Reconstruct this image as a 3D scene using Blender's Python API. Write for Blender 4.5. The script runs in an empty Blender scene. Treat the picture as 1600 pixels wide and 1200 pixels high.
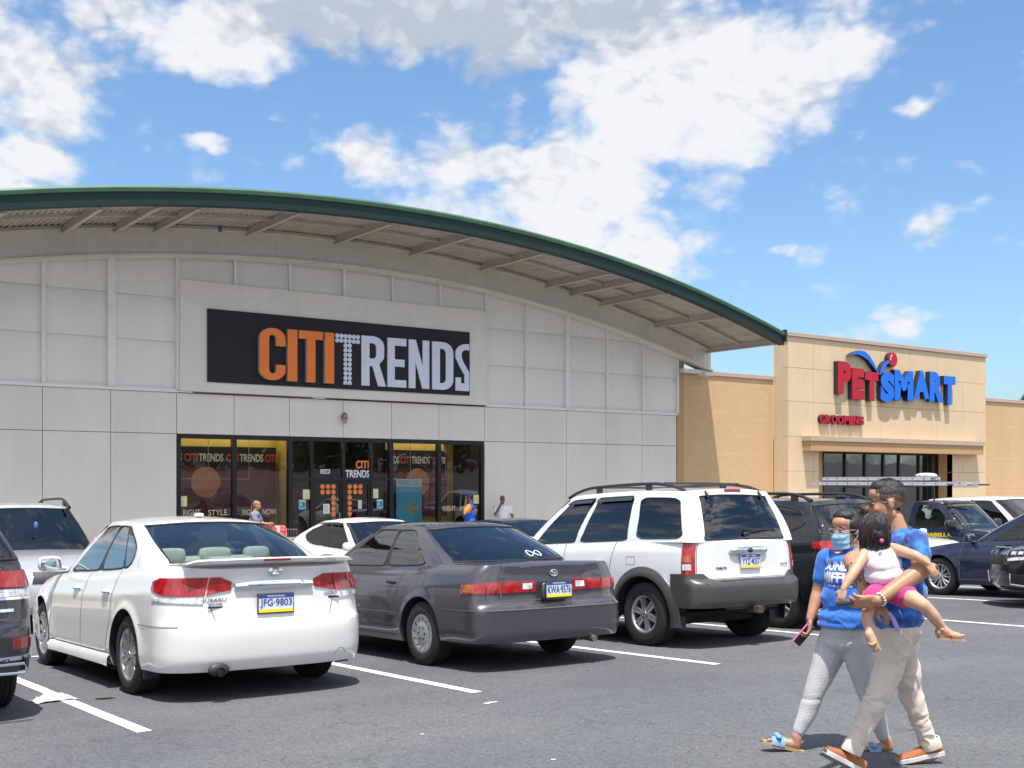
import bpy, bmesh, math, random
from mathutils import Vector, Matrix, noise
rnd = random.Random(7)
PI = math.pi
R = math.radians
S = bpy.context.scene
col = S.collection
# ---------------------------------------------------------------- camera
CAM_Z = 1.36
YAW = math.atan(1305 / 1800.)
FW = (math.sin(YAW), math.cos(YAW)); RT = (math.cos(YAW), -math.sin(YAW))
cd = bpy.data.cameras.new('camera'); cam = bpy.data.objects.new('camera', cd); col.objects.link(cam)
cam.location = (0, 0, CAM_Z); cam.rotation_euler = (PI / 2, 0, -YAW)
cd.sensor_width = 36; cd.lens = 40.5; cd.shift_y = 152 / 1600.; cd.clip_start = .05; cd.clip_end = 4000
S.camera = cam
# ---------------------------------------------------------------- light and exposure
S.view_settings.view_transform = 'Standard'; S.view_settings.look = 'None'
S.cycles.max_bounces = 7; S.cycles.diffuse_bounces = 3; S.cycles.glossy_bounces = 3; S.cycles.transparent_max_bounces = 10; S.cycles.transmission_bounces = 4
S.view_settings.exposure = 0.5; S.view_settings.gamma = 1.0
SUN_DIR = Vector((-.17, -.28, 1)).normalized()
SUN_EL = math.asin(SUN_DIR.z); SUN_AZ = math.atan2(SUN_DIR.x, SUN_DIR.y)
sl = bpy.data.lights.new('sun', 'SUN'); sl.energy = 5.0; sl.angle = R(.53); sl.color = (1, .955, .89)
so = bpy.data.objects.new('sun', sl); col.objects.link(so)
so.rotation_euler = (-SUN_DIR).to_track_quat('-Z', 'Y').to_euler(); so.location = (0, 0, 40)
SKY_STRENGTH = .13
CLOUDS = [  # azimuth/elevation blobs from centre, half sizes (degrees are computed from 1600 px wide picture units), weight
 (70,110,190,105,1), (-30,60,160,90,1), (40,240,110,55,.95), (5,285,90,45,.9), (140,243,45,20,.6), (150,30,150,70,.8),
 (330,60,110,75,.9), (450,15,200,90,1.15), (640,20,260,108,1.35), (860,25,260,118,1.35), (940,140,130,85,1.15), (1080,70,280,115,1.1), (1280,60,200,110,1.0), (1440,10,110,60,.9), (1480,0,60,40,.7),
 (620,240,105,50,1.0), (760,260,160,75,1.1), (900,290,220,115,1.25), (960,375,170,80,1.15), (1060,200,210,130,1.2), (1180,150,160,100,.95), (760,330,140,45,.9),
 (325,218,58,26,.92), (205,218,38,15,.55), (1218,402,54,26,.85), (1455,355,52,48,.8), (1350,388,26,16,.6), (1370,508,75,38,.9), (1590,480,70,60,.8), (1520,530,40,26,.65), (1425,188,56,24,.8), (1330,228,38,20,.5), (1300,480,40,24,.4), (1530,312,30,28,.5), (230,170,30,16,.5)]
def px_dir(x, y):
    a = (x - 800) / 1800.; v = (752 - y) / 1800.
    d = Vector((FW[0] + a * RT[0], FW[1] + a * RT[1], v)).normalized()
    return math.atan2(d.x, d.y), math.asin(d.z)
def build_world():
    w = bpy.data.worlds.new('World'); S.world = w; w.use_nodes = True
    nt = w.node_tree; nt.nodes.clear(); N = nt.nodes.new; Lk = nt.links.new
    def math_(op, a, b=None, c=None, clamp=False):
        n = N('ShaderNodeMath'); n.operation = op; n.use_clamp = clamp
        for i, v in enumerate((a, b, c)):
            if v is None: continue
            if isinstance(v, (int, float)): n.inputs[i].default_value = v
            else: Lk(v, n.inputs[i])
        return n.outputs[0]
    out = N('ShaderNodeOutputWorld'); bg = N('ShaderNodeBackground'); bg.inputs[1].default_value = SKY_STRENGTH
    sky = N('ShaderNodeTexSky'); sky.sky_type = 'NISHITA'; sky.sun_disc = False
    sky.sun_elevation = SUN_EL; sky.sun_rotation = SUN_AZ
    sky.air_density = 1.0; sky.dust_density = 1.5; sky.ozone_density = 2.2; sky.altitude = 100
    tc = N('ShaderNodeTexCoord'); sep = N('ShaderNodeSeparateXYZ'); Lk(tc.outputs['Generated'], sep.inputs[0])
    az = math_('ARCTAN2', sep.outputs[0], sep.outputs[1]); el = math_('ARCSINE', sep.outputs[2])
    def noise_(scale, detail, rough, off):
        mp = N('ShaderNodeMapping'); mp.inputs['Location'].default_value = off; mp.inputs['Scale'].default_value = (1, 1, 1.7)
        Lk(tc.outputs['Generated'], mp.inputs[0])
        n = N('ShaderNodeTexNoise'); n.inputs['Scale'].default_value = scale; n.inputs['Detail'].default_value = detail
        n.inputs['Roughness'].default_value = rough; Lk(mp.outputs[0], n.inputs['Vector']); return n
    wob = noise_(9, 4, .55, (3, 1, 2)); ws = N('ShaderNodeSeparateColor'); Lk(wob.outputs['Color'], ws.inputs[0])
    azw = math_('ADD', az, math_('MULTIPLY', math_('SUBTRACT', ws.outputs[0], .5), .10))
    elw = math_('ADD', el, math_('MULTIPLY', math_('SUBTRACT', ws.outputs[1], .5), .07))
    cmb = N('ShaderNodeCombineXYZ'); Lk(azw, cmb.inputs[0]); Lk(elw, cmb.inputs[1])
    acc = None
    for (cx, cy, rx, ry, amp) in CLOUDS:
        A, E = px_dir(cx, cy); A2, _ = px_dir(cx + rx, cy); _, E2 = px_dir(cx, cy - ry)
        sx = 1 / max(.004, abs(A2 - A)); sy = 1 / max(.004, abs(E2 - E))
        m = N('ShaderNodeVectorMath'); m.operation = 'MULTIPLY_ADD'
        Lk(cmb.outputs[0], m.inputs[0]); m.inputs[1].default_value = (sx, sy, 0); m.inputs[2].default_value = (-A * sx, -E * sy, 0)
        l = N('ShaderNodeVectorMath'); l.operation = 'LENGTH'; Lk(m.outputs[0], l.inputs[0])
        g = math_('MULTIPLY', math_('SUBTRACT', 1.35, l.outputs['Value'], clamp=True), amp)
        acc = g if acc is None else math_('SMOOTH_MAX', acc, g, .25)
    n1 = noise_(7, 9, .62, (0, 0, 0)); n2 = noise_(22, 7, .6, (5, 2, 1))
    # cloud added outside the view, its cover thickened to lift the shaded walls
    inview = math_('LESS_THAN', math_('ABSOLUTE', math_('SUBTRACT', az, YAW)), .62)
    far = math_('MULTIPLY', math_('SUBTRACT', noise_(2.6, 6, .6, (9, 4, 7)).outputs[0], .34), 5.0, clamp=True)
    acc = math_('MAXIMUM', acc, math_('MULTIPLY', far, math_('SUBTRACT', 1, inview)))
    def cauli(off):   # rounded billows
        mp = N('ShaderNodeMapping'); mp.inputs['Location'].default_value = off; mp.inputs['Scale'].default_value = (1, 1, 1.35); Lk(tc.outputs['Generated'], mp.inputs[0])
        wv = N('ShaderNodeVectorMath'); wv.operation = 'MULTIPLY_ADD'; Lk(wob.outputs['Color'], wv.inputs[0]); wv.inputs[1].default_value = (.055, .055, .055); Lk(mp.outputs[0], wv.inputs[2])
        v = N('ShaderNodeTexVoronoi'); v.feature = 'F1'; v.inputs['Scale'].default_value = 17; v.inputs['Detail'].default_value = 2.6; v.inputs['Roughness'].default_value = .60; v.normalize = True; Lk(wv.outputs[0], v.inputs['Vector']); return v.outputs['Distance']
    ca = cauli((0, 0, 0)); cb_ = cauli((.004, .002, .011))
    dens = math_('ADD', math_('ADD', acc, math_('MULTIPLY', math_('SUBTRACT', .27, ca), 2.6)), math_('ADD', math_('MULTIPLY', math_('SUBTRACT', n1.outputs[0], .52), 2.0), math_('MULTIPLY', math_('SUBTRACT', n2.outputs[0], .5), .6)))
    mr = N('ShaderNodeMapRange'); mr.interpolation_type = 'SMOOTHERSTEP'; Lk(dens, mr.inputs[0])
    mr.inputs[1].default_value = .12; mr.inputs[2].default_value = 1.02
    # cloud shade: thick parts overhead are grey, the edges white
    A, E = px_dir(680, 30); A2, _ = px_dir(1010, 30); _, E2 = px_dir(680, -85)
    m = N('ShaderNodeVectorMath'); m.operation = 'MULTIPLY_ADD'; sx = 1 / abs(A2 - A); sy = 1 / abs(E2 - E)
    Lk(cmb.outputs[0], m.inputs[0]); m.inputs[1].default_value = (sx, sy, 0); m.inputs[2].default_value = (-A * sx, -E * sy, 0)
    l = N('ShaderNodeVectorMath'); l.operation = 'LENGTH'; Lk(m.outputs[0], l.inputs[0])
    gray = math_('MULTIPLY', math_('SUBTRACT', 1.3, l.outputs['Value'], clamp=True), 1.25)
    n3 = noise_(5.5, 8, .6, (2, 8, 3))
    shade = math_('ADD', math_('ADD', gray, math_('MULTIPLY', math_('SUBTRACT', n3.outputs[0], .50), 2.6)), math_('MULTIPLY', math_('SUBTRACT', ca, cb_), 5), clamp=True)
    cc = N('ShaderNodeMix'); cc.data_type = 'RGBA'; Lk(shade, cc.inputs[0])
    k = 1 / SKY_STRENGTH
    cc.inputs[6].default_value = (.635 * k, .645 * k, .67 * k, 1); cc.inputs[7].default_value = (.36 * k, .405 * k, .48 * k, 1)
    skc = N('ShaderNodeMix'); skc.data_type = 'RGBA'; skc.blend_type = 'MULTIPLY'; skc.inputs[0].default_value = 1
    Lk(sky.outputs[0], skc.inputs[6]); skc.inputs[7].default_value = (.80, .97, 1.07, 1)
    # unseen clouds behind the camera, brightened as neutral fill for the shaded store
    bri = N('ShaderNodeMix'); bri.data_type = 'RGBA'; bri.blend_type = 'MULTIPLY'; bri.inputs[0].default_value = 1
    side = N('ShaderNodeMapRange'); side.interpolation_type = 'SMOOTHSTEP'; Lk(sep.outputs[1], side.inputs[0]); side.inputs[1].default_value = .15; side.inputs[2].default_value = -.35; side.inputs[3].default_value = 1.0; side.inputs[4].default_value = 1.75
    Lk(cc.outputs[2], bri.inputs[6]); cb2 = N('ShaderNodeCombineColor'); [Lk(side.outputs[0], cb2.inputs[i]) for i in range(3)]; Lk(cb2.outputs[0], bri.inputs[7]); cc = bri
    mx = N('ShaderNodeMix'); mx.data_type = 'RGBA'; Lk(mr.outputs[0], mx.inputs[0]); Lk(skc.outputs[2], mx.inputs[6]); Lk(cc.outputs[2], mx.inputs[7])
    Lk(mx.outputs[2], bg.inputs[0]); Lk(bg.outputs[0], out.inputs[0])
    try: w.cycles.sampling_method = 'MANUAL'; w.cycles.sample_map_resolution = 512
    except Exception: pass
build_world()
# ---------------------------------------------------------------- materials
MATS = {}
def mat(name, c, rough=.6, metal=0., coat=0., var=0., vscale=6., bump=0., bscale=80., stretch=(1, 1, 1), emit=None, spec=.5, streak=0., c2=None, thr=None, sheen=0., sss=0.):
    if name in MATS: return MATS[name]
    m = bpy.data.materials.new(name); m.use_nodes = True; nt = m.node_tree; b = nt.nodes['Principled BSDF']
    b.inputs['Base Color'].default_value = (*c, 1); b.inputs['Roughness'].default_value = rough; b.inputs['Metallic'].default_value = metal
    b.inputs['Specular IOR Level'].default_value = spec
    if coat: b.inputs['Coat Weight'].default_value = coat; b.inputs['Coat Roughness'].default_value = .04
    if sheen: b.inputs['Sheen Weight'].default_value = sheen
    if sss: b.inputs['Subsurface Weight'].default_value = sss; b.inputs['Subsurface Radius'].default_value = (.02, .008, .004)
    N = nt.nodes.new; Lk = nt.links.new
    tc = N('ShaderNodeTexCoord'); mp = N('ShaderNodeMapping'); mp.inputs['Scale'].default_value = stretch; Lk(tc.outputs['Object'], mp.inputs[0])
    n = N('ShaderNodeTexNoise'); n.inputs['Scale'].default_value = vscale; n.inputs['Detail'].default_value = 6; n.inputs['Roughness'].default_value = .65; Lk(mp.outputs[0], n.inputs['Vector'])
    v = var if var else .03
    r = N('ShaderNodeValToRGB'); Lk(n.outputs[0], r.inputs[0])
    lo = c2 if c2 else tuple(max(0, x * (1 - v)) for x in c); hi = tuple(min(1, x * (1 + v)) for x in c)
    r.color_ramp.elements[0].position = thr[0] if thr else .3; r.color_ramp.elements[1].position = thr[1] if thr else .7
    r.color_ramp.elements[0].color = (*lo, 1); r.color_ramp.elements[1].color = (*hi, 1)
    Lk(r.outputs[0], b.inputs['Base Color'])
    if streak:
        ms = N('ShaderNodeMapping'); ms.inputs['Scale'].default_value = (2.6, 2.6, .22); Lk(tc.outputs['Object'], ms.inputs[0]); n3 = N('ShaderNodeTexNoise'); n3.inputs['Scale'].default_value = 2.2; n3.inputs['Detail'].default_value = 8; n3.inputs['Roughness'].default_value = .7; Lk(ms.outputs[0], n3.inputs['Vector'])
        r3 = N('ShaderNodeValToRGB'); Lk(n3.outputs[0], r3.inputs[0]); r3.color_ramp.elements[0].position = .50; r3.color_ramp.elements[1].position = .74; r3.color_ramp.elements[0].color = (1, 1, 1, 1); q = 1 - streak; r3.color_ramp.elements[1].color = (q, q * .985, q * .96, 1)
        mx3 = N('ShaderNodeMix'); mx3.data_type = 'RGBA'; mx3.blend_type = 'MULTIPLY'; mx3.inputs[0].default_value = 1; Lk(r.outputs[0], mx3.inputs[6]); Lk(r3.outputs[0], mx3.inputs[7]); Lk(mx3.outputs[2], b.inputs['Base Color'])
    if bump:
        n2 = N('ShaderNodeTexNoise'); n2.inputs['Scale'].default_value = bscale; n2.inputs['Detail'].default_value = 3; Lk(mp.outputs[0], n2.inputs['Vector'])
        bp = N('ShaderNodeBump'); bp.inputs['Strength'].default_value = bump; bp.inputs['Distance'].default_value = .01
        Lk(n2.outputs[0], bp.inputs['Height']); Lk(bp.outputs[0], b.inputs['Normal'])
    if emit: b.inputs['Emission Color'].default_value = (*emit[:3], 1); b.inputs['Emission Strength'].default_value = emit[3]
    MATS[name] = m; return m
def glass(name, tint, refl=1.0, rough=.01, ior=1.5, dark=(0, 0, 0), body=0.0):
    """thin pane: tinted see-through plus a mirror-like coat that grows at grazing angles; body = share of opaque film"""
    if name in MATS: return MATS[name]
    m = bpy.data.materials.new(name); m.use_nodes = True; nt = m.node_tree; nt.nodes.clear(); N = nt.nodes.new; Lk = nt.links.new
    o = N('ShaderNodeOutputMaterial'); t = N('ShaderNodeBsdfTransparent'); t.inputs[0].default_value = (*tint, 1)
    d = N('ShaderNodeBsdfDiffuse'); d.inputs[0].default_value = (*dark, 1)
    mb = N('ShaderNodeMixShader'); mb.inputs[0].default_value = body; Lk(t.outputs[0], mb.inputs[1]); Lk(d.outputs[0], mb.inputs[2])
    g = N('ShaderNodeBsdfGlossy'); g.inputs[0].default_value = (1, 1, 1, 1); g.inputs['Roughness'].default_value = rough
    tc = N('ShaderNodeTexCoord'); nz = N('ShaderNodeTexNoise'); nz.inputs['Scale'].default_value = 1.3; Lk(tc.outputs['Object'], nz.inputs['Vector'])
    bp = N('ShaderNodeBump'); bp.inputs['Strength'].default_value = .12; bp.inputs['Distance'].default_value = .02; Lk(nz.outputs[0], bp.inputs['Height']); Lk(bp.outputs[0], g.inputs['Normal'])
    lw = N('ShaderNodeFresnel'); lw.inputs[0].default_value = ior
    ml = N('ShaderNodeMath'); ml.operation = 'MULTIPLY'; ml.use_clamp = True; Lk(lw.outputs[0], ml.inputs[0]); ml.inputs[1].default_value = 1.6 * refl
    mx = N('ShaderNodeMixShader'); Lk(ml.outputs[0], mx.inputs[0]); Lk(mb.outputs[0], mx.inputs[1]); Lk(g.outputs[0], mx.inputs[2]); Lk(mx.outputs[0], o.inputs[0])
    MATS[name] = m; return m
def nodes_of(m): return m.node_tree.nodes, m.node_tree.links
# ---------------------------------------------------------------- mesh builder
class MB:
    def __init__(s): s.v = []; s.f = []; s.m = []
    def add(s, vs, fs, mi=0):
        o = len(s.v); s.v += [tuple(v) for v in vs]; s.f += [tuple(i + o for i in f) for f in fs]; s.m += [mi] * len(fs); return s
    def box(s, x0, x1, y0, y1, z0, z1, mi=0, M=None):
        vs = [Vector((x, y, z)) for z in (z0, z1) for y in (y0, y1) for x in (x0, x1)]
        if M: vs = [M @ v for v in vs]
        return s.add(vs, [(0, 2, 3, 1), (4, 5, 7, 6), (0, 1, 5, 4), (2, 6, 7, 3), (0, 4, 6, 2), (1, 3, 7, 5)], mi)
    def bar(s, a, b, w, h, mi=0, up=(0, 0, 1)):
        a = Vector(a); b = Vector(b); d = (b - a); L = d.length; d.normalize(); u = Vector(up)
        if abs(d.dot(u)) > .98: u = Vector((0, 1, 0))
        x = d.cross(u).normalized(); z = x.cross(d).normalized()
        vs = [p + x * (i * w / 2) + z * (j * h / 2) for p in (a, b) for i, j in ((-1, -1), (1, -1), (1, 1), (-1, 1))]
        return s.add(vs, [(0, 3, 2, 1), (4, 5, 6, 7), (0, 1, 5, 4), (1, 2, 6, 5), (2, 3, 7, 6), (3, 0, 4, 7)], mi)
    def tube(s, pts, r, n=8, mi=0, closed=False, caps=True):
        pts = [Vector(p) for p in pts]; k = len(pts); rr = r if isinstance(r, (list, tuple)) else [r] * k
        rings = []; px = None
        for i, p in enumerate(pts):
            if closed: d = pts[(i + 1) % k] - pts[i - 1]
            else: d = pts[min(i + 1, k - 1)] - pts[max(i - 1, 0)]
            if d.length < 1e-9: d = Vector((0, 0, 1))
            d.normalize()
            if px is None: px = d.orthogonal().normalized()
            px = (px - d * px.dot(d))
            if px.length < 1e-6: px = d.orthogonal()
            px.normalize(); py = d.cross(px)
            rings.append([p + (px * math.cos(2 * PI * j / n) + py * math.sin(2 * PI * j / n)) * rr[i] for j in range(n)])
        vs = [v for g in rings for v in g]; fs = []
        for i in range(k if closed else k - 1):
            i2 = (i + 1) % k
            for j in range(n): fs.append((i * n + j, i * n + (j + 1) % n, i2 * n + (j + 1) % n, i2 * n + j))
        if caps and not closed: fs.append(tuple(range(n - 1, -1, -1))); fs.append(tuple((k - 1) * n + j for j in range(n)))
        return s.add(vs, fs, mi)
    def lathe(s, prof, n=32, mi=0, axis='y', at=(0, 0, 0), cap=False):
        """prof: (axial, radius)"""
        vs = []
        for a, r in prof:
            for j in range(n):
                c, q = math.cos(2 * PI * j / n) * r, math.sin(2 * PI * j / n) * r
                p = {'y': (c, a, q), 'x': (a, c, q), 'z': (c, q, a)}[axis]
                vs.append((p[0] + at[0], p[1] + at[1], p[2] + at[2]))
        fs = [(i * n + j, i * n + (j + 1) % n, (i + 1) * n + (j + 1) % n, (i + 1) * n + j) for i in range(len(prof) - 1) for j in range(n)]
        if cap: fs.append(tuple(range(n))); fs.append(tuple((len(prof) - 1) * n + j for j in range(n)))
        return s.add(vs, fs, mi)
    def ell(s, c, r, n=14, m=10, mi=0, M=None, e=1.0):
        vs = []; fs = []; sp = lambda v: math.copysign(abs(v) ** e, v)
        for i in range(m + 1):
            t = PI * i / m
            for j in range(n):
                p = 2 * PI * j / n
                q = Vector((r[0] * sp(math.sin(t)) * sp(math.cos(p)), r[1] * sp(math.sin(t)) * sp(math.sin(p)), r[2] * sp(math.cos(t))))
                if M: q = M @ q
                vs.append(q + Vector(c))
        for i in range(m):
            for j in range(n): fs.append((i * n + j, (i + 1) * n + j, (i + 1) * n + (j + 1) % n, i * n + (j + 1) % n))
        return s.add(vs, fs, mi)
    def prism(s, poly, y0, y1, mi=0, plane='xz'):
        """poly in 2D, extruded along the third axis"""
        n = len(poly)
        def P(u, v, w): return {'xz': (u, w, v), 'xy': (u, v, w), 'yz': (w, u, v)}[plane]
        vs = [P(u, v, y0) for u, v in poly] + [P(u, v, y1) for u, v in poly]
        fs = [tuple(range(n)), tuple(range(2 * n - 1, n - 1, -1))] + [(i, i + n, (i + 1) % n + n, (i + 1) % n) for i in range(n)]
        return s.add(vs, fs, mi)
    def grid(s, P, mi=0, flip=False):
        nu = len(P); nv = len(P[0]); vs = [p for r in P for p in r]
        fs = []
        for i in range(nu - 1):
            for j in range(nv - 1):
                q = (i * nv + j, (i + 1) * nv + j, (i + 1) * nv + j + 1, i * nv + j + 1)
                fs.append(q[::-1] if flip else q)
        return s.add(vs, fs, mi)
    def build(s, name, mats, parent=None, smooth=True, angle=38, merge=1e-5, recalc=True, bevel=0.):
        if not isinstance(mats, (list, tuple)): mats = [mats]
        me = bpy.data.meshes.new(name); me.from_pydata([tuple(v) for v in s.v], [], s.f)
        for m in mats: me.materials.append(m)
        for i, p in enumerate(me.polygons): p.material_index = s.m[i]
        bm = bmesh.new(); bm.from_mesh(me)
        if merge: bmesh.ops.remove_doubles(bm, verts=bm.verts, dist=merge)
        if bevel: bmesh.ops.bevel(bm, geom=[e for e in bm.edges if len(e.link_faces) == 2 and e.calc_face_angle(0) > .6], offset=bevel, segments=2, affect='EDGES', profile=.5)
        if recalc: bmesh.ops.recalc_face_normals(bm, faces=bm.faces)
        if smooth:
            for f in bm.faces: f.smooth = True
        bm.to_mesh(me); bm.free()
        if smooth: me.set_sharp_from_angle(angle=R(angle))
        o = bpy.data.objects.new(name, me); col.objects.link(o)
        if parent: o.parent = parent
        return o
def tag(o, label=None, cat=None, group=None, kind=None):
    if label: o['label'] = label
    if cat: o['category'] = cat
    if group: o['group'] = group
    if kind: o['kind'] = kind
    return o
def thing(name, label, cat, loc=(0, 0, 0), rz=0., group=None):
    o = bpy.data.objects.new(name, None); col.objects.link(o); o.location = loc; o.rotation_euler = (0, 0, rz); o.empty_display_size = .3
    return tag(o, label, cat, group)
_tc = {}
def text_mesh(txt, size=1., offset=0., extrude=0., align='CENTER', spacing=1.):
    """text -> list of (verts, faces) in the x-z plane, facing -y"""
    key = (txt, offset, extrude / max(size, 1e-9), align, spacing)
    cu = bpy.data.curves.new('txt', 'FONT'); cu.body = txt; cu.size = size; cu.offset = offset; cu.extrude = extrude
    cu.align_x = align; cu.align_y = 'CENTER'; cu.space_character = spacing; cu.resolution_u = 4
    ob = bpy.data.objects.new('txt', cu); col.objects.link(ob)
    me = bpy.data.meshes.new_from_object(ob.evaluated_get(bpy.context.evaluated_depsgraph_get()))
    vs = [(v.co.x, -v.co.z, v.co.y) for v in me.vertices]; fs = [tuple(p.vertices) for p in me.polygons]
    bpy.data.objects.remove(ob); bpy.data.curves.remove(cu); bpy.data.meshes.remove(me)
    return vs, fs
def fit_text(mb, txt, x0, x1, z0, z1, y, depth, mi=0, offset=0., M=None, slant=0.):
    """text scaled to a box in the x-z plane; front at y-depth"""
    vs, fs = text_mesh(txt, 1., offset, .1)
    a = min(v[0] for v in vs); b = max(v[0] for v in vs); c = min(v[2] for v in vs); d = max(v[2] for v in vs)
    e = min(v[1] for v in vs); f = max(v[1] for v in vs)
    out = []
    for v in vs:
        q = Vector((x0 + (v[0] - a) / (b - a) * (x1 - x0), y - (f - v[1]) / (f - e) * depth, z0 + (v[2] - c) / (d - c) * (z1 - z0)))
        q.x += slant * (q.z - z0)
        out.append(M @ q if M else q)
    mb.add(out, fs, mi)
def pchip(pts):
    xs = [p[0] for p in pts]; ys = [p[1] for p in pts]; n = len(xs)
    h = [xs[i + 1] - xs[i] for i in range(n - 1)]; d = [(ys[i + 1] - ys[i]) / h[i] for i in range(n - 1)]
    m = [d[0]] + [0 if d[i - 1] * d[i] <= 0 else 2 * d[i - 1] * d[i] / (d[i - 1] + d[i]) for i in range(1, n - 1)] + [d[-1]]
    def f(x):
        if x <= xs[0]: return ys[0]
        if x >= xs[-1]: return ys[-1]
        i = 0
        while x > xs[i + 1]: i += 1
        t = (x - xs[i]) / h[i]; t2 = t * t; t3 = t2 * t
        return (2 * t3 - 3 * t2 + 1) * ys[i] + (t3 - 2 * t2 + t) * h[i] * m[i] + (-2 * t3 + 3 * t2) * ys[i + 1] + (t3 - t2) * h[i] * m[i + 1]
    return f
def sat(v, a, b): return v if v < a else a + (b - a) * (1 - math.exp(-(v - a) / (b - a)))
def gz(X, Y): return -.04 * sat(Y, 13, 17) - .010 * sat(X, 12, 16)
def lerp(a, b, t): return a + (b - a) * t
def blobs(name, shapes, voxel, mats, parent=None, smooth=6, color=None, disp=None, matfn=None):
    """union of tapered limbs and ellipsoids grown into one continuous skin.
    shapes: ('c', p0, r0, p1, r1) limb | ('e', centre, radii[, Euler]) | ('l',[(p,r),...]) chain"""
    mb = MB()
    def ball(p, r): mb.ell(p, (r, r, r), 12, 8)
    for s in shapes:
        if s[0] == 'c':
            a, b = Vector(s[1]), Vector(s[3]); mb.tube([a, a.lerp(b, .5), b], [s[2], (s[2] + s[4]) / 2, s[4]], 14); ball(a, s[2] * 1.0); ball(b, s[4] * 1.0)
        elif s[0] == 'l':
            for (p, r), (p2, r2) in zip(s[1], s[1][1:]):
                mb.tube([p, p2], [r, r2], 14); ball(p, r); ball(p2, r2)
        elif s[0] == 'e':
            M = s[3].to_matrix() if len(s) > 3 and s[3] else None
            mb.ell(s[1], s[2], 18, 12, M=M)
        elif s[0] == 'm': mb.add(s[1].v, s[1].f)
    me = bpy.data.meshes.new(name); me.from_pydata([tuple(v) for v in mb.v], [], mb.f)
    bm = bmesh.new(); bm.from_mesh(me); bmesh.ops.remove_doubles(bm, verts=bm.verts, dist=1e-5); bmesh.ops.recalc_face_normals(bm, faces=bm.faces); bm.to_mesh(me); bm.free()
    o = bpy.data.objects.new(name, me); col.objects.link(o)
    r = o.modifiers.new('r', 'REMESH'); r.mode = 'VOXEL'; r.voxel_size = voxel; r.use_smooth_shade = True
    if smooth:
        sm = o.modifiers.new('s', 'SMOOTH'); sm.factor = .5; sm.iterations = smooth
    dg = bpy.context.evaluated_depsgraph_get(); m2 = bpy.data.meshes.new_from_object(o.evaluated_get(dg))
    bpy.data.objects.remove(o); bpy.data.meshes.remove(me)
    m2.name = name
    if disp:
        nv = [v.normal.copy() for v in m2.vertices]
        for v, n in zip(m2.vertices, nv): v.co += n * disp(v.co, n)
    m2.materials.clear()
    for m in (mats if isinstance(mats, (list, tuple)) else [mats]): m2.materials.append(m)
    for p in m2.polygons: p.use_smooth = True; p.material_index = matfn(p.center, p.normal) if matfn else 0
    o = bpy.data.objects.new(name, m2); col.objects.link(o)
    if parent: o.parent = parent
    return o
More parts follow.
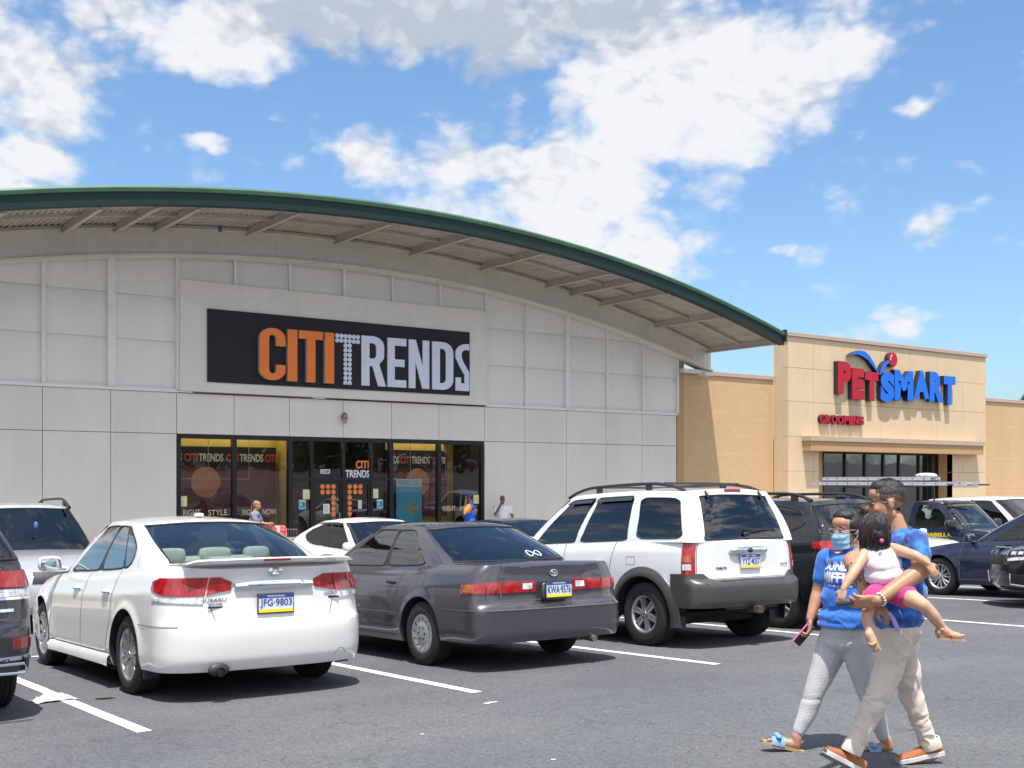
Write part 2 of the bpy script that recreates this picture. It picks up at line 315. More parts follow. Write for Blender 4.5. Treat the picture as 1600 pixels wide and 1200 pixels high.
# ================================================================ SETTING
FZ = -.77   # shop floor / sidewalk level
def asphalt():
    m = bpy.data.materials.new('asphalt'); m.use_nodes = True; N, Lk = m.node_tree.nodes.new, m.node_tree.links.new
    b = m.node_tree.nodes['Principled BSDF']; tc = N('ShaderNodeTexCoord')
    def nz(scale, det=4, ro=.6, st=None):
        n = N('ShaderNodeTexNoise'); n.inputs['Scale'].default_value = scale; n.inputs['Detail'].default_value = det; n.inputs['Roughness'].default_value = ro
        if st:
            mp = N('ShaderNodeMapping'); mp.inputs['Scale'].default_value = st; Lk(tc.outputs['Object'], mp.inputs[0]); Lk(mp.outputs[0], n.inputs['Vector'])
        else: Lk(tc.outputs['Object'], n.inputs['Vector'])
        return n
    def ramp(src, p0, c0, p1, c1):
        r = N('ShaderNodeValToRGB'); Lk(src, r.inputs[0]); r.color_ramp.elements[0].position = p0; r.color_ramp.elements[1].position = p1
        r.color_ramp.elements[0].color = (*c0, 1); r.color_ramp.elements[1].color = (*c1, 1); return r
    def mix(f, a, bb, bt='MIX'):
        x = N('ShaderNodeMix'); x.data_type = 'RGBA'; x.blend_type = bt
        for i, v in ((0, f), (6, a), (7, bb)):
            if isinstance(v, (float, int)): x.inputs[i].default_value = v
            elif isinstance(v, tuple): x.inputs[i].default_value = (*v, 1)
            else: Lk(v, x.inputs[i])
        return x.outputs[2]
    grain = nz(95, 3, .7); base = ramp(grain.outputs[0], .3, (.097, .099, .107), .75, (.128, .130, .140))
    vo = N('ShaderNodeTexVoronoi'); vo.inputs['Scale'].default_value = 70; Lk(tc.outputs['Object'], vo.inputs['Vector'])
    vs = N('ShaderNodeSeparateColor'); Lk(vo.outputs['Color'], vs.inputs[0])
    st = ramp(vs.outputs[0], .86, (0, 0, 0), .9, (1, 1, 1)); c = mix(st.outputs[0], base.outputs[0], (.145, .145, .152))
    st2 = ramp(vs.outputs[1], .80, (0, 0, 0), .84, (1, 1, 1)); c = mix(st2.outputs[0], c, (.080, .080, .088))
    big = ramp(nz(.35, 6, .6).outputs[0], .3, (.80, .80, .82), .7, (1.12, 1.12, 1.10)); c = mix(1., c, big.outputs[0], 'MULTIPLY')
    # wear band across the drive lane, and old oil drips where engines and tails stand
    strk = ramp(nz(1., 6, .65, (.25, 1.6, 1)).outputs[0], .35, (.93, .93, .94), .65, (1.05, 1.05, 1.05)); c = mix(1., c, strk.outputs[0], 'MULTIPLY')
    oil = ramp(nz(2.3, 5, .7).outputs[0], .70, (1, 1, 1), .78, (.50, .50, .51)); c = mix(1., c, oil.outputs[0], 'MULTIPLY')
    spots = N('ShaderNodeTexVoronoi'); spots.inputs['Scale'].default_value = 1.7; spots.feature = 'F1'; Lk(tc.outputs['Object'], spots.inputs['Vector'])
    sr = ramp(spots.outputs['Distance'], .035, (.55, .55, .55), .06, (1, 1, 1)); c = mix(1., c, sr.outputs[0], 'MULTIPLY')
    # hairline cracks
    ck = N('ShaderNodeTexVoronoi'); ck.feature = 'DISTANCE_TO_EDGE'; ck.inputs['Scale'].default_value = .45
    wn = nz(2.5, 4, .6); mp = N('ShaderNodeVectorMath'); mp.operation = 'ADD'; sc = N('ShaderNodeVectorMath'); sc.operation = 'SCALE'; sc.inputs['Scale'].default_value = .5
    Lk(wn.outputs['Color'], sc.inputs[0]); Lk(tc.outputs['Object'], mp.inputs[0]); Lk(sc.outputs[0], mp.inputs[1]); Lk(mp.outputs[0], ck.inputs['Vector'])
    cr = ramp(ck.outputs['Distance'], .0015, (.72, .72, .72), .004, (1, 1, 1)); c = mix(1., c, cr.outputs[0], 'MULTIPLY')
    Lk(c, b.inputs['Base Color']); b.inputs['Roughness'].default_value = .88; b.inputs['Specular IOR Level'].default_value = .25
    bp = N('ShaderNodeBump'); bp.inputs['Strength'].default_value = .4; bp.inputs['Distance'].default_value = .004; Lk(grain.outputs[0], bp.inputs['Height']); Lk(bp.outputs[0], b.inputs['Normal'])
    return m
M_asph = asphalt()
def frange(a, b, s):
    n = max(1, round((b - a) / s)); return [a + (b - a) * i / n for i in range(n + 1)]
def ground_sheet(name, xs, ys, off, m, kind='structure'):
    b = MB(); b.grid([[(x, y, gz(x, y) + off) for y in ys] for x in xs]); o = b.build(name, m); return tag(o, kind=kind)
tag(ground_sheet('parking_lot', frange(-300, -20, 40) + frange(-18, 70, 1) + frange(80, 400, 40), frange(-200, -20, 20) + frange(-16, 24.9, .8), 0, M_asph), 'grey asphalt parking lot sloping gently towards the shops')
M_conc = mat('sidewalk_concrete', (.42, .40, .37), .9, var=.18, vscale=1.2, bump=.2, bscale=60)
b = MB(); b.box(-300, 400, 24.9, 28.0, -1.3, FZ); tag(b.build('sidewalk', M_conc, bevel=.02), 'pale concrete sidewalk in front of the shops', kind='structure')
M_soil = mat('bare_soil', (.16, .14, .09), .95, var=.3, vscale=.5)
b = MB(); b.grid([[(x, y, -.95) for y in (28, 60, 120, 300, 900)] for x in (-900, -300, 0, 100, 400, 900)]); tag(b.build('back_ground', M_soil), 'bare ground behind the shops', kind='structure')
b = MB(); b.grid([[(x, y, -2.6 if y > -199 else -2.6) for y in (-900, -190)] for x in (-900, 900)]); tag(b.build('far_ground', M_soil), kind='structure')
def line_paint():
    m = mat('line_paint', (.74, .74, .73), .75, var=.05, vscale=3, bump=.25, bscale=150)
    N, Lk = m.node_tree.nodes.new, m.node_tree.links.new; b = m.node_tree.nodes['Principled BSDF']
    tc = N('ShaderNodeTexCoord'); n = N('ShaderNodeTexNoise'); n.inputs['Scale'].default_value = 26; n.inputs['Detail'].default_value = 9; n.inputs['Roughness'].default_value = .75; Lk(tc.outputs['Object'], n.inputs['Vector'])
    r = N('ShaderNodeValToRGB'); Lk(n.outputs[0], r.inputs[0]); r.color_ramp.elements[0].position = .385; r.color_ramp.elements[0].color = (.15, .15, .16, 1)
    r.color_ramp.elements[1].position = .45; r.color_ramp.elements[1].color = (.68, .68, .67, 1); Lk(r.outputs[0], b.inputs['Base Color']); return m
M_line = line_paint()
LX = [(-5.6, -5.6), (-2.88, -2.88), (-.15, -.15), (2.56, 2.55), (5.28, 5.33), (8.05, 8.04), (10.92, 11.07), (13.55, 13.9), (16.75, 17.2), (19.6, 20.0), (22.4, 22.8), (25.2, 25.5)]
for i, (xa, xb) in enumerate(LX):
    b = MB(); ys = frange(7.72 + rnd.uniform(-.05, .05), 18.6, .4); rows = []
    for k, y in enumerate(ys):
        t = min(1, (y - 7.7) / 3.3); x = lerp(xa, xb, t)
        rows.append([(x - .052 + rnd.uniform(-.003, .003), y, gz(x, y) + .004), (x + .052 + rnd.uniform(-.003, .003), y, gz(x, y) + .004)])
    b.grid(rows); tag(b.build('stall_line', M_line), kind='structure')
b = MB()   # the cross line between the two rows of stalls
b.grid([[(x, 13.2, gz(x, 13.2) + .008), (x, 13.3, gz(x, 13.3) + .008)] for x in frange(-5.6, 25.5, 1)]); tag(b.build('stall_line', M_line), kind='structure')
# small worn paint scraps on the lane
b = MB()
for (x, y, w, h, a) in [(5.05, 7.25, .16, .035, .1), (3.95, 6.45, .04, .02, .4), (4.1, 5.25, .04, .02, .2)]:
    c, s_ = math.cos(a), math.sin(a); pts = []
    for k in range(9):
        t = 2 * PI * k / 9; u, v = w / 2 * math.cos(t) * rnd.uniform(.7, 1.1), h * math.sin(t) * rnd.uniform(.5, 1)
        X, Y = x + u * c - v * s_, y + u * s_ + v * c; pts.append((X, Y, gz(X, Y) + .004))
    b.add(pts, [tuple(range(9))])
tag(b.build('paint_scrap', M_line, recalc=False), kind='structure')
# crumpled plastic bag and a scrap on the line
def litter():
    b = MB(); n = 26; rows = []
    for i in range(n):
        row = []
        for j in range(16):
            u, v = (i / (n - 1) - .5) * .36, (j / 15 - .5) * .22
            z = max(0, .075 * (1 - (u / .18) ** 2) * (1 - (v / .125) ** 2)) * (.45 + noise.noise(Vector((u * 14, v * 18, 1))) * 1.4 + noise.noise(Vector((u * 40, v * 40, 4))) * .5)
            r = 1 + .25 * noise.noise(Vector((u * 9, v * 9, 7)))
            X, Y = 2.47 + u * r * .9, 9.72 + v * r + u * .12; row.append((X, Y, gz(X, Y) + .006 + max(0, z)))
        rows.append(row)
    b.grid(rows); o = b.build('plastic_bag', mat('thin_plastic', (.50, .50, .53), .45, var=.15, vscale=12, bump=.4, bscale=60)); tag(o, 'crumpled translucent plastic bag lying on the asphalt by the white stall line', 'litter')
    b = MB(); b.tube([(2.74, 9.52, gz(2.7, 9.5) + .010), (2.81, 9.49, gz(2.8, 9.5) + .012), (2.89, 9.48, gz(2.9, 9.5) + .010)], [.008, .012, .005], 6)
    tag(b.build('scrap', mat('dark_scrap', (.06, .035, .03), .7)), 'thin dark scrap lying beside the plastic bag on the asphalt', 'litter')
litter()

# ================================================================ CLOTHING STORE
XC = 14.69; YB = 28.0
def drop(X, Rr=47.0): return Rr - math.sqrt(max(1, Rr * Rr - (X - XC) ** 2))
M_panel = mat('precast_panel', (.68, .63, .565), .85, streak=.045, var=.06, vscale=.8, stretch=(1, 1, .35), bump=.06, bscale=120)
M_pearl = mat('fibreglass_panel', (.71, .67, .61), .55, streak=.05, var=.05, vscale=.7, stretch=(1, 1, .3))
M_trimw = mat('white_steel_trim', (.72, .69, .66), .5, var=.06, vscale=2)
M_beam = mat('beige_steel', (.66, .60, .53), .55, streak=.08, var=.07, vscale=1.3, bump=.03, bscale=30)
M_raft = mat('rafter_steel', (.50, .45, .39), .55, var=.1, vscale=2)
M_joint = mat('joint_shadow_gap', (.10, .095, .09), .9)
M_green = mat('dark_green_fascia', (.006, .026, .022), .5, var=.12, vscale=1.5, stretch=(1, 1, .3), spec=.3)
def patina():
    m = mat('weathered_green_edge', (.045, .115, .062), .5, var=.22, vscale=1.3, stretch=(1.2, 1, 2))
    return m
M_patina = patina()
M_deck = mat('corrugated_deck', (.52, .45, .37), .6, var=.14, vscale=2.2, stretch=(1, .4, 1))
M_black = mat('black_aluminium', (.010, .010, .012), .35, spec=.4)
store = thing('store_building', 'long grey clothing store under a huge arched roof with a green edge', 'building', (XC, YB, FZ))
def sb(b, name, m, parent=None, **k):
    """builder in world coordinates -> child of an empty thing at its base"""
    p = parent or store; q = p
    off = Vector((0, 0, 0))
    while q: off += Vector(q.location); q = q.parent
    b.v = [(v[0] - off.x, v[1] - off.y, v[2] - off.z) for v in b.v]
    return b.build(name, m, p, **k)
MX = [1.0, 2.2, 3.75, 5.3, 6.86, 8.42, 10.03, 11.53, 13.06, 14.64, 16.15, 17.71, 19.3, 20.78, 22.39, 24.01, 25.55, 27.1]
SX0, SX1, SZ1 = 10.06, 19.3, 2.52
b = MB(); g = .007; BT = .045
for x0, x1 in zip(MX, MX[1:]):
    inopen = x0 >= SX0 - .1 and x1 <= SX1 + .1
    for z0, z1 in ((FZ, 1.0), (1.0, 2.54), (2.54, 3.56)) if not inopen else ((2.54, 3.56),):
        if not inopen and z1 == 1.0: z0, z1 = FZ, 2.54
        elif not inopen and z0 == 1.0: continue
        b.box(x0 + g, x1 - g, YB, YB + .12, z0 + g, z1 - g)
sb(b, 'lower_wall', M_panel, smooth=False, bevel=.004)
b = MB(); b.box(1.0, SX0 - .01, YB + .035, YB + .2, FZ, 3.58); b.box(SX1 + .01, 27.1, YB + .035, YB + .2, FZ, 3.58); b.box(SX0 - .01, SX1 + .01, YB + .035, YB + .2, 2.545, 3.58)
b.box(1.0, 1.2, YB + .2, YB + 40, FZ, 5.2); b.box(26.9, 27.1, YB + .2, YB + 40, FZ, 5.6)
sb(b, 'wall_core', M_joint, smooth=False)
for q0, q1 in ((1.0, SX0 - .01), (SX1 + .02, 27.1)): b = MB(); b.box(q0, q1, YB - .05, YB + .1, 3.56, 3.64); sb(b, 'ledge', M_trimw, bevel=.004, smooth=False)
# bowed upper panels, three bands high, up to the arch beam
for x0, x1 in zip(MX, MX[1:]):
    b = MB(); behind = x0 >= SX0 - .1 and x1 <= SX1 + .1; xs = frange(x0 + .03, x1 - .03, .4)
    for z0, z1 in ((3.64, 4.81), (4.81, 5.90), (5.90, 7.1)):
        if behind and z1 < 6: continue
        rows = []
        for x in xs:
            top = 7.22 - drop(x); zt = min(z1, top)
            if zt < z0 + .03: zt = z0 + .001
            row = []
            for k in range(13):
                z = lerp(z0, zt, k / 12); w = (z - z0) / (z1 - z0)
                y = YB + .03 - .05 * math.sin(PI * min(1, w * .9 + .1)) ** .8 * 1.0
                row.append((x, y, z))
            rows.append(row)
        b.grid(rows)
    if b.v: sb(b, 'upper_panel', M_pearl, angle=60)
b = MB(); xs = frange(1.0, 27.1, .6); b.grid([[(x, YB + .10, 3.6), (x, YB + .10, 7.3 - drop(x))] for x in xs]); sb(b, 'upper_wall_core', M_joint, smooth=False)
for i, x in enumerate(MX):
    w = .09 if i in (5, 14) else .035; b = MB(); z0 = 6.36 if SX0 + .3 < x < SX1 - .3 else 3.64
    b.box(x - w, x + w, YB - .09, YB + .09, z0, 7.2 - drop(x)); sb(b, 'mullion', M_trimw, smooth=False)
def arch_strip(b, x0, x1, y0, y1, ztop, zbot, n=60, mi=0):
    xs = [lerp(x0, x1, i / n) for i in range(n + 1)]
    P = []
    for x in xs:
        d = drop(x); P.append([(x, y0, zbot - d), (x, y0, ztop - d), (x, y1, ztop - d), (x, y1, zbot - d), (x, y0, zbot - d)])
    b.grid(P, mi); n4 = len(b.v); 
    for c in (P[0], P[-1]): b.add(c[:4], [(0, 1, 2, 3)], mi)
AX0, AX1 = 1.0, 28.38
b = MB(); arch_strip(b, AX0, AX1, YB - .34, YB - .22, 7.76, 7.16); arch_strip(b, AX0, AX1, YB - .46, YB + .05, 7.16, 7.10); arch_strip(b, AX0, AX1, YB - .42, YB - .1, 7.80, 7.762)
for x in (9.55, 19.9):   # riveted splices
    for k in range(8): b.ell((x, YB - .345, 7.22 + k * .065 - drop(x)), (.014, .012, .014), 6, 4)
sb(b, 'arch_beam', M_beam)
b = MB(); b.box(27.2, 28.3, YB - .3, YB + .1, 5.0, 5.12); b.box(28.05, 28.42, YB - .42, YB + .12, 4.93, 5.06); sb(b, 'gutter', M_trimw, smooth=False)
# roof: deck, green edge
roof = MB(); arch_strip(roof, AX0, AX1, 24.62, YB + 40, 8.10, 7.99); roofo = sb(roof, 'roof', mat('roof_membrane', (.30, .30, .29), .8, var=.1, vscale=.4))
b = MB(); arch_strip(b, AX0 - .03, AX1 + .04, 24.50, 24.60, 8.005, 7.73); arch_strip(b, AX0 - .03, AX1 + .04, 24.60, 24.72, 7.75, 7.73); sb(b, 'roof_fascia', M_green, parent=roofo)
b = MB(); P = []
for i in range(61):
    x = lerp(AX0 - .05, AX1 + .06, i / 60); d = drop(x); P.append([(x, 24.62, 8.12 - d), (x, 24.47, 8.135 - d), (x, 24.44, 8.09 - d), (x, 24.455, 8.01 - d), (x, 24.50, 7.995 - d)])
b.grid(P); sb(b, 'roof_edge', M_patina, parent=roofo, angle=20)
b = MB(); b.box(28.39, 28.48, 24.43, 24.85, 5.78, 6.16); sb(b, 'downpipe_head', M_green, parent=roofo, smooth=False)
# corrugated underside
b = MB(); P = []; n = 0; x = AX0; prof = []
while x < AX1:
    for dx, dz in ((0, 0), (.045, 0), (.07, .045), (.115, .045)): prof.append((x + dx, dz))
    x += .14
for y in (24.73, YB - .3): P.append([(px, y, 7.93 - .05 + dz - drop(px)) for px, dz in prof if px <= AX1])
b.grid(P); sb(b, 'soffit_deck', M_deck, parent=roofo, smooth=False)
for x in (3.2, 5.3, 7.24, 8.43, 9.38, 11.75, 14.23, 16.57, 18.94, 21.33, 22.28, 23.49, 25.8, 28.2):
    b = MB(); d = drop(x); b.box(x - .012, x + .012, 24.73, YB - .34, 7.70 - d, 7.875 - d); b.box(x - .05, x + .05, 24.73, YB - .34, 7.675 - d, 7.70 - d); sb(b, 'outrigger', M_raft, smooth=False)
b = MB()
for i in range(1): arch_strip(b, AX0, AX1 - .1, 26.1, 26.17, 7.86, 7.79)
sb(b, 'purlin', M_raft)
b = MB(); 
for y in (24.76,): arch_strip(b, AX0, AX1 - .05, y, y + .02, 7.87, 7.72)
arch_strip(b, AX0, AX1 - .05, YB - .37, YB - .35, 7.87, 7.76)
sb(b, 'edge_channel', M_beam)
b = MB(); b.ell((10.6, 26.6, 7.62 - drop(10.6)), (.06, .06, .09), 10, 8); o = sb(b, 'balloon', mat('blue_foil', (.03, .13, .24), .4)); o.parent = None; o.location = (0, 0, 0)
me = o.data
for v in me.vertices: v.co = Vector(v.co) + Vector((XC, YB, FZ)) - Vector((10.6, 26.6, 7.4))
o.location = (10.6, 26.6, 7.4); tag(o, 'small blue balloon caught under the arched roof overhang', 'balloon')
# sign surround + sign
b = MB(); b.box(SX0, SX1, YB - .16, YB + .05, 3.60, 6.355); sb(b, 'sign_surround', M_panel, smooth=False, bevel=.01)
sign = thing('shop_sign', 'wide black sign board with orange and white CITITRENDS lettering on the grey store', 'sign', (14.7, YB - .17, 3.85))
b = MB(); b.box(10.75, 18.64, YB - .20, YB - .163, 3.85, 5.685)
sb(b, 'sign_board', mat('black_sign_face', (.0045, .0045, .007), .7, var=.2, vscale=2), parent=sign, smooth=False)
def arc(cx, cz, rx, rz, a0, a1, n=10): return [(cx + rx * math.cos(R(lerp(a0, a1, i / n))), cz + rz * math.sin(R(lerp(a0, a1, i / n)))) for i in range(n + 1)]
def L_(pol, x0, x1, z0, z1): return [(x0 + u * (x1 - x0), z0 + v * (z1 - z0)) for u, v in pol]
s = .38  # stroke share
gC = [(1, .66), (1, .80)] + arc(.5, .80, .5, .20, 0, 180)[1:] + [(0, .20)] + arc(.5, .20, .5, .20, 180, 360)[1:] + [(1, .30), (.64, .30), (.64, .2)] + arc(.5, .20, .14, .07, 0, -180)[1:] + [(.36, .8)] + arc(.5, .80, .14, .07, 180, 0)[1:] + [(.64, .66)]
gT = [(.32, 0), (.68, 0), (.68, .84), (1, .84), (1, 1), (0, 1), (0, .84), (.32, .84)]
gI = [(0, 0), (1, 0), (1, 1), (0, 1)]
gE = [(0, 0), (1, 0), (1, .15), (.38, .15), (.38, .42), (.9, .42), (.9, .57), (.38, .57), (.38, .85), (1, .85), (1, 1), (0, 1)]
gN = [(0, 0), (.32, 0), (.32, .56), (.66, 0), (1, 0), (1, 1), (.68, 1), (.68, .46), (.34, 1), (0, 1)]
# R and D as outlines with the counter cut open through a hairline seam
gD = [(0, 0)] + [(.5, 0)] + arc(.5, .22, .5, .22, 270, 360)[1:] + arc(.5, .78, .5, .22, 0, 90) + [(0, 1), (0, .5), (.36, .5), (.36, .86), (.48, .86)] + arc(.48, .76, .17, .10, 90, 0)[1:] + arc(.48, .24, .17, .10, 0, -90) + [(.36, .14), (.36, .4995), (0, .4995)]
gR = [(0, 0), (.32, 0), (.32, .40), (.44, .40), (.68, 0), (1, 0), (.72, .44)] + arc(.48, .62, .44, .19, -50, 0, 5) + arc(.48, .80, .44, .20, 0, 90) + [(0, 1), (0, .6), (.32, .6), (.32, .86), (.44, .86)] + arc(.44, .78, .16, .08, 90, 0)[1:] + arc(.44, .63, .16, .08, 0, -90) + [(.32, .55), (.32, .5995), (0, .5995)]
gS = [(1, .86), (1, 1), (.86, 1)] + arc(.86, .80, .86, .2, 90, 180)[1:] + [(0, .70), (.30, .52), (.66, .34), (.66, .22)] + [(.66, .16), (.40, .16), (.40, .28), (0, .28), (0, 0), (1, 0), (1, .40), (.55, .62), (.44, .72), (.44, .80)] + arc(.86, .78, .42, .10, 180, 90)[1:]
M_or = mat('orange_letter', (.80, .17, .012), .45, var=.06, vscale=3); M_gret = mat('grey_letter_return', (.34, .33, .32), .5); M_wl = mat('white_letter', (.62, .64, .74), .5, var=.05, vscale=4)
for gl, x0, x1 in ((gC, 12.09, 12.81), (gI, 12.87, 13.14), (gT, 13.19, 13.88), (gI, 13.94, 14.21)):
    b = MB(); b.prism(L_(gl, x0, x1, 3.97, 5.32), YB - .31, YB - .201, 1); 
    P = L_(gl, x0, x1, 3.97, 5.32); b.add([(u, YB - .3125, v) for u, v in P], [tuple(range(len(P)))], 0)
    sb(b, 'letter', [M_or, M_gret], parent=sign, smooth=False)
b = MB()
def disc(b, x, z, r, y, d): b.lathe([(y, r), (y - d, r), (y - d - .004, r * .8), (y - d - .004, .001)], 14, axis='y', at=(x, 0, z))
for i in range(6):
    for j in range(2): disc(b, 14.345 + i * .125, 5.27 - j * .125, .061, YB - .201, .03)
for i in range(2):
    for j in range(2, 11): disc(b, 14.595 + i * .125, 5.27 - j * .125, .061, YB - .201, .03)
b.box(14.53, 14.78, YB - .235, YB - .201, 3.97, 3.985)
sb(b, 'letter', M_wl, parent=sign, smooth=False)
for gl, x0, x1 in ((gR, 15.08, 15.84), (gE, 15.89, 16.49), (gN, 16.57, 17.24), (gD, 17.34, 18.05), (gS, 18.13, 18.60)):
    b = MB(); b.prism(L_(gl, x0, x1, 3.97, 5.33), YB - .235, YB - .201); sb(b, 'letter', M_wl, parent=sign, smooth=False)
# small lamp above the doors
t = thing('wall_lamp', 'small round security lamp on the grey wall above the store doors', 'lamp', (14.64, YB, 3.06))
b = MB(); b.ell((14.64, YB - .09, 3.10), (.085, .09, .13), 14, 10); sb(b, 'lamp_housing', mat('grey_cast_metal', (.22, .22, .22), .4, metal=.6), parent=t)
b = MB(); b.ell((14.64, YB - .11, 2.99), (.06, .07, .06), 12, 8); sb(b, 'lens', mat('amber_lens', (.45, .32, .12), .2), parent=t)
# ---------------------------------------------------------------- shop front
YG = YB + .10
fr = MB(); W2 = .035
fr.box(SX0, SX1, YG - .06, YG + .06, SZ1 - .09, SZ1 + .018)
for x in (SX0 + .04, 11.56, 13.11, 16.17, 17.75, SX1 - .04): fr.box(x - .055, x + .055, YG - .075, YG + .075, FZ, SZ1 - .09)
for x in (13.74, 14.685, 15.55): fr.box(x - .04, x + .04, YG - .055, YG + .055, FZ, SZ1 - .09)
fr.box(13.165, 16.115, YG - .052, YG + .052, 1.37, 1.45)
for x0, x1 in ((SX0 + .1, 11.5), (11.62, 13.05), (16.23, 17.69), (17.81, SX1 - .1)): fr.box(x0, x1, YG - .05, YG + .05, FZ, FZ + .14)
for x0, x1 in ((13.165, 13.70), (15.59, 16.115)): fr.box(x0, x1, YG - .05, YG + .05, FZ, FZ + .2)
frame = sb(fr, 'shop_front_frame', M_black, smooth=False, bevel=.003)
M_sg = glass('shop_glass', (.70, .71, .70), 1.15, body=.06)
M_dg = glass('door_glass', (.42, .43, .43), 1.1, body=.10)
for i, (x0, x1) in enumerate(((SX0 + .09, 11.51), (11.61, 13.06), (16.22, 17.70), (17.80, SX1 - .09))):
    b = MB(); b.add([(x0, YG, FZ + .14), (x1, YG, FZ + .14), (x1, YG, SZ1 - .09), (x0, YG, SZ1 - .09)], [(0, 1, 2, 3)]); sb(b, 'shop_window', M_sg, smooth=False)
for x0, x1, z0, z1 in ((13.165, 13.70, FZ + .2, 1.37), (15.59, 16.115, FZ + .2, 1.37), (13.165, 13.70, 1.45, SZ1 - .09), (13.78, 14.645, 1.45, SZ1 - .09), (14.725, 15.51, 1.45, SZ1 - .09), (15.59, 16.115, 1.45, SZ1 - .09)):
    b = MB(); b.add([(x0, YG, z0), (x1, YG, z0), (x1, YG, z1), (x0, YG, z1)], [(0, 1, 2, 3)]); sb(b, 'shop_window', M_dg, smooth=False)
M_dot = mat('orange_vinyl', (.75, .20, .03), .6); M_wv = mat('white_vinyl', (.62, .64, .66), .6)
for di, (x0, x1) in enumerate(((13.785, 14.64), (14.73, 15.505))):
    b = MB(); f = .065
    b.box(x0, x0 + f, YG - .03, YG + .03, FZ + .01, 1.36); b.box(x1 - f, x1, YG - .03, YG + .03, FZ + .01, 1.36); b.box(x0 + f, x1 - f, YG - .03, YG + .03, 1.29, 1.36); b.box(x0 + f, x1 - f, YG - .03, YG + .03, FZ + .01, FZ + .26)
    dr = sb(b, 'door', M_black, smooth=False)
    b = MB(); b.add([(x0 + f, YG, FZ + .26), (x1 - f, YG, FZ + .26), (x1 - f, YG, 1.29), (x0 + f, YG, 1.29)], [(0, 1, 2, 3)]); sb(b, 'door_glass', M_dg, parent=dr, smooth=False)
    b = MB(); hx = x1 - .1 if di == 0 else x0 + .1; b.tube([(hx, YG - .03, .1), (hx, YG - .09, .1), (hx, YG - .09, .5), (hx, YG - .03, .5)], .012); sb(b, 'door_handle', mat('brushed_steel', (.5, .5, .5), .3, metal=1), parent=dr)
    b = MB(); cs = (14.07, 14.235, 14.40) if di == 0 else (14.89, 15.06, 15.22)
    for r_, z in enumerate((1.22, 1.07, .92, .77, .62, .47)):
        for c_, x in enumerate(cs):
            if r_ < 2 or (c_ == 2 and di == 0) or (c_ == 0 and di == 1): b.lathe([(YG - .004, .001), (YG - .004, .066)], 18, axis='y', at=(x, 0, z))
    sb(b, 'door_dots', M_dot, parent=dr, smooth=False)
# vinyl lettering on the glass
b = MB(); fit_text(b, 'CITI', 15.08, 15.48, 1.71, 1.93, YG - .003, .002, 0, .03); fit_text(b, 'TRENDS', 14.76, 15.50, 1.46, 1.67, YG - .003, .002, 1, .03)
sb(b, 'glass_lettering', [M_dot, M_wv], smooth=False)
b = MB(); b.box(14.01, 14.29, YG - .006, YG - .003, 1.565, 1.68, 0); fit_text(b, '2108', 14.04, 14.26, 1.585, 1.66, YG - .008, .002, 1, .02); sb(b, 'street_number', [M_wv, M_black], smooth=False)
M_gold = mat('gold_vinyl', (.50, .42, .26), .6)
b = MB()
for txt, x0, x1, zc in (('RIGHT', 10.23, 10.68, .575), ('STYLE.', 10.88, 11.42, .565), ('RIGHT', 11.8, 12.2, .56), ('NOW.', 12.35, 12.75, .565), ('RIGHT', 16.3, 16.4, .4), ('RIGHT', 17.91, 18.34, .57), ('PRICE.', 18.5, 19.13, .56)):
    if x1 - x0 > .2: fit_text(b, txt, x0, x1, zc - .075, zc + .075, YG - .003, .002, 0, .01)
sb(b, 'glass_lettering', M_gold, smooth=False)
# notices stuck on the glass
M_yp = mat('yellow_paper', (.72, .60, .12), .7); M_wp = mat('white_paper', (.68, .68, .66), .7); M_cp = mat('cyan_paper', (.10, .42, .58), .6); M_ink = mat('grey_ink', (.12, .12, .12), .7)
def notice(x0, x1, z0, z1, ma, mb_, label, group=None, kind='y'):
    o = thing('notice', label, 'notice', ((x0 + x1) / 2, YG - .005, z0), group=group); b = MB(); b.box(x0, x1, YG - .008, YG - .005, z0, z1); sb(b, 'sheet', ma, parent=o, smooth=False)
    b = MB(); w = x1 - x0; h = z1 - z0
    if kind == 'y':
        b.box(x0 + w * .2, x1 - w * .2, YG - .010, YG - .0085, z0 + h * .15, z1 - h * .2, 0)
        for k in range(5): b.box(x0 + w * .28, x1 - w * .3, YG - .0115, YG - .0102, z0 + h * (.22 + k * .1), z0 + h * (.245 + k * .1), 1)
    elif kind == 'c':
        b.box(x0 + w * .15, x0 + w * .45, YG - .010, YG - .0085, z0 + h * .25, z0 + h * .7, 1); b.box(x0 + w * .55, x0 + w * .85, YG - .010, YG - .0085, z0 + h * .25, z0 + h * .75, 1)
        b.box(x0 + w * .2, x0 + w * .4, YG - .0115, YG - .0102, z0 + h * .4, z0 + h * .6, 0); b.box(x0 + w * .15, x1 - w * .15, YG - .010, YG - .0085, z0 + h * .82, z0 + h * .9, 0)
    else:
        for k in range(7): b.box(x0 + w * .15, x1 - w * .2, YG - .010, YG - .0085, z0 + h * (.15 + k * .11), z0 + h * (.18 + k * .11), 1)
    sb(b, 'print', [mb_, M_ink], parent=o, smooth=False)
notice(10.13, 10.33, .73, .99, M_yp, M_wp, 'yellow notice in the leftmost store window above the gold lettering'); notice(13.49, 13.70, .88, 1.14, M_yp, M_wp, 'yellow notice on the glass just left of the left door'); notice(15.58, 15.78, .89, 1.15, M_yp, M_wp, 'yellow notice on the glass just right of the right door'); notice(18.97, 19.16, .70, .96, M_yp, M_wp, 'yellow notice on the rightmost store window behind the man in blue')
notice(13.37, 13.58, .61, .87, M_cp, M_wp, 'small cyan poster left of the store doors', kind='c'); notice(15.73, 15.93, .60, .86, M_cp, M_wp, 'small cyan poster right of the store doors', kind='c')
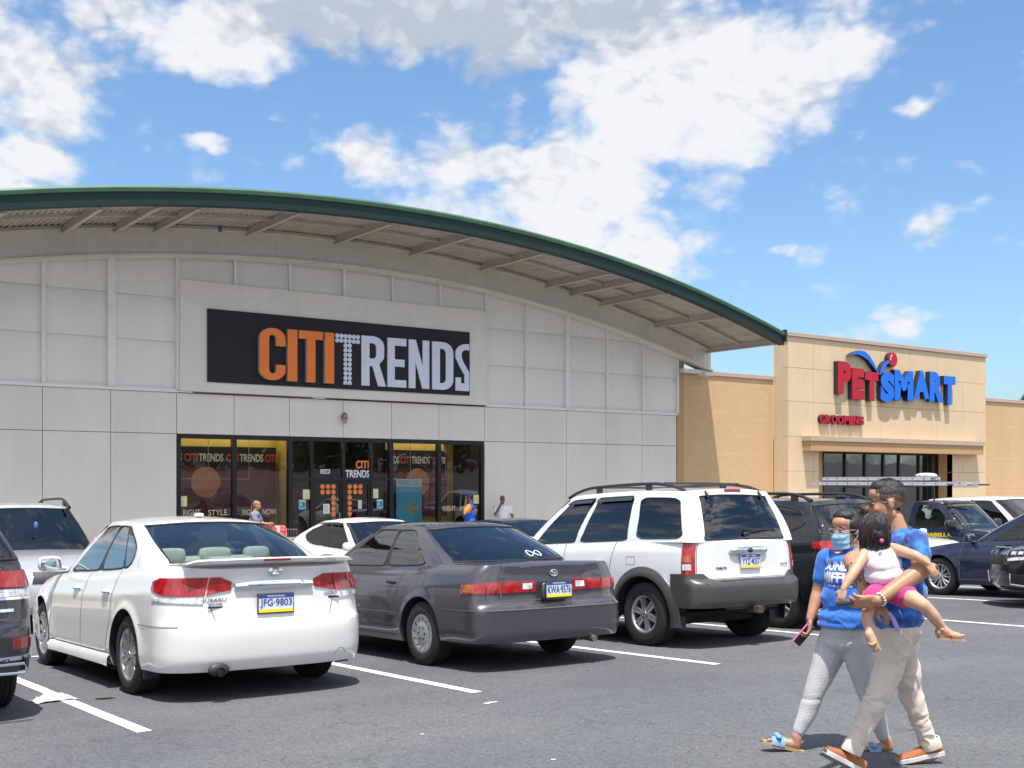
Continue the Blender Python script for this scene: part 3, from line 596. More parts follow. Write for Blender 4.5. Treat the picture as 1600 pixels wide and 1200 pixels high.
notice(14.09, 14.28, .49, .75, M_wp, M_wp, 'white paper on the left door below the orange dots', kind='w'); notice(15.15, 15.26, .61, .84, M_wp, M_wp, 'narrow white paper on the right door glass', kind='w')
ps = thing('poster', 'tall blue poster with a yellow left arrow behind the store window', 'poster', (16.84, YG + .1, FZ))
b = MB(); b.box(16.42, 17.26, YG + .10, YG + .12, -.3, 1.20, 0); b.box(16.42, 17.26, YG + .10, YG + .12, 1.203, 1.42, 1); sb(b, 'poster_sheet', [mat('poster_blue', (.13, .60, .88), .5), mat('poster_pale_blue', (.75, .88, .95), .5)], parent=ps, smooth=False)
b = MB()
for z in (1.36, 1.31, 1.26): fit_text(b, 'WELCOME BACK SHOPPERS'[:14 if z < 1.3 else 21], 16.5, 17.18, z, z + .03, YG + .098, .002, 1, .01)
for z in frange(.85, 1.12, .055): b.box(16.54, 17.12 - rnd.random() * .1, YG + .096, YG + .0985, z, z + .014, 0)
for z in frange(.0, .3, .055): b.box(16.54, 17.0, YG + .096, YG + .0985, z, z + .014, 0)
sb(b, 'print', [mat('pale_print', (.45, .65, .75), .6), M_cp], parent=ps, smooth=False)
b = MB(); b.prism([(16.74, .60), (16.92, .80), (17.01, .80), (16.90, .65), (17.15, .65), (17.15, .55), (16.90, .55), (17.01, .40), (16.92, .40)], YG + .094, YG + .098); sb(b, 'arrow', mat('yellow_print', (.80, .62, .03), .6), parent=ps, smooth=False)
# interior
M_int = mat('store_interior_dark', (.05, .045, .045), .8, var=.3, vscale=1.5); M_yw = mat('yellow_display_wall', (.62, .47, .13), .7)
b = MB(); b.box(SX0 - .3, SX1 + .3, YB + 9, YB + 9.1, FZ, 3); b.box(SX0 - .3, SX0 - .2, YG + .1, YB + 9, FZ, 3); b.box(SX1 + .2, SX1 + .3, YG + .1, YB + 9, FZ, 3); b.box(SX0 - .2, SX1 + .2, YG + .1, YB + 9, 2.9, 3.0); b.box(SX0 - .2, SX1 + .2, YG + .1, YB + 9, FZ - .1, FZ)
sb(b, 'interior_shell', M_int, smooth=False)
b = MB(); b.box(SX0 - .19, 13.2, YB + .9, YB + 1.0, FZ, 2.8); b.box(16.1, 18.44, YB + .9, YB + 1.0, FZ, 2.8); b.box(18.44, SX1 + .19, YB + 2.0, YB + 2.1, FZ, 2.8); b.box(18.40, 18.44, YB + 1.0, YB + 2.0, FZ, 2.8)
b.box(13.12, 13.2, YG + .15, YB + .9, FZ, 2.8)
sb(b, 'display_partition', M_yw, smooth=False)
b = MB(); b.box(16.02, 16.09, YG + .15, YB + .9, FZ, 2.8); sb(b, 'display_partition', M_int, smooth=False)
b = MB(); b.box(18.62, 19.1, YB + 1.97, YB + 1.995, FZ, 1.3); sb(b, 'inner_door', mat('mustard_door', (.45, .33, .10), .6), smooth=False)
def emat(name, c, st):
    m = bpy.data.materials.new(name); m.use_nodes = True; bb = m.node_tree.nodes['Principled BSDF']; bb.inputs['Base Color'].default_value = (*c, 1); bb.inputs['Emission Color'].default_value = (*c, 1); bb.inputs['Emission Strength'].default_value = st; return m
M_tube = emat('lit_tube', (1, .85, .55), 9.0)
for i, (x0, x1) in enumerate(((SX0 + .05, 13.0), (16.2, SX1 - .05))):
    t = thing('window_tube_lamp', ('lit tube lamp above the left display windows', 'lit tube lamp above the right display windows')[i], 'lamp', ((x0 + x1) / 2, YG + .45, 2.6))
    b = MB(); b.box(x0, x1, YG + .42, YG + .50, 2.62, 2.66); sb(b, 'tube', M_tube, parent=t, smooth=False)
    b = MB(); b.box(x0, x1, YG + .38, YG + .54, 2.665, 2.70); sb(b, 'fitting', M_trimw, parent=t, smooth=False)
M_tube2 = emat('lit_ceiling_strip', (1, .88, .62), 12.0)
ci = thing('ceiling_light_strips', 'rows of lit ceiling tubes seen inside the dark store doorway', 'lamp', (14.6, YB + 3, 2.8))
for k, y in enumerate((1.6, 2.7, 3.8, 4.9, 6.2, 7.4)):
    for x in (12.9, 14.4, 15.9, 17.4):
        b = MB(); b.box(x - .5, x + .5, YB + y, YB + y + .06, 2.80, 2.84); sb(b, 'tube', M_tube2, parent=ci, smooth=False)
b = MB()
for x in (13.4, 15.0, 16.0, 17.0): b.box(x - .25, x + .25, YB + 4.5, YB + 5.2, FZ, .6)
b.box(12.4, 18, YB + 8.6, YB + 8.9, FZ, 1.6); sb(b, 'store_shelf', mat('shelf_goods', (.10, .06, .07), .8, var=.8, vscale=5), smooth=False)
# banners
M_bb = mat('banner_black', (.022, .02, .022), .6); M_br = mat('banner_red', (.26, .055, .042), .6, c2=(.09, .026, .03), vscale=.9, thr=(.35, .65)); M_bt = mat('banner_white_print', (.80, .78, .75), .6); M_bo = mat('banner_orange_print', (.72, .12, .05), .6); M_bc = mat('banner_peach_disc', (.70, .28, .12), .6)
def banner(x0, x1, texts, circ, label):
    t = thing('window_banner', label, 'banner', ((x0 + x1) / 2, YG + .6, .0)); y = YG + .60
    b = MB(); b.box(x0, x1, y, y + .03, 1.73, 2.26, 0); b.box(x0, x1, y, y + .03, .35, 1.727, 1); sb(b, 'banner_cloth', [M_bb, M_br], parent=t, smooth=False)
    b = MB()
    for txt, a, c, mi in texts: fit_text(b, txt, a, c, 1.87, 2.08, y - .002, .002, mi, .03)
    sb(b, 'banner_text', [M_bo, M_bt], parent=t, smooth=False)
    b = MB(); b.lathe([(y - .003, .001), (y - .003, .40)], 36, axis='y', at=(circ, 0, 1.34)); sb(b, 'banner_disc', M_bc, parent=t, smooth=False)
# texts sit on a plane .6 m behind the glass: x offset about +.22
banner(10.15, 13.0, (('DS', 10.25, 10.42, 1), ('CITI', 10.47, 10.83, 0), ('TRENDS', 10.86, 11.52, 1), ('CITI', 11.60, 11.94, 0), ('TRENDS', 11.97, 12.63, 1), ('CITI', 12.68, 12.98, 0)), 11.05, 'red and black CITITRENDS banner in the left display windows')
banner(16.35, 18.44, (('NDS', 16.50, 16.80, 1), ('CITI', 16.84, 17.18, 0), ('TRENDS', 17.21, 17.83, 1), ('CITI', 17.93, 18.14, 0), ('TR', 18.17, 18.38, 1)), 17.42, 'red and black CITITRENDS banner in the right display windows')
b = MB()
for x in (11.0, 12.1, 17.0, 18.2): b.tube([(x, YG + .3, 2.6), (x, YG + .3, 1.42)], .009, 5)
b.tube([(10.15, YG + .3, 1.42), (12.1, YG + .3, 1.42)], .009, 5); b.tube([(16.3, YG + .3, 1.42), (18.2, YG + .3, 1.42)], .009, 5)
sb(b, 'display_rail', mat('pale_rail', (.5, .5, .5), .4))

# ================================================================ PET STORE
M_beige = mat('beige_stucco', (.62, .47, .30), .9, streak=.08, var=.045, vscale=.9, bump=.12, bscale=90)
M_coping = mat('tan_coping', (.44, .33, .25), .6, var=.06, vscale=2); M_tan = mat('tan_stucco', (.45, .27, .13), .88, var=.05, vscale=1, bump=.1, bscale=90)
def block_mat():
    m = mat('tan_block', (.56, .37, .195), .9, var=.05, vscale=.6, stretch=(1, 1, .3)); N, Lk = m.node_tree.nodes.new, m.node_tree.links.new; b_ = m.node_tree.nodes['Principled BSDF']
    tc = N('ShaderNodeTexCoord'); sp = N('ShaderNodeSeparateXYZ'); cb = N('ShaderNodeCombineXYZ'); Lk(tc.outputs['Object'], sp.inputs[0]); Lk(sp.outputs[0], cb.inputs[0]); Lk(sp.outputs[2], cb.inputs[1])
    br = N('ShaderNodeTexBrick'); br.inputs['Scale'].default_value = 1; br.inputs['Brick Width'].default_value = .4; br.inputs['Row Height'].default_value = .2; br.inputs['Mortar Size'].default_value = .008
    br.inputs['Color1'].default_value = (1, 1, 1, 1); br.inputs['Color2'].default_value = (.95, .95, .95, 1); br.inputs['Mortar'].default_value = (.88, .87, .86, 1); Lk(cb.outputs[0], br.inputs['Vector'])
    src = b_.inputs['Base Color'].links[0].from_socket; mx = N('ShaderNodeMix'); mx.data_type = 'RGBA'; mx.blend_type = 'MULTIPLY'; mx.inputs[0].default_value = 1; Lk(src, mx.inputs[6]); Lk(br.outputs[0], mx.inputs[7]); Lk(mx.outputs[2], b_.inputs['Base Color']); return m
M_block = block_mat()
wall = thing('connecting_wall', 'low tan block wall between the grey store and the beige pet store', 'wall', (29.7, YB, FZ))
b = MB(); b.box(27.42, 31.9, YB, YB + .3, FZ - .2, 4.98); sb(b, 'wall_face', M_block, parent=wall, smooth=False)
b = MB(); b.box(27.42, 31.9, YB - .05, YB + .35, 4.985, 5.13); sb(b, 'coping', M_coping, parent=wall, smooth=False, bevel=.008)
b = MB(); b.box(27.115, 27.42, YB - .03, YB + .3, FZ - .2, 5.72); sb(b, 'pilaster', M_tan, parent=wall, smooth=False)
wing = thing('side_wing', 'tan block wing wall right of the beige pet store front', 'wall', (52, YB, FZ))
b = MB(); b.box(44.3, 75, YB, YB + .3, FZ - .2, 4.78); sb(b, 'wall_face', M_block, parent=wing, smooth=False)
b = MB(); b.box(44.3, 75, YB - .05, YB + .35, 4.785, 4.93); sb(b, 'coping', M_coping, parent=wing, smooth=False, bevel=.008)
pet = thing('pet_store_building', 'beige pet store front with a tan awning over dark glass doors', 'building', (38, 27.35, FZ))
YP = 27.35; PX0, PX1, PZ = 31.93, 44.28, 6.52; OX0, OX1, OZ = 33.6, 41.9, 2.48
b = MB(); gx = [PX0, 33.3, 35.37, 37.2, 39.06, 40.84, 42.6, PX1]; gzs = [FZ - .2, 1.72, 2.96, 4.21, 5.41, PZ]; g = .006
for x0, x1 in zip(gx, gx[1:]):
    for z0, z1 in zip(gzs, gzs[1:]):
        a, c = x0 + g, x1 - g
        if z1 <= 2.97:   # pillars either side of the opening
            if a < OX0: c = min(c, OX0)
            elif c > OX1: a = max(a, OX1)
            else: 
                if z1 > 2.9: b.box(a, c, YP, YP + .25, 2.48, z1 - g)
                continue
            if c - a < .05: continue
        b.box(a, c, YP, YP + .25, z0 + g, z1 - g)
b.box(OX0 - .3, OX0 - .0, YP, YP + .2, 2.48, 2.95); b.box(PX0, PX0 + .25, YP + .255, YP + .66, FZ - .2, PZ); b.box(PX1 - .25, PX1, YP + .255, YP + .66, FZ - .2, PZ); b.box(PX0 + .26, PX1 - .26, YP + .45, YP + .655, 4.0, PZ - .01)
sb(b, 'front_wall', M_beige, parent=pet, smooth=False, bevel=.004)
b = MB(); b.box(PX0 + .02, PX1 - .02, YP + .02, YP + .24, 2.96, PZ - .02); b.box(PX0 + .02, OX0 - .01, YP + .02, YP + .24, FZ - .2, 3); b.box(OX1 + .01, PX1 - .02, YP + .02, YP + .24, FZ - .2, 3)
sb(b, 'wall_joint', mat('stucco_joint', (.30, .22, .14), .9), parent=pet, smooth=False)
b = MB(); b.box(PX0 - .05, PX1 + .05, YP - .06, YP + .72, PZ + .002, PZ + .15); sb(b, 'coping', M_coping, parent=pet, smooth=False, bevel=.01)
b = MB(); b.box(OX0 - .02, OX0, YP + .26, YP + .70, FZ, 2.48); b.box(OX1, OX1 + .02, YP + .005, YP + .70, FZ, 2.48); b.box(OX0, 34.62, YP + .66, YP + .8, FZ, 2.9); b.box(OX0, OX1, YP + .255, YP + .8, 2.49, 2.6); sb(b, 'entrance_reveal', M_tan, parent=pet, smooth=False)
b = MB()
for x in (34.66, 35.95, 37.15, 38.3, 39.3, 40.6, 41.4, 41.86): b.box(x - .04, x + .04, YP + .64, YP + .74, FZ, 2.48)
b.box(34.7, 41.82, YP + .65, YP + .73, 2.4, 2.48); b.box(34.7, 41.82, YP + .65, YP + .73, 1.45, 1.5)
pf = sb(b, 'entrance_frame', M_black, parent=pet, smooth=False)
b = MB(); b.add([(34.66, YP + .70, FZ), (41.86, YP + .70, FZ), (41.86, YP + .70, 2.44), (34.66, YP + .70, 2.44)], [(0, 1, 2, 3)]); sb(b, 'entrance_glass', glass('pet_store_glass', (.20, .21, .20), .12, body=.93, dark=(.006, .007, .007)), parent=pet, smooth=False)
b = MB(); b.box(34.3, 42, YP + 3, YP + 3.1, FZ, 3); b.box(34.3, 42, YP + .8, YP + 3, 2.7, 2.8); sb(b, 'interior_shell', mat('pet_store_interior', (.03, .03, .03), .8), parent=pet, smooth=False)
b = MB(); AX, AX2 = 32.7, 43.5
aw = MB(); aw.box(AX, AX2, 26.97, YP - .002, 2.45, 2.80); awo = sb(aw, 'awning', M_tan, parent=pet, smooth=False, bevel=.006)
b = MB(); b.box(AX - .04, AX2 + .04, 26.92, YP - .002, 2.803, 2.99); sb(b, 'awning_cap', M_coping, parent=awo, smooth=False, bevel=.01)
# rooftop vents seen above the low wall
t = thing('roof_vent', 'small white rooftop vent behind the low tan wall', 'vent', (31.0, 33.0, 5.0))
b = MB(); b.box(30.8, 31.15, 32.9, 33.2, 4.9, 5.35); sb(b, 'vent_box', M_trimw, parent=t, smooth=False); b = MB(); b.box(30.6, 31.3, 32.7, 33.4, 5.36, 5.42); b.bar((30.7, 32.9, 5.6), (31.3, 33.1, 5.45), .05, .03); sb(b, 'vent_cap', M_trimw, parent=t, smooth=False)
# sign letters
psign = thing('pet_store_sign', 'large raised red and blue PETSMART letters with a bouncing ball on the beige front', 'sign', (38, YP, 4.4))
M_red = mat('red_acrylic', (.42, .004, .024), .45, spec=.3); M_blu = mat('blue_acrylic', (.002, .14, .66), .45, spec=.3); M_ret = mat('dark_letter_return', (.02, .02, .022), .5)
def sign_letter(parent, ch, x0, x1, z0, z1, m, depth=.2, y=YP - .006, off=.055, slant=0., name='letter'):
    b = MB(); fit_text(b, ch, x0, x1, z0, z1, y, depth, 1, off, slant=slant)
    # front skin: duplicate the front faces, 2 mm proud
    ymin = min(v[1] for v in b.v); ff = [f for f in b.f if all(abs(b.v[i][1] - ymin) < 1e-4 for i in f)]
    ids = sorted({i for f in ff for i in f}); mp_ = {i: k for k, i in enumerate(ids)}
    b.add([(b.v[i][0], b.v[i][1] - .003, b.v[i][2]) for i in ids], [tuple(mp_[i] for i in f) for f in ff], 0)
    return sb(b, name, [m, M_ret], parent=parent, smooth=False, merge=0)
for ch, x0, x1, z0, z1, m, sl_ in (('P', 34.42, 35.2, 4.57, 5.77, M_red, 0), ('E', 35.24, 35.95, 4.41, 5.56, M_red, 0), ('T', 36.0, 36.8, 4.38, 5.47, M_red, 0), ('S', 36.92, 37.78, 4.37, 5.52, M_blu, .03), ('M', 37.80, 38.99, 4.48, 5.64, M_blu, 0), ('A', 39.02, 40.03, 4.60, 5.70, M_blu, 0), ('R', 40.05, 41.0, 4.52, 5.70, M_blu, 0), ('T', 41.0, 41.80, 4.43, 5.58, M_blu, 0)):
    sign_letter(psign, ch, x0, x1, z0, z1, m, off=.075, slant=sl_)
b = MB(); c1 = [(35.10, 6.02), (35.35, 6.14), (35.65, 6.235), (35.98, 6.23), (36.28, 6.08), (36.55, 5.82), (36.78, 5.52), (36.9, 5.38)]; c2 = [(36.9, 5.38), (36.72, 5.50), (36.45, 5.72), (36.18, 5.92), (35.88, 6.03), (35.6, 6.08), (35.35, 6.07), (35.10, 6.02)]
b.prism(c1 + c2[1:-1], YP - .2, YP - .01, 1); P = c1 + c2[1:-1]; b.add([(u, YP - .203, v) for u, v in P], [tuple(range(len(P)))], 0); sb(b, 'swoosh', [M_blu, M_ret], parent=psign, smooth=False)
b = MB(); P = [(36.88, 5.38), (37.02, 5.44), (37.16, 5.66), (37.34, 5.82), (37.50, 5.88), (37.46, 5.98), (37.24, 5.94), (37.05, 5.78), (36.93, 5.58)]; b.prism(P, YP - .2, YP - .01, 1); b.add([(u, YP - .203, v) for u, v in P], [tuple(range(len(P)))], 0); sb(b, 'swoosh', [M_blu, M_ret], parent=psign, smooth=False)
b = MB(); b.lathe([(YP - .01, .28), (YP - .2, .28)], 32, 1, at=(37.70, 0, 6.02)); b.lathe([(YP - .2, .28), (YP - .22, .25), (YP - .225, .001)], 32, 0, at=(37.70, 0, 6.02)); 
b.prism(arc(37.70, 6.02, .20, .20, 110, 190, 8) + arc(37.70, 6.02, .165, .165, 190, 110, 8), YP - .232, YP - .226, 2); sb(b, 'ball', [M_red, M_ret, M_wl], parent=psign, smooth=False)
gs = thing('grooming_sign', 'small raised red GROOMING letters above the tan awning', 'sign', (34.8, YP, 3.46))
xs = [33.50, 33.83, 34.15, 34.50, 34.85, 35.25, 35.42, 35.74, 36.03]; ws = [.31, .30, .33, .33, .38, .13, .30, .29]
x = 33.52
for ch, w in zip('GROOMING', ws): sign_letter(gs, ch, x, x + w, 3.46, 3.79, M_red, depth=.12, off=.05); x += w + .022
# ---------------------------------------------------------------- tree far right
def leaf_tree(loc, h, r, label, seed, trunk_h=.25):
    rr = random.Random(seed); t = thing('pine_tree', label, 'tree', loc)
    b = MB(); b.tube([(0, 0, 0), (.1, 0, h * .4), (0, .1, h * .95)], [h * .03, h * .02, h * .005], 8)
    for k in range(30):
        a = rr.random() * 6.28; z = h * rr.uniform(trunk_h, .9); L = r * (1 - (z / h - trunk_h)) * .9; b.tube([(0, 0, z), (math.cos(a) * L * .5, math.sin(a) * L * .5, z + .1 * L), (math.cos(a) * L, math.sin(a) * L, z + .05 * L)], [h * .008, h * .005, .01], 5)
    b.build('trunk', mat('bark', (.10, .07, .05), .9, var=.3), t)
    b = MB()
    for k in range(7000):
        z = trunk_h + (1 - trunk_h) * rr.random() ** 1.3; a = rr.random() * 6.28; lump = .75 + .45 * noise.noise(Vector((math.cos(a) * 1.5, math.sin(a) * 1.5, z * 7 + seed)))
        q = r * (1 - (z - trunk_h) / (1 - trunk_h)) ** .8 * lump * rr.random() ** .45; c = Vector((math.cos(a) * q, math.sin(a) * q, z * h)); s_ = rr.uniform(.10, .24)
        u = Vector((rr.gauss(0, 1), rr.gauss(0, 1), rr.gauss(0, .5))).normalized() * s_; v = u.orthogonal().normalized() * s_ * .4
        b.add([c - u, c + v, c + u, c - v], [(0, 1, 2, 3)], 0 if rr.random() < .5 else 1)
    b.build('crown', [mat('pine_green', (.045, .085, .03), .8, var=.3), mat('pine_green_light', (.085, .13, .05), .8, var=.3)], t, smooth=False, merge=0, recalc=False)
leaf_tree((80.5, 46, -.9), 9.6, 3.4, 'green pine tree rising behind the tan wing wall at the far right', 3)

# unseen tree belt added behind the camera for reflections in glass and paint
b = MB(); rr = random.Random(5)
for k in range(9000):
    x = rr.uniform(-110, 130); y = -75 + rr.uniform(-4, 4); lump = 5.5 + 3.5 * noise.noise(Vector((x * .07, 3, 1))) + 1.5 * noise.noise(Vector((x * .3, 1, 5))); z = lump * rr.random() ** .6 * 1.25; s_ = rr.uniform(.4, 1.1)
    c = Vector((x, y, 2.2 + z)); u = Vector((rr.gauss(0, 1), rr.gauss(0, .4), rr.gauss(0, 1))).normalized() * s_; v = u.orthogonal().normalized() * s_ * .6; b.add([c - u, c + v, c + u, c - v], [(0, 1, 2, 3)], k % 2)
tag(b.build('reflection_trees', [mat('wood_green', (.04, .075, .028), .8, var=.3), mat('wood_green_light', (.075, .12, .045), .8, var=.3)], smooth=False, merge=0, recalc=False), 'wooded edge of the parking lot behind the photographer', kind='stuff')
# ================================================================ VEHICLES
def paint(name, c, metal=0., rough=.28, flake=0.):
    m = mat(name, c, rough, metal=metal, coat=1.0, var=.02 + flake, vscale=260 if flake else 3); return m
M_tyre = mat('tyre_rubber', (.018, .018, .018), .85, var=.3, vscale=14, bump=.15, bscale=120); M_rub = mat('black_rubber', (.012, .012, .012), .6); M_blkp = mat('black_plastic', (.022, .022, .024), .5, var=.1, vscale=20)
M_chr = mat('chrome', (.82, .83, .85), .08, metal=1); M_alloy = mat('silver_alloy', (.52, .52, .53), .28, metal=.85, var=.08, vscale=10); M_hub = mat('hubcap_silver', (.45, .46, .48), .38, metal=.6, var=.08, vscale=14)
M_under = mat('underbody', (.012, .012, .012), .9); M_well = mat('wheel_well', (.010, .010, .011), .95); M_disc = mat('brake_steel', (.16, .15, .14), .5, metal=.8, var=.2, vscale=30)
def lens_mat(name, c, dark, sc=70., rough=.10):
    m = mat(name, c, rough, coat=1.0); N, Lk = m.node_tree.nodes.new, m.node_tree.links.new; b = m.node_tree.nodes['Principled BSDF']
    tc = N('ShaderNodeTexCoord'); v = N('ShaderNodeTexVoronoi'); v.inputs['Scale'].default_value = sc; v.inputs['Randomness'].default_value = .25; Lk(tc.outputs['Object'], v.inputs['Vector'])
    n = N('ShaderNodeTexNoise'); n.inputs['Scale'].default_value = 13; n.inputs['Detail'].default_value = 3; Lk(tc.outputs['Object'], n.inputs['Vector']); ad = N('ShaderNodeMath'); ad.operation = 'MULTIPLY_ADD'; Lk(v.outputs['Distance'], ad.inputs[0]); ad.inputs[1].default_value = .55; Lk(n.outputs[0], ad.inputs[2])
    r = N('ShaderNodeValToRGB'); Lk(ad.outputs[0], r.inputs[0]); r.color_ramp.elements[0].position = .48; r.color_ramp.elements[1].position = .92; r.color_ramp.elements[0].color = (*dark, 1); r.color_ramp.elements[1].color = (*c, 1); Lk(r.outputs[0], b.inputs['Base Color'])
    bp = N('ShaderNodeBump'); bp.inputs['Strength'].default_value = .2; bp.inputs['Distance'].default_value = .003; Lk(v.outputs['Distance'], bp.inputs['Height']); Lk(bp.outputs[0], b.inputs['Normal']); return m
M_redl = lens_mat('red_lens', (.42, .010, .009), (.14, .002, .003)); M_red2 = mat('deep_red_lens', (.20, .004, .006), .15, coat=1, var=.25, vscale=20); M_clr = lens_mat('clear_lens', (.72, .74, .78), (.22, .23, .25), 55); M_ambl = lens_mat('amber_lens_car', (.45, .11, .012), (.22, .04, .006))
M_dash = mat('interior_dark', (.022, .022, .024), .8); M_plw = mat('plate_white', (.60, .64, .70), .5); M_plb = mat('plate_blue', (.02, .05, .22), .5); M_ply = mat('plate_yellow', (.80, .62, .03), .5)
G_dark = glass('glass_privacy', (.07, .075, .08), 1.1, body=.25); G_mid = glass('glass_tint', (.30, .34, .33), 1.1); G_clear = glass('glass_light', (.62, .70, .67), 1.0); G_head = glass('headlamp_cover', (.85, .87, .9), 1.0)
class Car:
    D = dict(nr=3.2, nf=2.7, dr=.42, df=.6, zbr=.28, zbf=.22, zs=.20, tr=.325, tw=.205, rim=.215, Ra=.375, pr=1.25, pf=1.15, bulge=.025, ndr=3.0, cdb=.30, cdr=.26, cfb=.42, cfr=.30, rcrown=.035, crown=.03, q_rw=.86, q_fw=.88,
             rv=(.06, .90), fv=(.04, .93), flare=.012, style='double', ns=5, kp=1.7)
    def __init__(s, **P):
        for k, v in {**Car.D, **P}.items(): setattr(s, k, v)
        s.ze = pchip(s.belt); s.fr = pchip(s.rear); s.ff = pchip(s.front); s.fw = pchip(s.side); s.zr = pchip(s.roof)
        s.pl = pchip(s.plan) if hasattr(s, 'plan') else (lambda x: 1.)
        s.er, s.ef = 2 / s.nr, 2 / s.nf
    # --- lower body
    def base(s, p):
        if p <= 1:
            a = max(0, min(1, p)) * PI / 2; xo = s.dr * (1 - abs(math.cos(a)) ** s.er); return xo, s.hw * math.sin(a) ** s.er, 1 - xo / s.dr, 0.
        if p <= 2: return s.dr + (p - 1) * (s.L - s.dr - s.df), s.hw, 0., 0.
        a = (3 - min(3, p)) * PI / 2; xo = s.df * (1 - abs(math.cos(a)) ** s.ef); return s.L - xo, s.hw * math.sin(max(0, a)) ** s.ef, 0., 1 - xo / s.df
    def zt(s, x, yf): return s.ze(x) - .035 * yf ** 4 if False else s.ze(x)
    def ztop(s, x, y, ye): return s.ze(x) + s.crown * (1 - min(1, abs(y) / max(ye, 1e-3)) ** 2)
    def zb(s, p):
        x, y, wr, wf = s.base(p)
        if p <= 1: return s.zbr
        if p >= 2: return s.zbf
        for xa in (s.xr, s.xf):
            d = abs(x - xa)
            if d < s.Ra: return s.tr + math.sqrt(max(0, s.Ra ** 2 - d * d))
        if x < s.xr: return s.zbr
        if x > s.xf: return s.zbf
        return s.zs
    def pt(s, p, z, side=1):
        x, y, wr, wf = s.base(p)
        X = x + wr * s.fr(z) - wf * s.ff(z)
        zz = s.ze(x); q = (z - s.zs) / max(.05, zz - s.zs)
        Y = y * s.fw(max(0, min(1, q))) * s.pl(x)
        for xa in (s.xr, s.xf):
            rr = math.hypot(x - xa, z - s.tr)
            if rr > s.Ra * .9: Y += s.flare * math.exp(-((rr - s.Ra) / .05) ** 2) * (y / s.hw) ** 3
        return Vector((X, side * Y, z))
    def nrm(s, p, z, side=1):
        e = .004; a = s.pt(p - e if p > e else 0, z, side); b = s.pt(p + e, z, side); c = s.pt(p, z - .01, side); d = s.pt(p, z + .01, side)
        n = (b - a).cross(d - c) * (-side)
        if n.length < 1e-9: return Vector((-1, 0, 0))
        return n.normalized()
    def p_rear(s, yf): return math.asin(min(1, yf ** (1 / s.er))) / (PI / 2)
    def p_side(s, x): return 1 + (x - s.dr) / (s.L - s.dr - s.df)
    def p_front(s, yf): return 3 - math.asin(min(1, yf ** (1 / s.ef))) / (PI / 2)
    def cols(s):
        c = [i / 22 for i in range(23)] + [2 + i / 20 for i in range(21)]
        xs = frange(s.dr, s.L - s.df, .11)
        for xa in (s.xr, s.xf):
            xs = [x for x in xs if abs(x - xa) > s.Ra + .012]
            xs += [xa - s.Ra - .008, xa + s.Ra + .008] + [xa - s.Ra * math.cos(PI * k / 18) * .9999 for k in range(19)]
        c += [s.p_side(x) for x in xs if s.dr < x < s.L - s.df]
        return sorted(set(round(v, 6) for v in c))
    def lower(s, key, B):
        C = s.cols(); NV = 30
        for side in (1, -1):
            G = []
            for p in C:
                x, y, wr, wf = s.base(p); z0 = s.zb(p); z1 = s.ze(x) ; G.append([s.pt(p, lerp(z0, z1, v / NV), side) for v in range(NV + 1)])
            for i in range(len(C) - 1):
                for j in range(NV):
                    q = [G[i][j], G[i + 1][j], G[i + 1][j + 1], G[i][j + 1]]; c = (q[0] + q[1] + q[2] + q[3]) / 4
                    k = key(c, (C[i] + C[i + 1]) / 2); b = B.setdefault(k, MB()); b.add(q, [(0, 1, 2, 3)])
            # top skin (bonnet, boot, and the shelf under the cabin)
            for i in range(len(C) - 1):
                for j in range(8):
                    def tp(g, t):
                        e = g[-1]; Y = e.y * (1 - t); return Vector((e.x, Y, e.z + s.crown * (1 - (1 - t) ** 2) * min(1, abs(e.y) / (s.hw * .7))))
                    q = [tp(G[i], j / 8), tp(G[i + 1], j / 8), tp(G[i + 1], (j + 1) / 8), tp(G[i], (j + 1) / 8)]; c = (q[0] + q[1] + q[2] + q[3]) / 4
                    k = 'top'; ins = (s.bb + .03 < c.x < s.wb - .03) and abs(c.y) < s.hwb - .02
                    b = B.setdefault('shelf' if ins else ('body' if not getattr(s, 'topkey', None) else s.topkey(c)), MB()); b.add(q, [(0, 1, 2, 3)])
            # lower lip turned in, wheel wells
            for i in range(len(C) - 1):
                a, c = G[i][0], G[i + 1][0]; x = (a.x + c.x) / 2; well = any(abs(x - xa) < s.Ra + .02 for xa in (s.xr, s.xf)) and 1 < C[i] < 2
                dpt = .30 if well else .05; k = ('well_%d_%d' % (side, 0 if x < s.L / 2 else 1)) if well else ('lip_%d' % (0 if C[i] <= 1 or C[i] >= 2 else side * (1 if x < s.xr else 2 if x < s.xf else 3)) if 1 < C[i] < 2 else 'lip_%d' % (8 if C[i] < 1 else 9))
                off = Vector((0, -side * dpt, 0)) if 1 <= C[i] < 2 or abs(a.y) > s.hw * .9 else Vector((dpt if C[i] < 1 else -dpt, 0, 0))
                B.setdefault(k, MB()).add([a, c, c + off, a + off], [(0, 1, 2, 3)])
    # --- greenhouse
    def gp(s, q, v, side=1):
        """q: [0,1] rear glass, [1,2] side from rear to front, [2,3] windscreen"""
        xre = s.bb + (s.rr - s.bb) * v ** s.pr; xfe = s.wb + (s.rf - s.wb) * v ** s.pf
        yw = lerp(s.hwb, s.hwr, v) + s.bulge * math.sin(PI * v); cr = lerp(s.cdb, s.cdr, v); cf = lerp(s.cfb, s.cfr, v); e = 2 / s.ndr
        if q <= 1: a = q * PI / 2; x = xre + cr * (1 - abs(math.cos(a)) ** e); y = yw * math.sin(a) ** e
        elif q <= 2: t = q - 1; a0 = s.bb + s.cdb; a1 = s.wb - s.cfb; x = lerp(a0, a1, t) + (xre + cr - a0) * (1 - t) ** s.kp + (xfe - cf - a1) * t ** s.kp; y = yw
        else: a = (3 - q) * PI / 2; x = xfe - cf * (1 - abs(math.cos(a)) ** e); y = yw * max(0, math.sin(a)) ** e
        return x, y
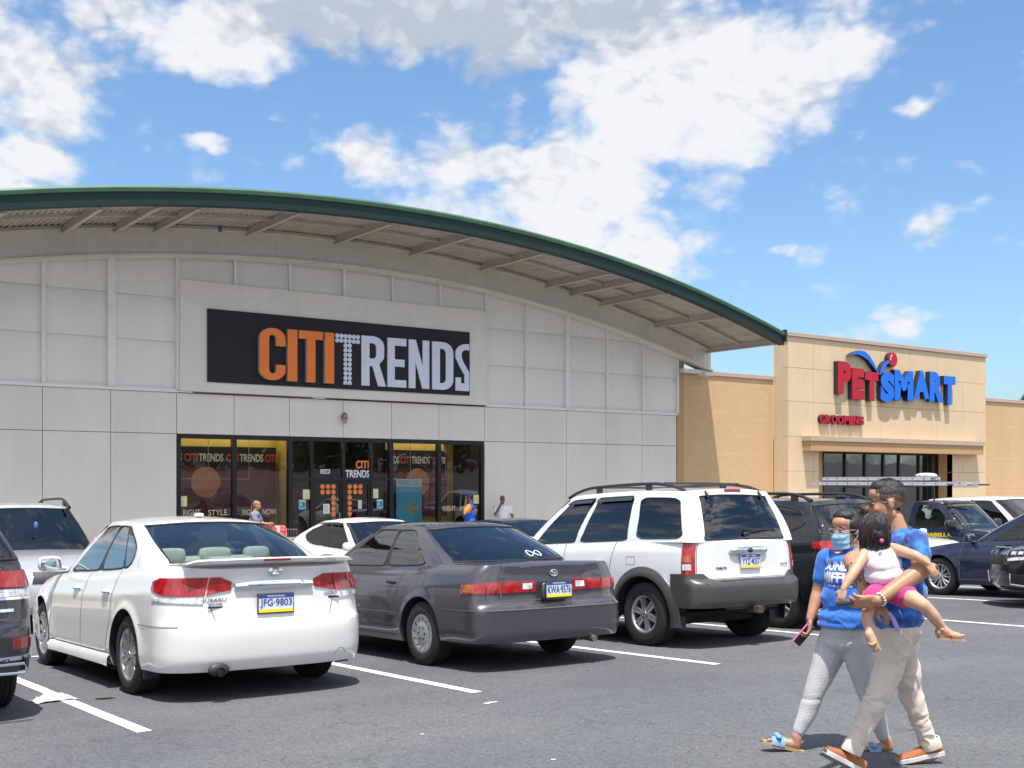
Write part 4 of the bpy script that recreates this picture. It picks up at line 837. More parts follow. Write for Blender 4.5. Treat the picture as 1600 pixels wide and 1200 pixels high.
    def zroof(s, x, y): return s.zr(x) - s.rcrown * min(1, abs(y) / s.hwr) ** 2.4
    def g(s, q, v, side=1):
        x, y = s.gp(q, v); x0, y0 = s.gp(q, 0); x1, y1 = s.gp(q, 1)
        z0 = s.ze(x0) - .012; z1 = s.zroof(x1, y1)
        return Vector((x, side * y, lerp(z0, z1, v)))
    def gn(s, q, v, side):
        e = .01; a = s.g(max(0, q - e), v, side); b = s.g(min(3, q + e), v, side); c = s.g(q, max(0, v - .03), side); d = s.g(q, min(1, v + .03), side)
        n = (b - a).cross(d - c) * (-side); return n.normalized() if n.length > 1e-9 else Vector((0, 0, 1))
    def greenhouse(s, B):
        segs = []  # (q0,q1,glass key or None, v0,v1, rounding)
        segs.append((0, s.q_rw, 'rear_window', s.rv[0], s.rv[1], .0)); segs.append((s.q_rw, 1, None, 0, 0, 0))
        for w in s.windows: segs.append((1 + w[0], 1 + w[1], w[2], w[3], w[4], w[5] if len(w) > 5 else .03))
        segs.append((2, 3 - s.q_fw, None, 0, 0, 0)); segs.append((3 - s.q_fw, 3, 'windscreen', s.fv[0], s.fv[1], .0))
        loops = []
        for side in (1, -1):
            wi = 0
            for (q0, q1, k, v0, v1, rd) in segs:
                n = max(6, int((q1 - q0) * 34)) if k else max(2, int((q1 - q0) * 20)); G = []
                isw = k is not None and not k.startswith('_'); top = []; bot = []
                for i in range(n + 1):
                    t = i / n; 
                    if isw: t = .5 - .5 * math.cos(PI * t) if q0 >= 1 and q1 <= 2 else t
                    q = lerp(q0, q1, t)
                    a, c = (v0, v1) if not callable(v1) else (v0(t), v1(t))
                    if not isw: a, c = .06, .92
                    else:
                        tt = abs(2 * t - 1) if (q0 >= 1 and q1 <= 2) else (t if q0 < 1 else 1 - t)
                        r = rd * tt ** 9; a += r; c -= r
                    vs = [0, a * .5] + [lerp(a, c, j / 8) for j in range(9)] + [lerp(c, 1, .35), lerp(c, 1, .7), 1]
                    def wq(q, v):
                        e0, eb = s.q_rw, getattr(s, 'q_rwb', s.q_rw); e = lerp(eb, e0, v)
                        if q >= 1: return q
                        return q / e0 * e if q <= e0 else lerp(e, 1, (q - e0) / (1 - e0))
                    G.append([s.g(wq(q, v), v, side) for v in vs]); top.append(G[-1][10]); bot.append(G[-1][2])
                for i in range(n):
                    for j in range(len(G[0]) - 1):
                        qd = [G[i][j], G[i + 1][j], G[i + 1][j + 1], G[i][j + 1]]
                        kk = 'body'
                        if isw and 2 <= j < 10: kk = k + ('' if k in ('rear_window', 'windscreen') else '%d_%d' % (wi, side))
                        elif k and k.startswith('_'): kk = ('pillar_%d_%s' % (side, k)) + str(int(q0 * 100)) if 2 <= j < 10 else 'body'
                        B.setdefault(kk, MB()).add(qd, [(0, 1, 2, 3)])
                if isw:
                    wi += 1
                    if q0 >= 1 and q1 <= 2: loops.append((k, bot + top[::-1], side))
                    elif side == 1: loops.append((k, bot, top, None))
                    else:
                        for lp in loops:
                            if lp[0] == k and len(lp) == 4 and lp[3] is None:
                                a, c = lp[1], lp[2]
                                if k == 'rear_window': lps = a[::-1][:-1] + bot + top[::-1] + c[1:]
                                else: lps = bot[:-1] + a[::-1] + c + top[::-1][1:]
                                loops.remove(lp); loops.append((k, lps, 0)); break
            # roof skin
            C = [i / 12 for i in range(12)] + [1 + i / 16 for i in range(17)] + [2 + i / 12 for i in range(1, 13)]
            for i in range(len(C) - 1):
                for j in range(6):
                    def rp(q, t):
                        x, y = s.gp(q, 1); y2 = y * (1 - t); return Vector((x, side * y2, s.zroof(x, y2)))
                    B.setdefault('roof' if getattr(s, 'roofkey', None) else 'body', MB()).add([rp(C[i], j / 6), rp(C[i + 1], j / 6), rp(C[i + 1], (j + 1) / 6), rp(C[i], (j + 1) / 6)], [(0, 1, 2, 3)])
        return loops
    # --- surface patches and lines
    def patch(s, b, p0, p1, zlo, zhi, side, off=.006, n=10, m=6, mi=0):
        G = []
        n += 2; m += 2
        for i in range(n + 1):
            t = 0 if i == 0 else 1 if i == n else lerp(.015, .985, (i - 1) / (n - 2)); p = lerp(p0, p1, t); a = zlo(t) if callable(zlo) else zlo; c = zhi(t) if callable(zhi) else zhi; row = []
            for j in range(m + 1):
                z = a if j == 0 else c if j == m else lerp(a + .004, c - .004, (j - 1) / (m - 2)); ed = min(i, n - i, j, m - j); o = -.004 if ed == 0 else off
                tz = z if ed else z
                row.append(s.pt(p, tz, side) + s.nrm(p, z, side) * o)
            G.append(row)
        b.grid(G, mi)
    def line(s, b, pz, side, w=.004, off=.003, mi=0, n=None):
        pts = [(s.pt(p, z, side), s.nrm(p, z, side)) for p, z in pz]; L = []
        for i, (P, N) in enumerate(pts):
            d = pts[min(i + 1, len(pts) - 1)][0] - pts[max(i - 1, 0)][0]
            if d.length < 1e-9: d = Vector((0, 0, 1))
            t = d.normalized().cross(N).normalized() * w; L.append([P - t + N * off, P + t + N * off])
        b.grid(L, mi)
    def vline(s, b, x0, x1, side, w=.004, z0=None, z1=None):
        n = 16; z0 = s.zs + .01 if z0 is None else z0; z1 = s.ze(x1) if z1 is None else z1
        s.line(b, [(s.p_side(lerp(x0, x1, (i / n) ** 1.5)), lerp(z0, z1, i / n)) for i in range(n + 1)], side, w)
WHEELS = {}
def wheel_meshes(tr, tw, rim, style, ns, key):
    if key in WHEELS: return WHEELS[key]
    h = tw / 2; t = MB(); pr = [(h - .02, rim - .012), (h - .004, rim + .004), (h + .004, lerp(rim, tr, .45)), (h - .006, tr - .03), (h - .022, tr - .006), (h - .036, tr)]
    gr = []
    for gx in (.055, .018, -.018, -.055):
        gr += [(gx + .006, tr), (gx + .005, tr - .009), (gx - .005, tr - .009), (gx - .006, tr)]
    t.lathe(pr + gr + [(-a, r) for a, r in pr[::-1]], 44)
    for k in range(44):   # tread blocks' cross cuts at the shoulder
        a = 2 * PI * k / 44; M = Matrix.Rotation(-a, 4, 'Y'); 
        for sg in (1, -1): t.box(tr - .012, tr + .0005, sg * (h - .034) - .012, sg * (h - .034) + .012, -.004, .004, M=M)
    r = MB(); o = h - .012
    r.lathe([(o - .012, rim - .004), (o, rim - .002), (o + .002, rim - .014), (o - .006, rim - .022), (o - .03, rim - .032), (-h + .02, rim - .03)], 44, 0)
    d = MB(); d.lathe([(o - .085, .001), (o - .085, rim * .72), (o - .10, rim * .74)], 28, 0); d.lathe([(o - .11, .001), (o - .11, rim - .03)], 28, 1)
    if style in ('double', 'star', 'five', 'forester', 'seven'):
        for k in range(ns):
            a = 2 * PI * k / ns + .3; M = Matrix.Rotation(-a, 4, 'Y')
            def spk(dx, w0, w1, y0, y1, dy=.035):
                P = []; n = 8
                for i in range(n + 1):
                    u = i / n; x = lerp(.035, rim - .022, u); w = lerp(w0, w1, u); c = dx * (u if style != 'five' else 0) ; yy = lerp(y0, y1, u ** .7)
                    P.append([M @ Vector((x, yy - dy, c - w * 1.15)), M @ Vector((x, yy - .006, c - w)), M @ Vector((x, yy, c - w * .55)), M @ Vector((x, yy, c + w * .55)), M @ Vector((x, yy - .006, c + w)), M @ Vector((x, yy - dy, c + w * 1.15))])
                r.grid(P, 0)
            if style == 'double': spk(.040, .016, .010, o - .018, o - .010); spk(-.040, .016, .010, o - .018, o - .010)
            elif style == 'star': spk(0, .045, .022, o - .015, o - .008)
            elif style == 'five': spk(0, .030, .036, o - .012, o - .006)
            elif style == 'forester': spk(.075, .016, .014, o - .016, o - .008); spk(-.075, .016, .014, o - .016, o - .008); spk(0, .012, .03, o - .03, o - .03)
            elif style == 'seven': spk(.02, .022, .018, o - .012, o - .006)
        r.lathe([(o - .05, .062), (o - .016, .058), (o - .010, .045), (o - .014, .034)], 24, 0)
        r.lathe([(o - .014, .034), (o - .004, .030), (o - .001, .001)], 20, 2)
        for k in range(5): a = 2 * PI * k / 5; r.lathe([(o - .012, .008), (o - .006, .007), (o - .006, .001)], 8, 1, at=(.047 * math.cos(a), 0, .047 * math.sin(a)))
    else:   # full plastic wheel cover with slots
        r.lathe([(o - .004, rim - .006), (o + .004, rim - .02), (o + .001, rim - .045), (o - .010, rim * .62), (o + .002, rim * .45), (o + .004, .03), (o + .006, .001)], 40, 0)
        for k in range(ns):
            a = 2 * PI * k / ns; M = Matrix.Rotation(-a, 4, 'Y'); sk = .02
            P = [Vector((rim * .66, o - .006, -.006)), Vector((rim * .66, o - .006, .010)), Vector((rim - .040, o + .004, .022 + sk)), Vector((rim - .040, o + .004, .004 + sk))]
            r.add([M @ v for v in P], [(0, 1, 2, 3)], 1)
        for k in range(6): a = 2 * PI * k / 6; r.lathe([(o + .0075, .013), (o + .0075, .001)], 10, 1, at=(.06 * math.cos(a), 0, .06 * math.sin(a)))
    WHEELS[key] = (t, r, d); return WHEELS[key]
def add_wheels(root, c, rimmat=M_alloy, capmat=None):
    t, r, d = wheel_meshes(c.tr, c.tw, c.rim, c.style, c.ns, (c.tr, c.tw, c.rim, c.style, c.ns))
    first = None
    for (x, sg) in ((c.xr, 1), (c.xr, -1), (c.xf, 1), (c.xf, -1)):
        loc = (x - c.L / 2, sg * (c.hw - c.tw / 2 - .012), c.tr); rz = 0 if sg > 0 else PI
        st = getattr(c, 'steer', 0.)
        if x == c.xf: rz += st
        if first is None:
            w = t.build('wheel', M_tyre, root, angle=30); rm = r.build('rim', [rimmat, M_blkp, capmat or rimmat], w, angle=32); dk = d.build('brake_disc', [M_disc, M_well], w)
            first = (w, rm, dk)
        else:
            w = first[0].copy(); col.objects.link(w); w.parent = root
            for ch in first[1:]: o = ch.copy(); col.objects.link(o); o.parent = w
        w.location = loc; w.rotation_euler = (0, rnd.random() * 1.2, rz) if False else (0, 0, rz)
def plate(root, c, text, loc, frame=M_blkp, tilt=0., front=False):
    """rear plate: faces -x"""
    o = thing('license_plate', None, None, loc, PI / 2 * (-1 if not front else 1)); o.parent = root; o.rotation_euler = (0, 0, -PI / 2 if not front else PI / 2)
    o.rotation_euler.x = 0
    b = MB(); b.box(-.16, .16, -.012, 0, -.082, .082, 0); f = b.build('plate_frame', frame, o, smooth=False, bevel=.003)
    b = MB(); b.box(-.150, .150, -.0155, -.0125, -.072, .072, 0); b.box(-.150, .150, -.0175, -.0157, .044, .072, 1); b.box(-.150, .150, -.0175, -.0157, -.072, -.046, 2)
    b.build('plate_face', [M_plw, M_plb, M_ply], o, smooth=False)
    b = MB(); fit_text(b, text, -.138, .138, -.036, .036, -.0157, .003, 0, .008); b.build('plate_text', M_plb, o, smooth=False)
    b = MB(); fit_text(b, 'PENNSYLVANIA', -.075, .075, .052, .065, -.0176, .002, 0, .01); b.build('plate_text', M_plw, o, smooth=False)
    return o
def seats(root, c, m, hx, zh=.0, rear=True):
    """front seats, rear bench with headrests, dashboard, steering wheel"""
    zb = c.ze((c.bb + c.wb) / 2)
    def fin(b, n, m): b.v = [(v[0] - c.L / 2, v[1], v[2]) for v in b.v]; return b.build(n, m, root)
    def seat(x, y, w, top):
        b = MB(); b.ell((x, y, zb - .05), (.09, w, .30), 14, 10, e=.6, M=Matrix.Rotation(.2, 3, 'Y').to_3x3() * 1 if False else None); b.ell((x + .03, y, top), (.05, min(.145, w), .095), 12, 8, e=.65)
        b.tube([(x, y - .05, zb + .12), (x + .02, y - .05, top)], .008, 5); b.tube([(x, y + .05, zb + .12), (x + .02, y + .05, top)], .008, 5); return b
    for y in (.37, -.37): fin(seat(hx, y, .25, zb + .27 + zh), 'seat', m)
    if rear:
        b = MB(); b.ell((hx - .88, 0, zb - .14), (.09, c.hwb - .12, .24), 18, 10, e=.5)
        for y in (.36, -.36): b.ell((hx - .90, y, zb + .115), (.05, .13, .075), 12, 8, e=.6)
        fin(b, 'rear_seat', m)
    b = MB(); b.ell((c.wb - .42, 0, zb - .03), (.32, c.hwb - .06, .10), 16, 8, e=.6); fin(b, 'dashboard', M_dash)
    b = MB(); P = [(c.wb - .78 + .07 * math.sin(a) * -1, .37 + .185 * math.cos(a), zb - .02 + .17 * math.sin(a)) for a in [2 * PI * k / 20 for k in range(20)]]; b.tube(P, .014, 6, closed=True)
    b.tube([P[0], (c.wb - .74, .37, zb - .03), P[10]], .016, 5); b.tube([P[15], (c.wb - .74, .37, zb - .03)], .016, 5); fin(b, 'steering_wheel', M_dash)
def mirror(root, c, x, z, m, sz=(.055, .11, .075), out=.10):
    x -= c.L / 2
    for sg in (1, -1):
        y = sg * (c.hwb + out); b = MB(); b.ell((x, y, z), sz, 16, 10, e=.62); b.tube([(x + .03, sg * (c.hwb - .03), z - .05), (x + .01, y - sg * sz[1] * .6, z - .04)], [.022, .026], 8)
        o = b.build('side_mirror', m, root); b = MB(); b.ell((x - sz[0] * .86, y, z), (.012, sz[1] * .84, sz[2] * .82), 16, 8, e=.6); b.build('mirror_glass', mat('mirror_glass', (.55, .62, .68), .04, metal=1), o)
def finish(c, name, label, loc, rz, paintm, glassmats, key=None, extra=None, mats=None, group=None, trim=M_rub, trimr=.009, well=True, rimmat=M_alloy, interior=None, shelf=M_dash, cat='car', glasskeys=None):
    root = thing(name, label, cat, loc, rz, group)
    X0 = c.L / 2
    def sh(b): b.v = [(v[0] - X0, v[1], v[2]) for v in b.v]; return b
    c.xo = X0; B = {}; c.lower(key or (lambda q, p: 'body'), B); loops = c.greenhouse(B)
    mats = mats or {}; MM = {'body': paintm, 'roof': paintm, 'shelf': shelf, 'well': M_well, 'lip': M_blkp, 'pillar': M_blkp, **mats}
    bodyb = B.pop('body'); body = sh(bodyb).build('body', paintm, root, angle=32)
    for k, b in B.items():
        if k.startswith('side_window') or k in ('rear_window', 'windscreen'):
            kk = 'side_window' if k.startswith('side_window') else k
            m_ = glassmats.get(k.split('_1')[0].split('_-1')[0], glassmats.get(kk, G_mid)); sh(b).build(kk, m_, root)
        else: k = k.split('_')[0]; sh(b).build({'shelf': 'parcel_shelf', 'well': 'wheel_well', 'lip': 'body_lip', 'pillar': 'pillar_trim'}.get(k, k), MM[k], root, angle=32)
    for k, lp, sd in loops:
        b = MB(); b.tube(lp, trimr if k not in ('windscreen', 'rear_window') else trimr * 1.2, 6, closed=True); sh(b).build('window_seal', trim if k not in ('windscreen', 'rear_window') else M_rub, root)
    # floor pan
    b = MB(); b.box(.35, c.L - .5, -c.hw + .14, c.hw - .12, max(.17, c.zs + .02), c.zs + .06)
    xs_ = [(c.xr - c.Ra - .0, c.xr + c.Ra), (c.xf - c.Ra, c.xf + c.Ra)]
    b.box(c.xr + c.Ra, c.xf - c.Ra, -c.hw + .10, c.hw - .10, c.zs + .06, c.ze(c.L / 2) - .30)
    b.box(.34, c.xr - c.Ra, -c.hw + .24, c.hw - .24, c.zbr + .05, c.ze(.5) - .12)
    b.box(c.xf + c.Ra, c.L - .45, -c.hw + .28, c.hw - .28, c.zbf + .05, c.ze(c.L - .5) - .15)
    b.tube([(c.xr, -c.hw + .2, c.tr), (c.xr, c.hw - .2, c.tr)], .05, 8); b.box(c.xr - .3, c.xr + .35, -c.hw + .36, c.hw - .36, .24, .5); b.box(c.xf - .3, c.xf + .3, -c.hw + .36, c.hw - .36, .22, .5)
    sh(b).build('underbody', M_under, root, smooth=False)
    sub = bpy.data.objects.new('tmp', None)
    return root, sh
def shoff(c):
    def sh(b): b.v = [(v[0] - c.xo, v[1], v[2]) for v in b.v]; return b
    return sh
def place(X, Yrear, L, heading=PI / 2, toward=1):
    """centre of a parked car: rear at Yrear when it faces +Y, or nose at Yrear when it faces -Y"""
    Yc = Yrear + L / 2; return (X, Yc, gz(X, Yc))
def settle(root, c):
    """lean the car with the slope of the lot so that all four tyres stand on it"""
    x, y, z = root.location; a = root.rotation_euler.z; h = Vector((math.cos(a), math.sin(a))); n = Vector((-h.y, h.x)); wb = (c.xf - c.xr) / 2; m = (c.xf + c.xr) / 2 - c.L / 2
    f = gz(x + h.x * (m + wb), y + h.y * (m + wb)); r = gz(x + h.x * (m - wb), y + h.y * (m - wb)); l = gz(x + n.x * .75, y + n.y * .75); q = gz(x - n.x * .75, y - n.y * .75)
    pitch = -math.atan2(f - r, 2 * wb); roll = math.atan2(l - q, 1.5)
    root.rotation_euler = (roll, pitch, a); root.location.z = (f + r) / 2 - m * (f - r) / (2 * wb)
def handles(root, c, sh, xs, zf, m, w=.085, h=.016):
    for x in xs:
        for sg in (1, -1):
            b = MB(); z = zf(x) if callable(zf) else zf; P = []
            for k in range(7):
                t = k / 6; pp = c.p_side(x - w + 2 * w * t); P.append(c.pt(pp, z, sg) + Vector((0, sg * (.004 + .028 * math.sin(PI * t) ** .5), 0)))
            b.tube(P, [h * .7, h, h, h, h, h, h * .7], 8); o = sh(b).build('door_handle', m, root)
def decal(b, c, txt, yc, z, w, h, mi=0, off=.004, side='rear', x=None, off2=.01):
    """raised badge on the tail (side rear): runs from left side of car (+y) to the right"""
    t = MB(); fit_text(t, txt, -w / 2, w / 2, -h / 2, h / 2, 0, .003, 0, off2)
    for v, in zip(t.v): pass
    out = []
    for v in t.v:
        y = yc - v[0]; zz = z + v[2]; p = c.p_rear(min(.999, abs(y) / c.hw)); P = c.pt(p, zz, 1 if y >= 0 else -1); out.append((P.x - .002 + v[1], y, zz))
    b.add(out, t.f, mi)
M_bdg = mat('badge_metal', (.22, .23, .27), .25, metal=.6)
CARS = {}
# ---------------------------------------------------------------- white mid-size sedan, rear view (hero)
P_white = paint('pearl_white_paint', (.66, .65, .62)); P_grey = paint('violet_grey_paint', (.078, .070, .084), metal=.5, rough=.32, flake=.12); P_white2 = paint('white_paint', (.69, .70, .71)); P_black = paint('black_paint', (.006, .007, .010))
P_navy = paint('navy_paint', (.010, .018, .055), metal=.3, flake=.1); P_char = paint('charcoal_paint', (.030, .028, .036), metal=.5, flake=.12); P_silver = paint('silver_paint', (.55, .56, .58), metal=.45, rough=.3, flake=.1)
def white_sedan():
    c = Car(L=4.73, hw=.91, xr=1.04, xf=3.79, tr=.328, Ra=.385, tw=.215, rim=.222, zs=.20, zbr=.24, zbf=.2, nr=3.0, dr=.50, nf=2.4, df=.75,
        belt=[(0, 1.04), (.25, 1.075), (.6, 1.075), (1.0, 1.05), (1.6, 1.01), (2.4, .975), (3.1, .955), (3.4, .94), (4.0, .86), (4.5, .74), (4.73, .66)],
        rear=[(.2, .10), (.27, .03), (.34, .0), (.50, -.01), (.60, .0), (.64, .055), (.75, .075), (.90, .085), (.98, .075), (1.04, .05), (1.08, .035)],
        front=[(.2, .12), (.3, .03), (.5, .0), (.62, .03), (.72, .1), (.85, .25)],
        side=[(0, .955), (.08, .985), (.2, 1.0), (.45, 1.0), (.66, .99), (.74, .985), (.80, .965), (.92, .93), (1, .885)], plan=[(0, .99), (1.2, 1.0), (3.6, 1.), (4.73, .97)], flare=.018,
        bb=.62, rr=1.50, rf=2.72, wb=3.55, hwb=.80, hwr=.575, pr=1.22, pf=1.18, bulge=.022, cdb=.30, cdr=.26, cfb=.42, cfr=.3, rcrown=.045, crown=.012, roof=[(1.3, 1.43), (1.7, 1.475), (2.2, 1.50), (2.6, 1.485), (2.8, 1.46), (3, 1.43)],
        q_rw=.78, q_rwb=.49, rv=(.07, .93), style='five', ns=10,
        windows=[(0, .05, None, 0, 0), (.05, .215, 'side_window', lambda t: .07 + .36 * (1 - t) ** 2.2, lambda t: lerp(.50, .895, min(1, t * 1.15) ** .55), .0), (.215, .235, '_b', 0, 0), (.235, .53, 'side_window', lambda t: .07, lambda t: .895 + .01 * t, .012), (.53, .575, '_b', 0, 0), (.575, .97, 'side_window', lambda t: .07, lambda t: .905, .012), (.97, 1, None, 0, 0)])
    X = 3.94; Y = 8.64; loc = place(X, Y, c.L)
    root, sh = finish(c, 'white_sedan', 'white sedan seen from behind with a boot-lid spoiler, one round exhaust and light seats', loc, PI / 2, P_white, {'rear_window': G_clear, 'windscreen': G_clear, 'side_window': glass('glass_side_clear', (.50, .55, .54), 1.1)}, shelf=mat('cream_trim', (.36, .36, .31), .8))
    sm = mat('cream_leather', (.52, .53, .46), .6, var=.06, vscale=8); seats(root, c, sm, .0, zh=.03) if False else None
    S_ = MB()
    def part(b, n, m, **k): return sh(b).build(n, m, root, **k)
    zb = .98
    for y in (.37, -.37):
        b = MB(); b.ell((2.42, y, zb - .02), (.10, .26, .30), 16, 10, e=.55); b.ell((2.36, y, zb + .32), (.055, .15, .10), 14, 8, e=.6); b.tube([(2.40, y - .05, 1.2), (2.37, y - .05, 1.3)], .007, 5); b.tube([(2.40, y + .05, 1.2), (2.37, y + .05, 1.3)], .007, 5); part(b, 'seat', sm)
    b = MB(); b.ell((1.42, 0, .93), (.10, .66, .20), 18, 10, e=.45); part(b, 'rear_seat', sm)
    for y in (.40, 0, -.40): b = MB(); b.ell((1.36, y, 1.135), (.05, .125 if y else .15, .07), 14, 8, e=.55); part(b, 'headrest', sm)
    b = MB(); b.box(.92, 1.12, -.17, .17, 1.075, 1.10); b.prism([(.86, 1.085), (1.0, 1.125), (1.12, 1.125), (1.15, 1.085)], -.20, .20); part(b, 'brake_lamp_cover', sm, bevel=.006)
    b = MB(); b.ell((3.05, 0, .95), (.35, .72, .12), 16, 8, e=.6); part(b, 'dashboard', M_dash)
    b = MB(); Pq = [(2.80 - .05 * math.sin(a), .37 + .18 * math.cos(a), 1.0 + .16 * math.sin(a)) for a in [2 * PI * k / 18 for k in range(18)]]; b.tube(Pq, .014, 6, closed=True); part(b, 'steering_wheel', M_dash)
    add_wheels(root, c, M_alloy)
    # tail lamps: red wrap-round cluster with clear strip below, split by the boot shut line
    sr = c.p_side(.62)
    for sg in (1, -1):
        b = MB(); pin = c.p_rear(.42); pm = c.p_rear(.635)
        c.patch(b, c.p_rear(.640), .995, lambda t: .835 if t < .6 else lerp(.835, .885, (t - .6) / .4), lambda t: lerp(.985, .955, max(0, t - .8) / .2), sg, .012, 16, 6, 0)
        c.patch(b, pin, pm, lambda t: lerp(.875, .838, t), lambda t: lerp(.945, .985, min(1, t * 2)), sg, .012, 8, 6, 0)
        c.patch(b, c.p_rear(.650), .95, lambda t: lerp(.768, .80, t), lambda t: .828, sg, .010, 12, 4, 1); part(b, 'tail_light', [M_redl, M_clr])
    # seams
    b = MB()
    for sg in (1, -1):
        c.line(b, [(c.p_rear(lerp(.60, .55, i / 8)), lerp(.76, .625, i / 8)) for i in range(9)], sg, .0028); c.line(b, [(c.p_rear(lerp(.55, 0, i / 12)), .622) for i in range(13)], sg, .0032)
        c.line(b, [(lerp(c.p_rear(.86), c.p_side(.70), i / 10), .60) for i in range(11)], sg, .003)
        c.vline(b, 1.47, 1.42, sg, z0=.60, z1=c.ze(1.42)); c.line(b, [(c.p_side(1.47 + .12 * math.sin(PI / 2 * (i / 8))), lerp(.60, .30, i / 8)) for i in range(9)], sg, .004)
        c.vline(b, 2.36, 2.33, sg, z0=.3); c.vline(b, 3.40, 3.38, sg, z0=.3); c.line(b, [(c.p_side(x), .30) for x in frange(1.55, 3.40, .15)], sg, .004)
        c.line(b, [(c.p_rear(lerp(.72, .58, i / 14)) , .31 + .045 * math.sin(PI * i / 14)) for i in range(15)], sg if sg < 0 else -1, .002)
    part(b, 'panel_gaps', M_joint)
    for sg in (1, -1):   # side skirt
        b = MB()
        P = []
        for x in frange(c.xr + c.Ra + .02, c.xf - c.Ra - .02, .2):
            q = c.pt(c.p_side(x), .30, sg); P.append([(q.x, q.y, .30), (q.x, q.y + sg * .022, .27), (q.x, q.y + sg * .024, .20), (q.x, q.y - sg * .04, .165), (q.x, q.y - sg * .15, .17)])
        b.grid(P); part(b, 'side_skirt', P_white)
    # spoiler lip, high brake lamp
    b = MB(); P = []
    for i in range(33):
        yf = lerp(-.80, .80, i / 32); y = yf * .91; zc = 1.085 + .012 * (1 - yf * yf); e = 1 - max(0, (abs(yf) - .68) / .12) ** 2 * .9; xb = .045 + .13 * (abs(yf) ** 3.0) - .02
        P.append([(xb + .24, y, zc + .006), (xb + .12, y, zc + .022 * e), (xb, y, zc + .034 * e), (xb - .012, y, zc + .022 * e), (xb + .02, y, zc - .006)])
    b.grid(P); part(b, 'spoiler', P_white)
    b = MB(); b.box(.0, .02, -.115, .115, 1.102, 1.122); part(b, 'high_brake_light', M_red2, bevel=.004)
    # chrome bar and plate recess
    b = MB(); P = []
    for i in range(25):
        yf = lerp(-.365, .365, i / 24); y = yf * .91 * 1.02; q = c.pt(c.p_rear(abs(yf)), .90, 1); x = q.x - .006; zz = .905 + .004 * (1 - (yf / .37) ** 2); tp = .041 - .016 * abs(yf / .365) ** 4
        P.append([(x + .012, y, zz - tp), (x - .022, y, zz - tp * .7), (x - .030, y, zz), (x - .018, y, zz + tp * .8), (x + .012, y, zz + tp)])
    b.grid(P); part(b, 'chrome_garnish', M_chr)
    b = MB()
    def rec(hy, z0, z1):  # pressed number-plate panel: a shallow trapezoid
        x = .066; b.add([(x, -hy, z1), (x, hy, z1), (x, hy * .84, z0), (x, -hy * .84, z0)], [(0, 1, 2, 3)])
    plate(root, c, 'JFG·9803', (.056 - c.L / 2, 0, .757))
    b = MB(); decal(b, c, 'SUBARU', .50, .805, .19, .024); decal(b, c, 'BECKER', .49, .772, .11, .017); decal(b, c, 'LEGACY', -.53, .815, .14, .022); part(b, 'badge', M_bdg, smooth=False)
    b = MB(); b.box(c.pt(c.p_rear(.55), .745, 1).x - .008, c.pt(c.p_rear(.55), .745, 1).x, .42, .555, .738, .752); b.box(c.pt(c.p_rear(.6), .78, 1).x - .008, c.pt(c.p_rear(.6), .78, 1).x, -.60, -.50, .773, .790); part(b, 'badge', M_blkp, smooth=False)
    b = MB(); b.lathe([(.072 - .0, .001), (.066, .038), (.072, .052), (.09, .052)], 28, 1, axis='x'); b.v = [(v[0] - .02, v[1] * 1.15, v[2] * .62 + 1.015) for v in b.v]
    b.box(.038, .05, -.038, -.0, 1.006, 1.014, 1)
    for (y, z, r) in ((.028, 1.018, .008), (-.005, 1.008, .005), (-.018, 1.020, .005), (-.03, 1.008, .005), (.004, 1.026, .004), (-.026, 1.027, .004)): b.ell((.045, y, z), (.004, r, r), 8, 6, 1)
    b.lathe([(.0455, .001), (.0455, 1.0)], 24, 0, axis='x') if False else None
    o = part(b, 'emblem', [M_plb, M_chr])
    # exhaust in its bumper cut-out
    b = MB(); b.tube([(.16, .50, .255), (-.02, .50, .245)], [.036, .040], 18, caps=False); b.tube([(-.02, .50, .245), (.16, .50, .255)], [.034, .030], 18, caps=False); part(b, 'exhaust_pipe', mat('sooty_steel', (.22, .19, .15), .35, metal=.9, var=.3, vscale=20))
    b = MB(); b.ell((.015, .50, .262), (.03, .088, .052), 18, 8); part(b, 'exhaust_cutout', M_blkp)
    b = MB()
    for sg in (1, -1): b.box(c.xr - c.Ra - .03, c.xr - c.Ra + .0, sg * .86 - .1, sg * .86 + .03, .16, .34)
    part(b, 'mud_flap', M_blkp, bevel=.01)
    handles(root, c, sh, (1.62, 2.56), lambda x: .835, P_white, .10, .017); mirror(root, c, 3.36, 1.045, P_white, out=.13, sz=(.05, .115, .078))
    b = MB(); b.ell((1.75, 0, 1.50), (.09, .035, .022), 12, 6, e=.8); b.tube([(1.66, 0, 1.5), (1.60, 0, 1.62)], .003, 4) if False else None; part(b, 'antenna', P_white)
    settle(root, c); return root, c
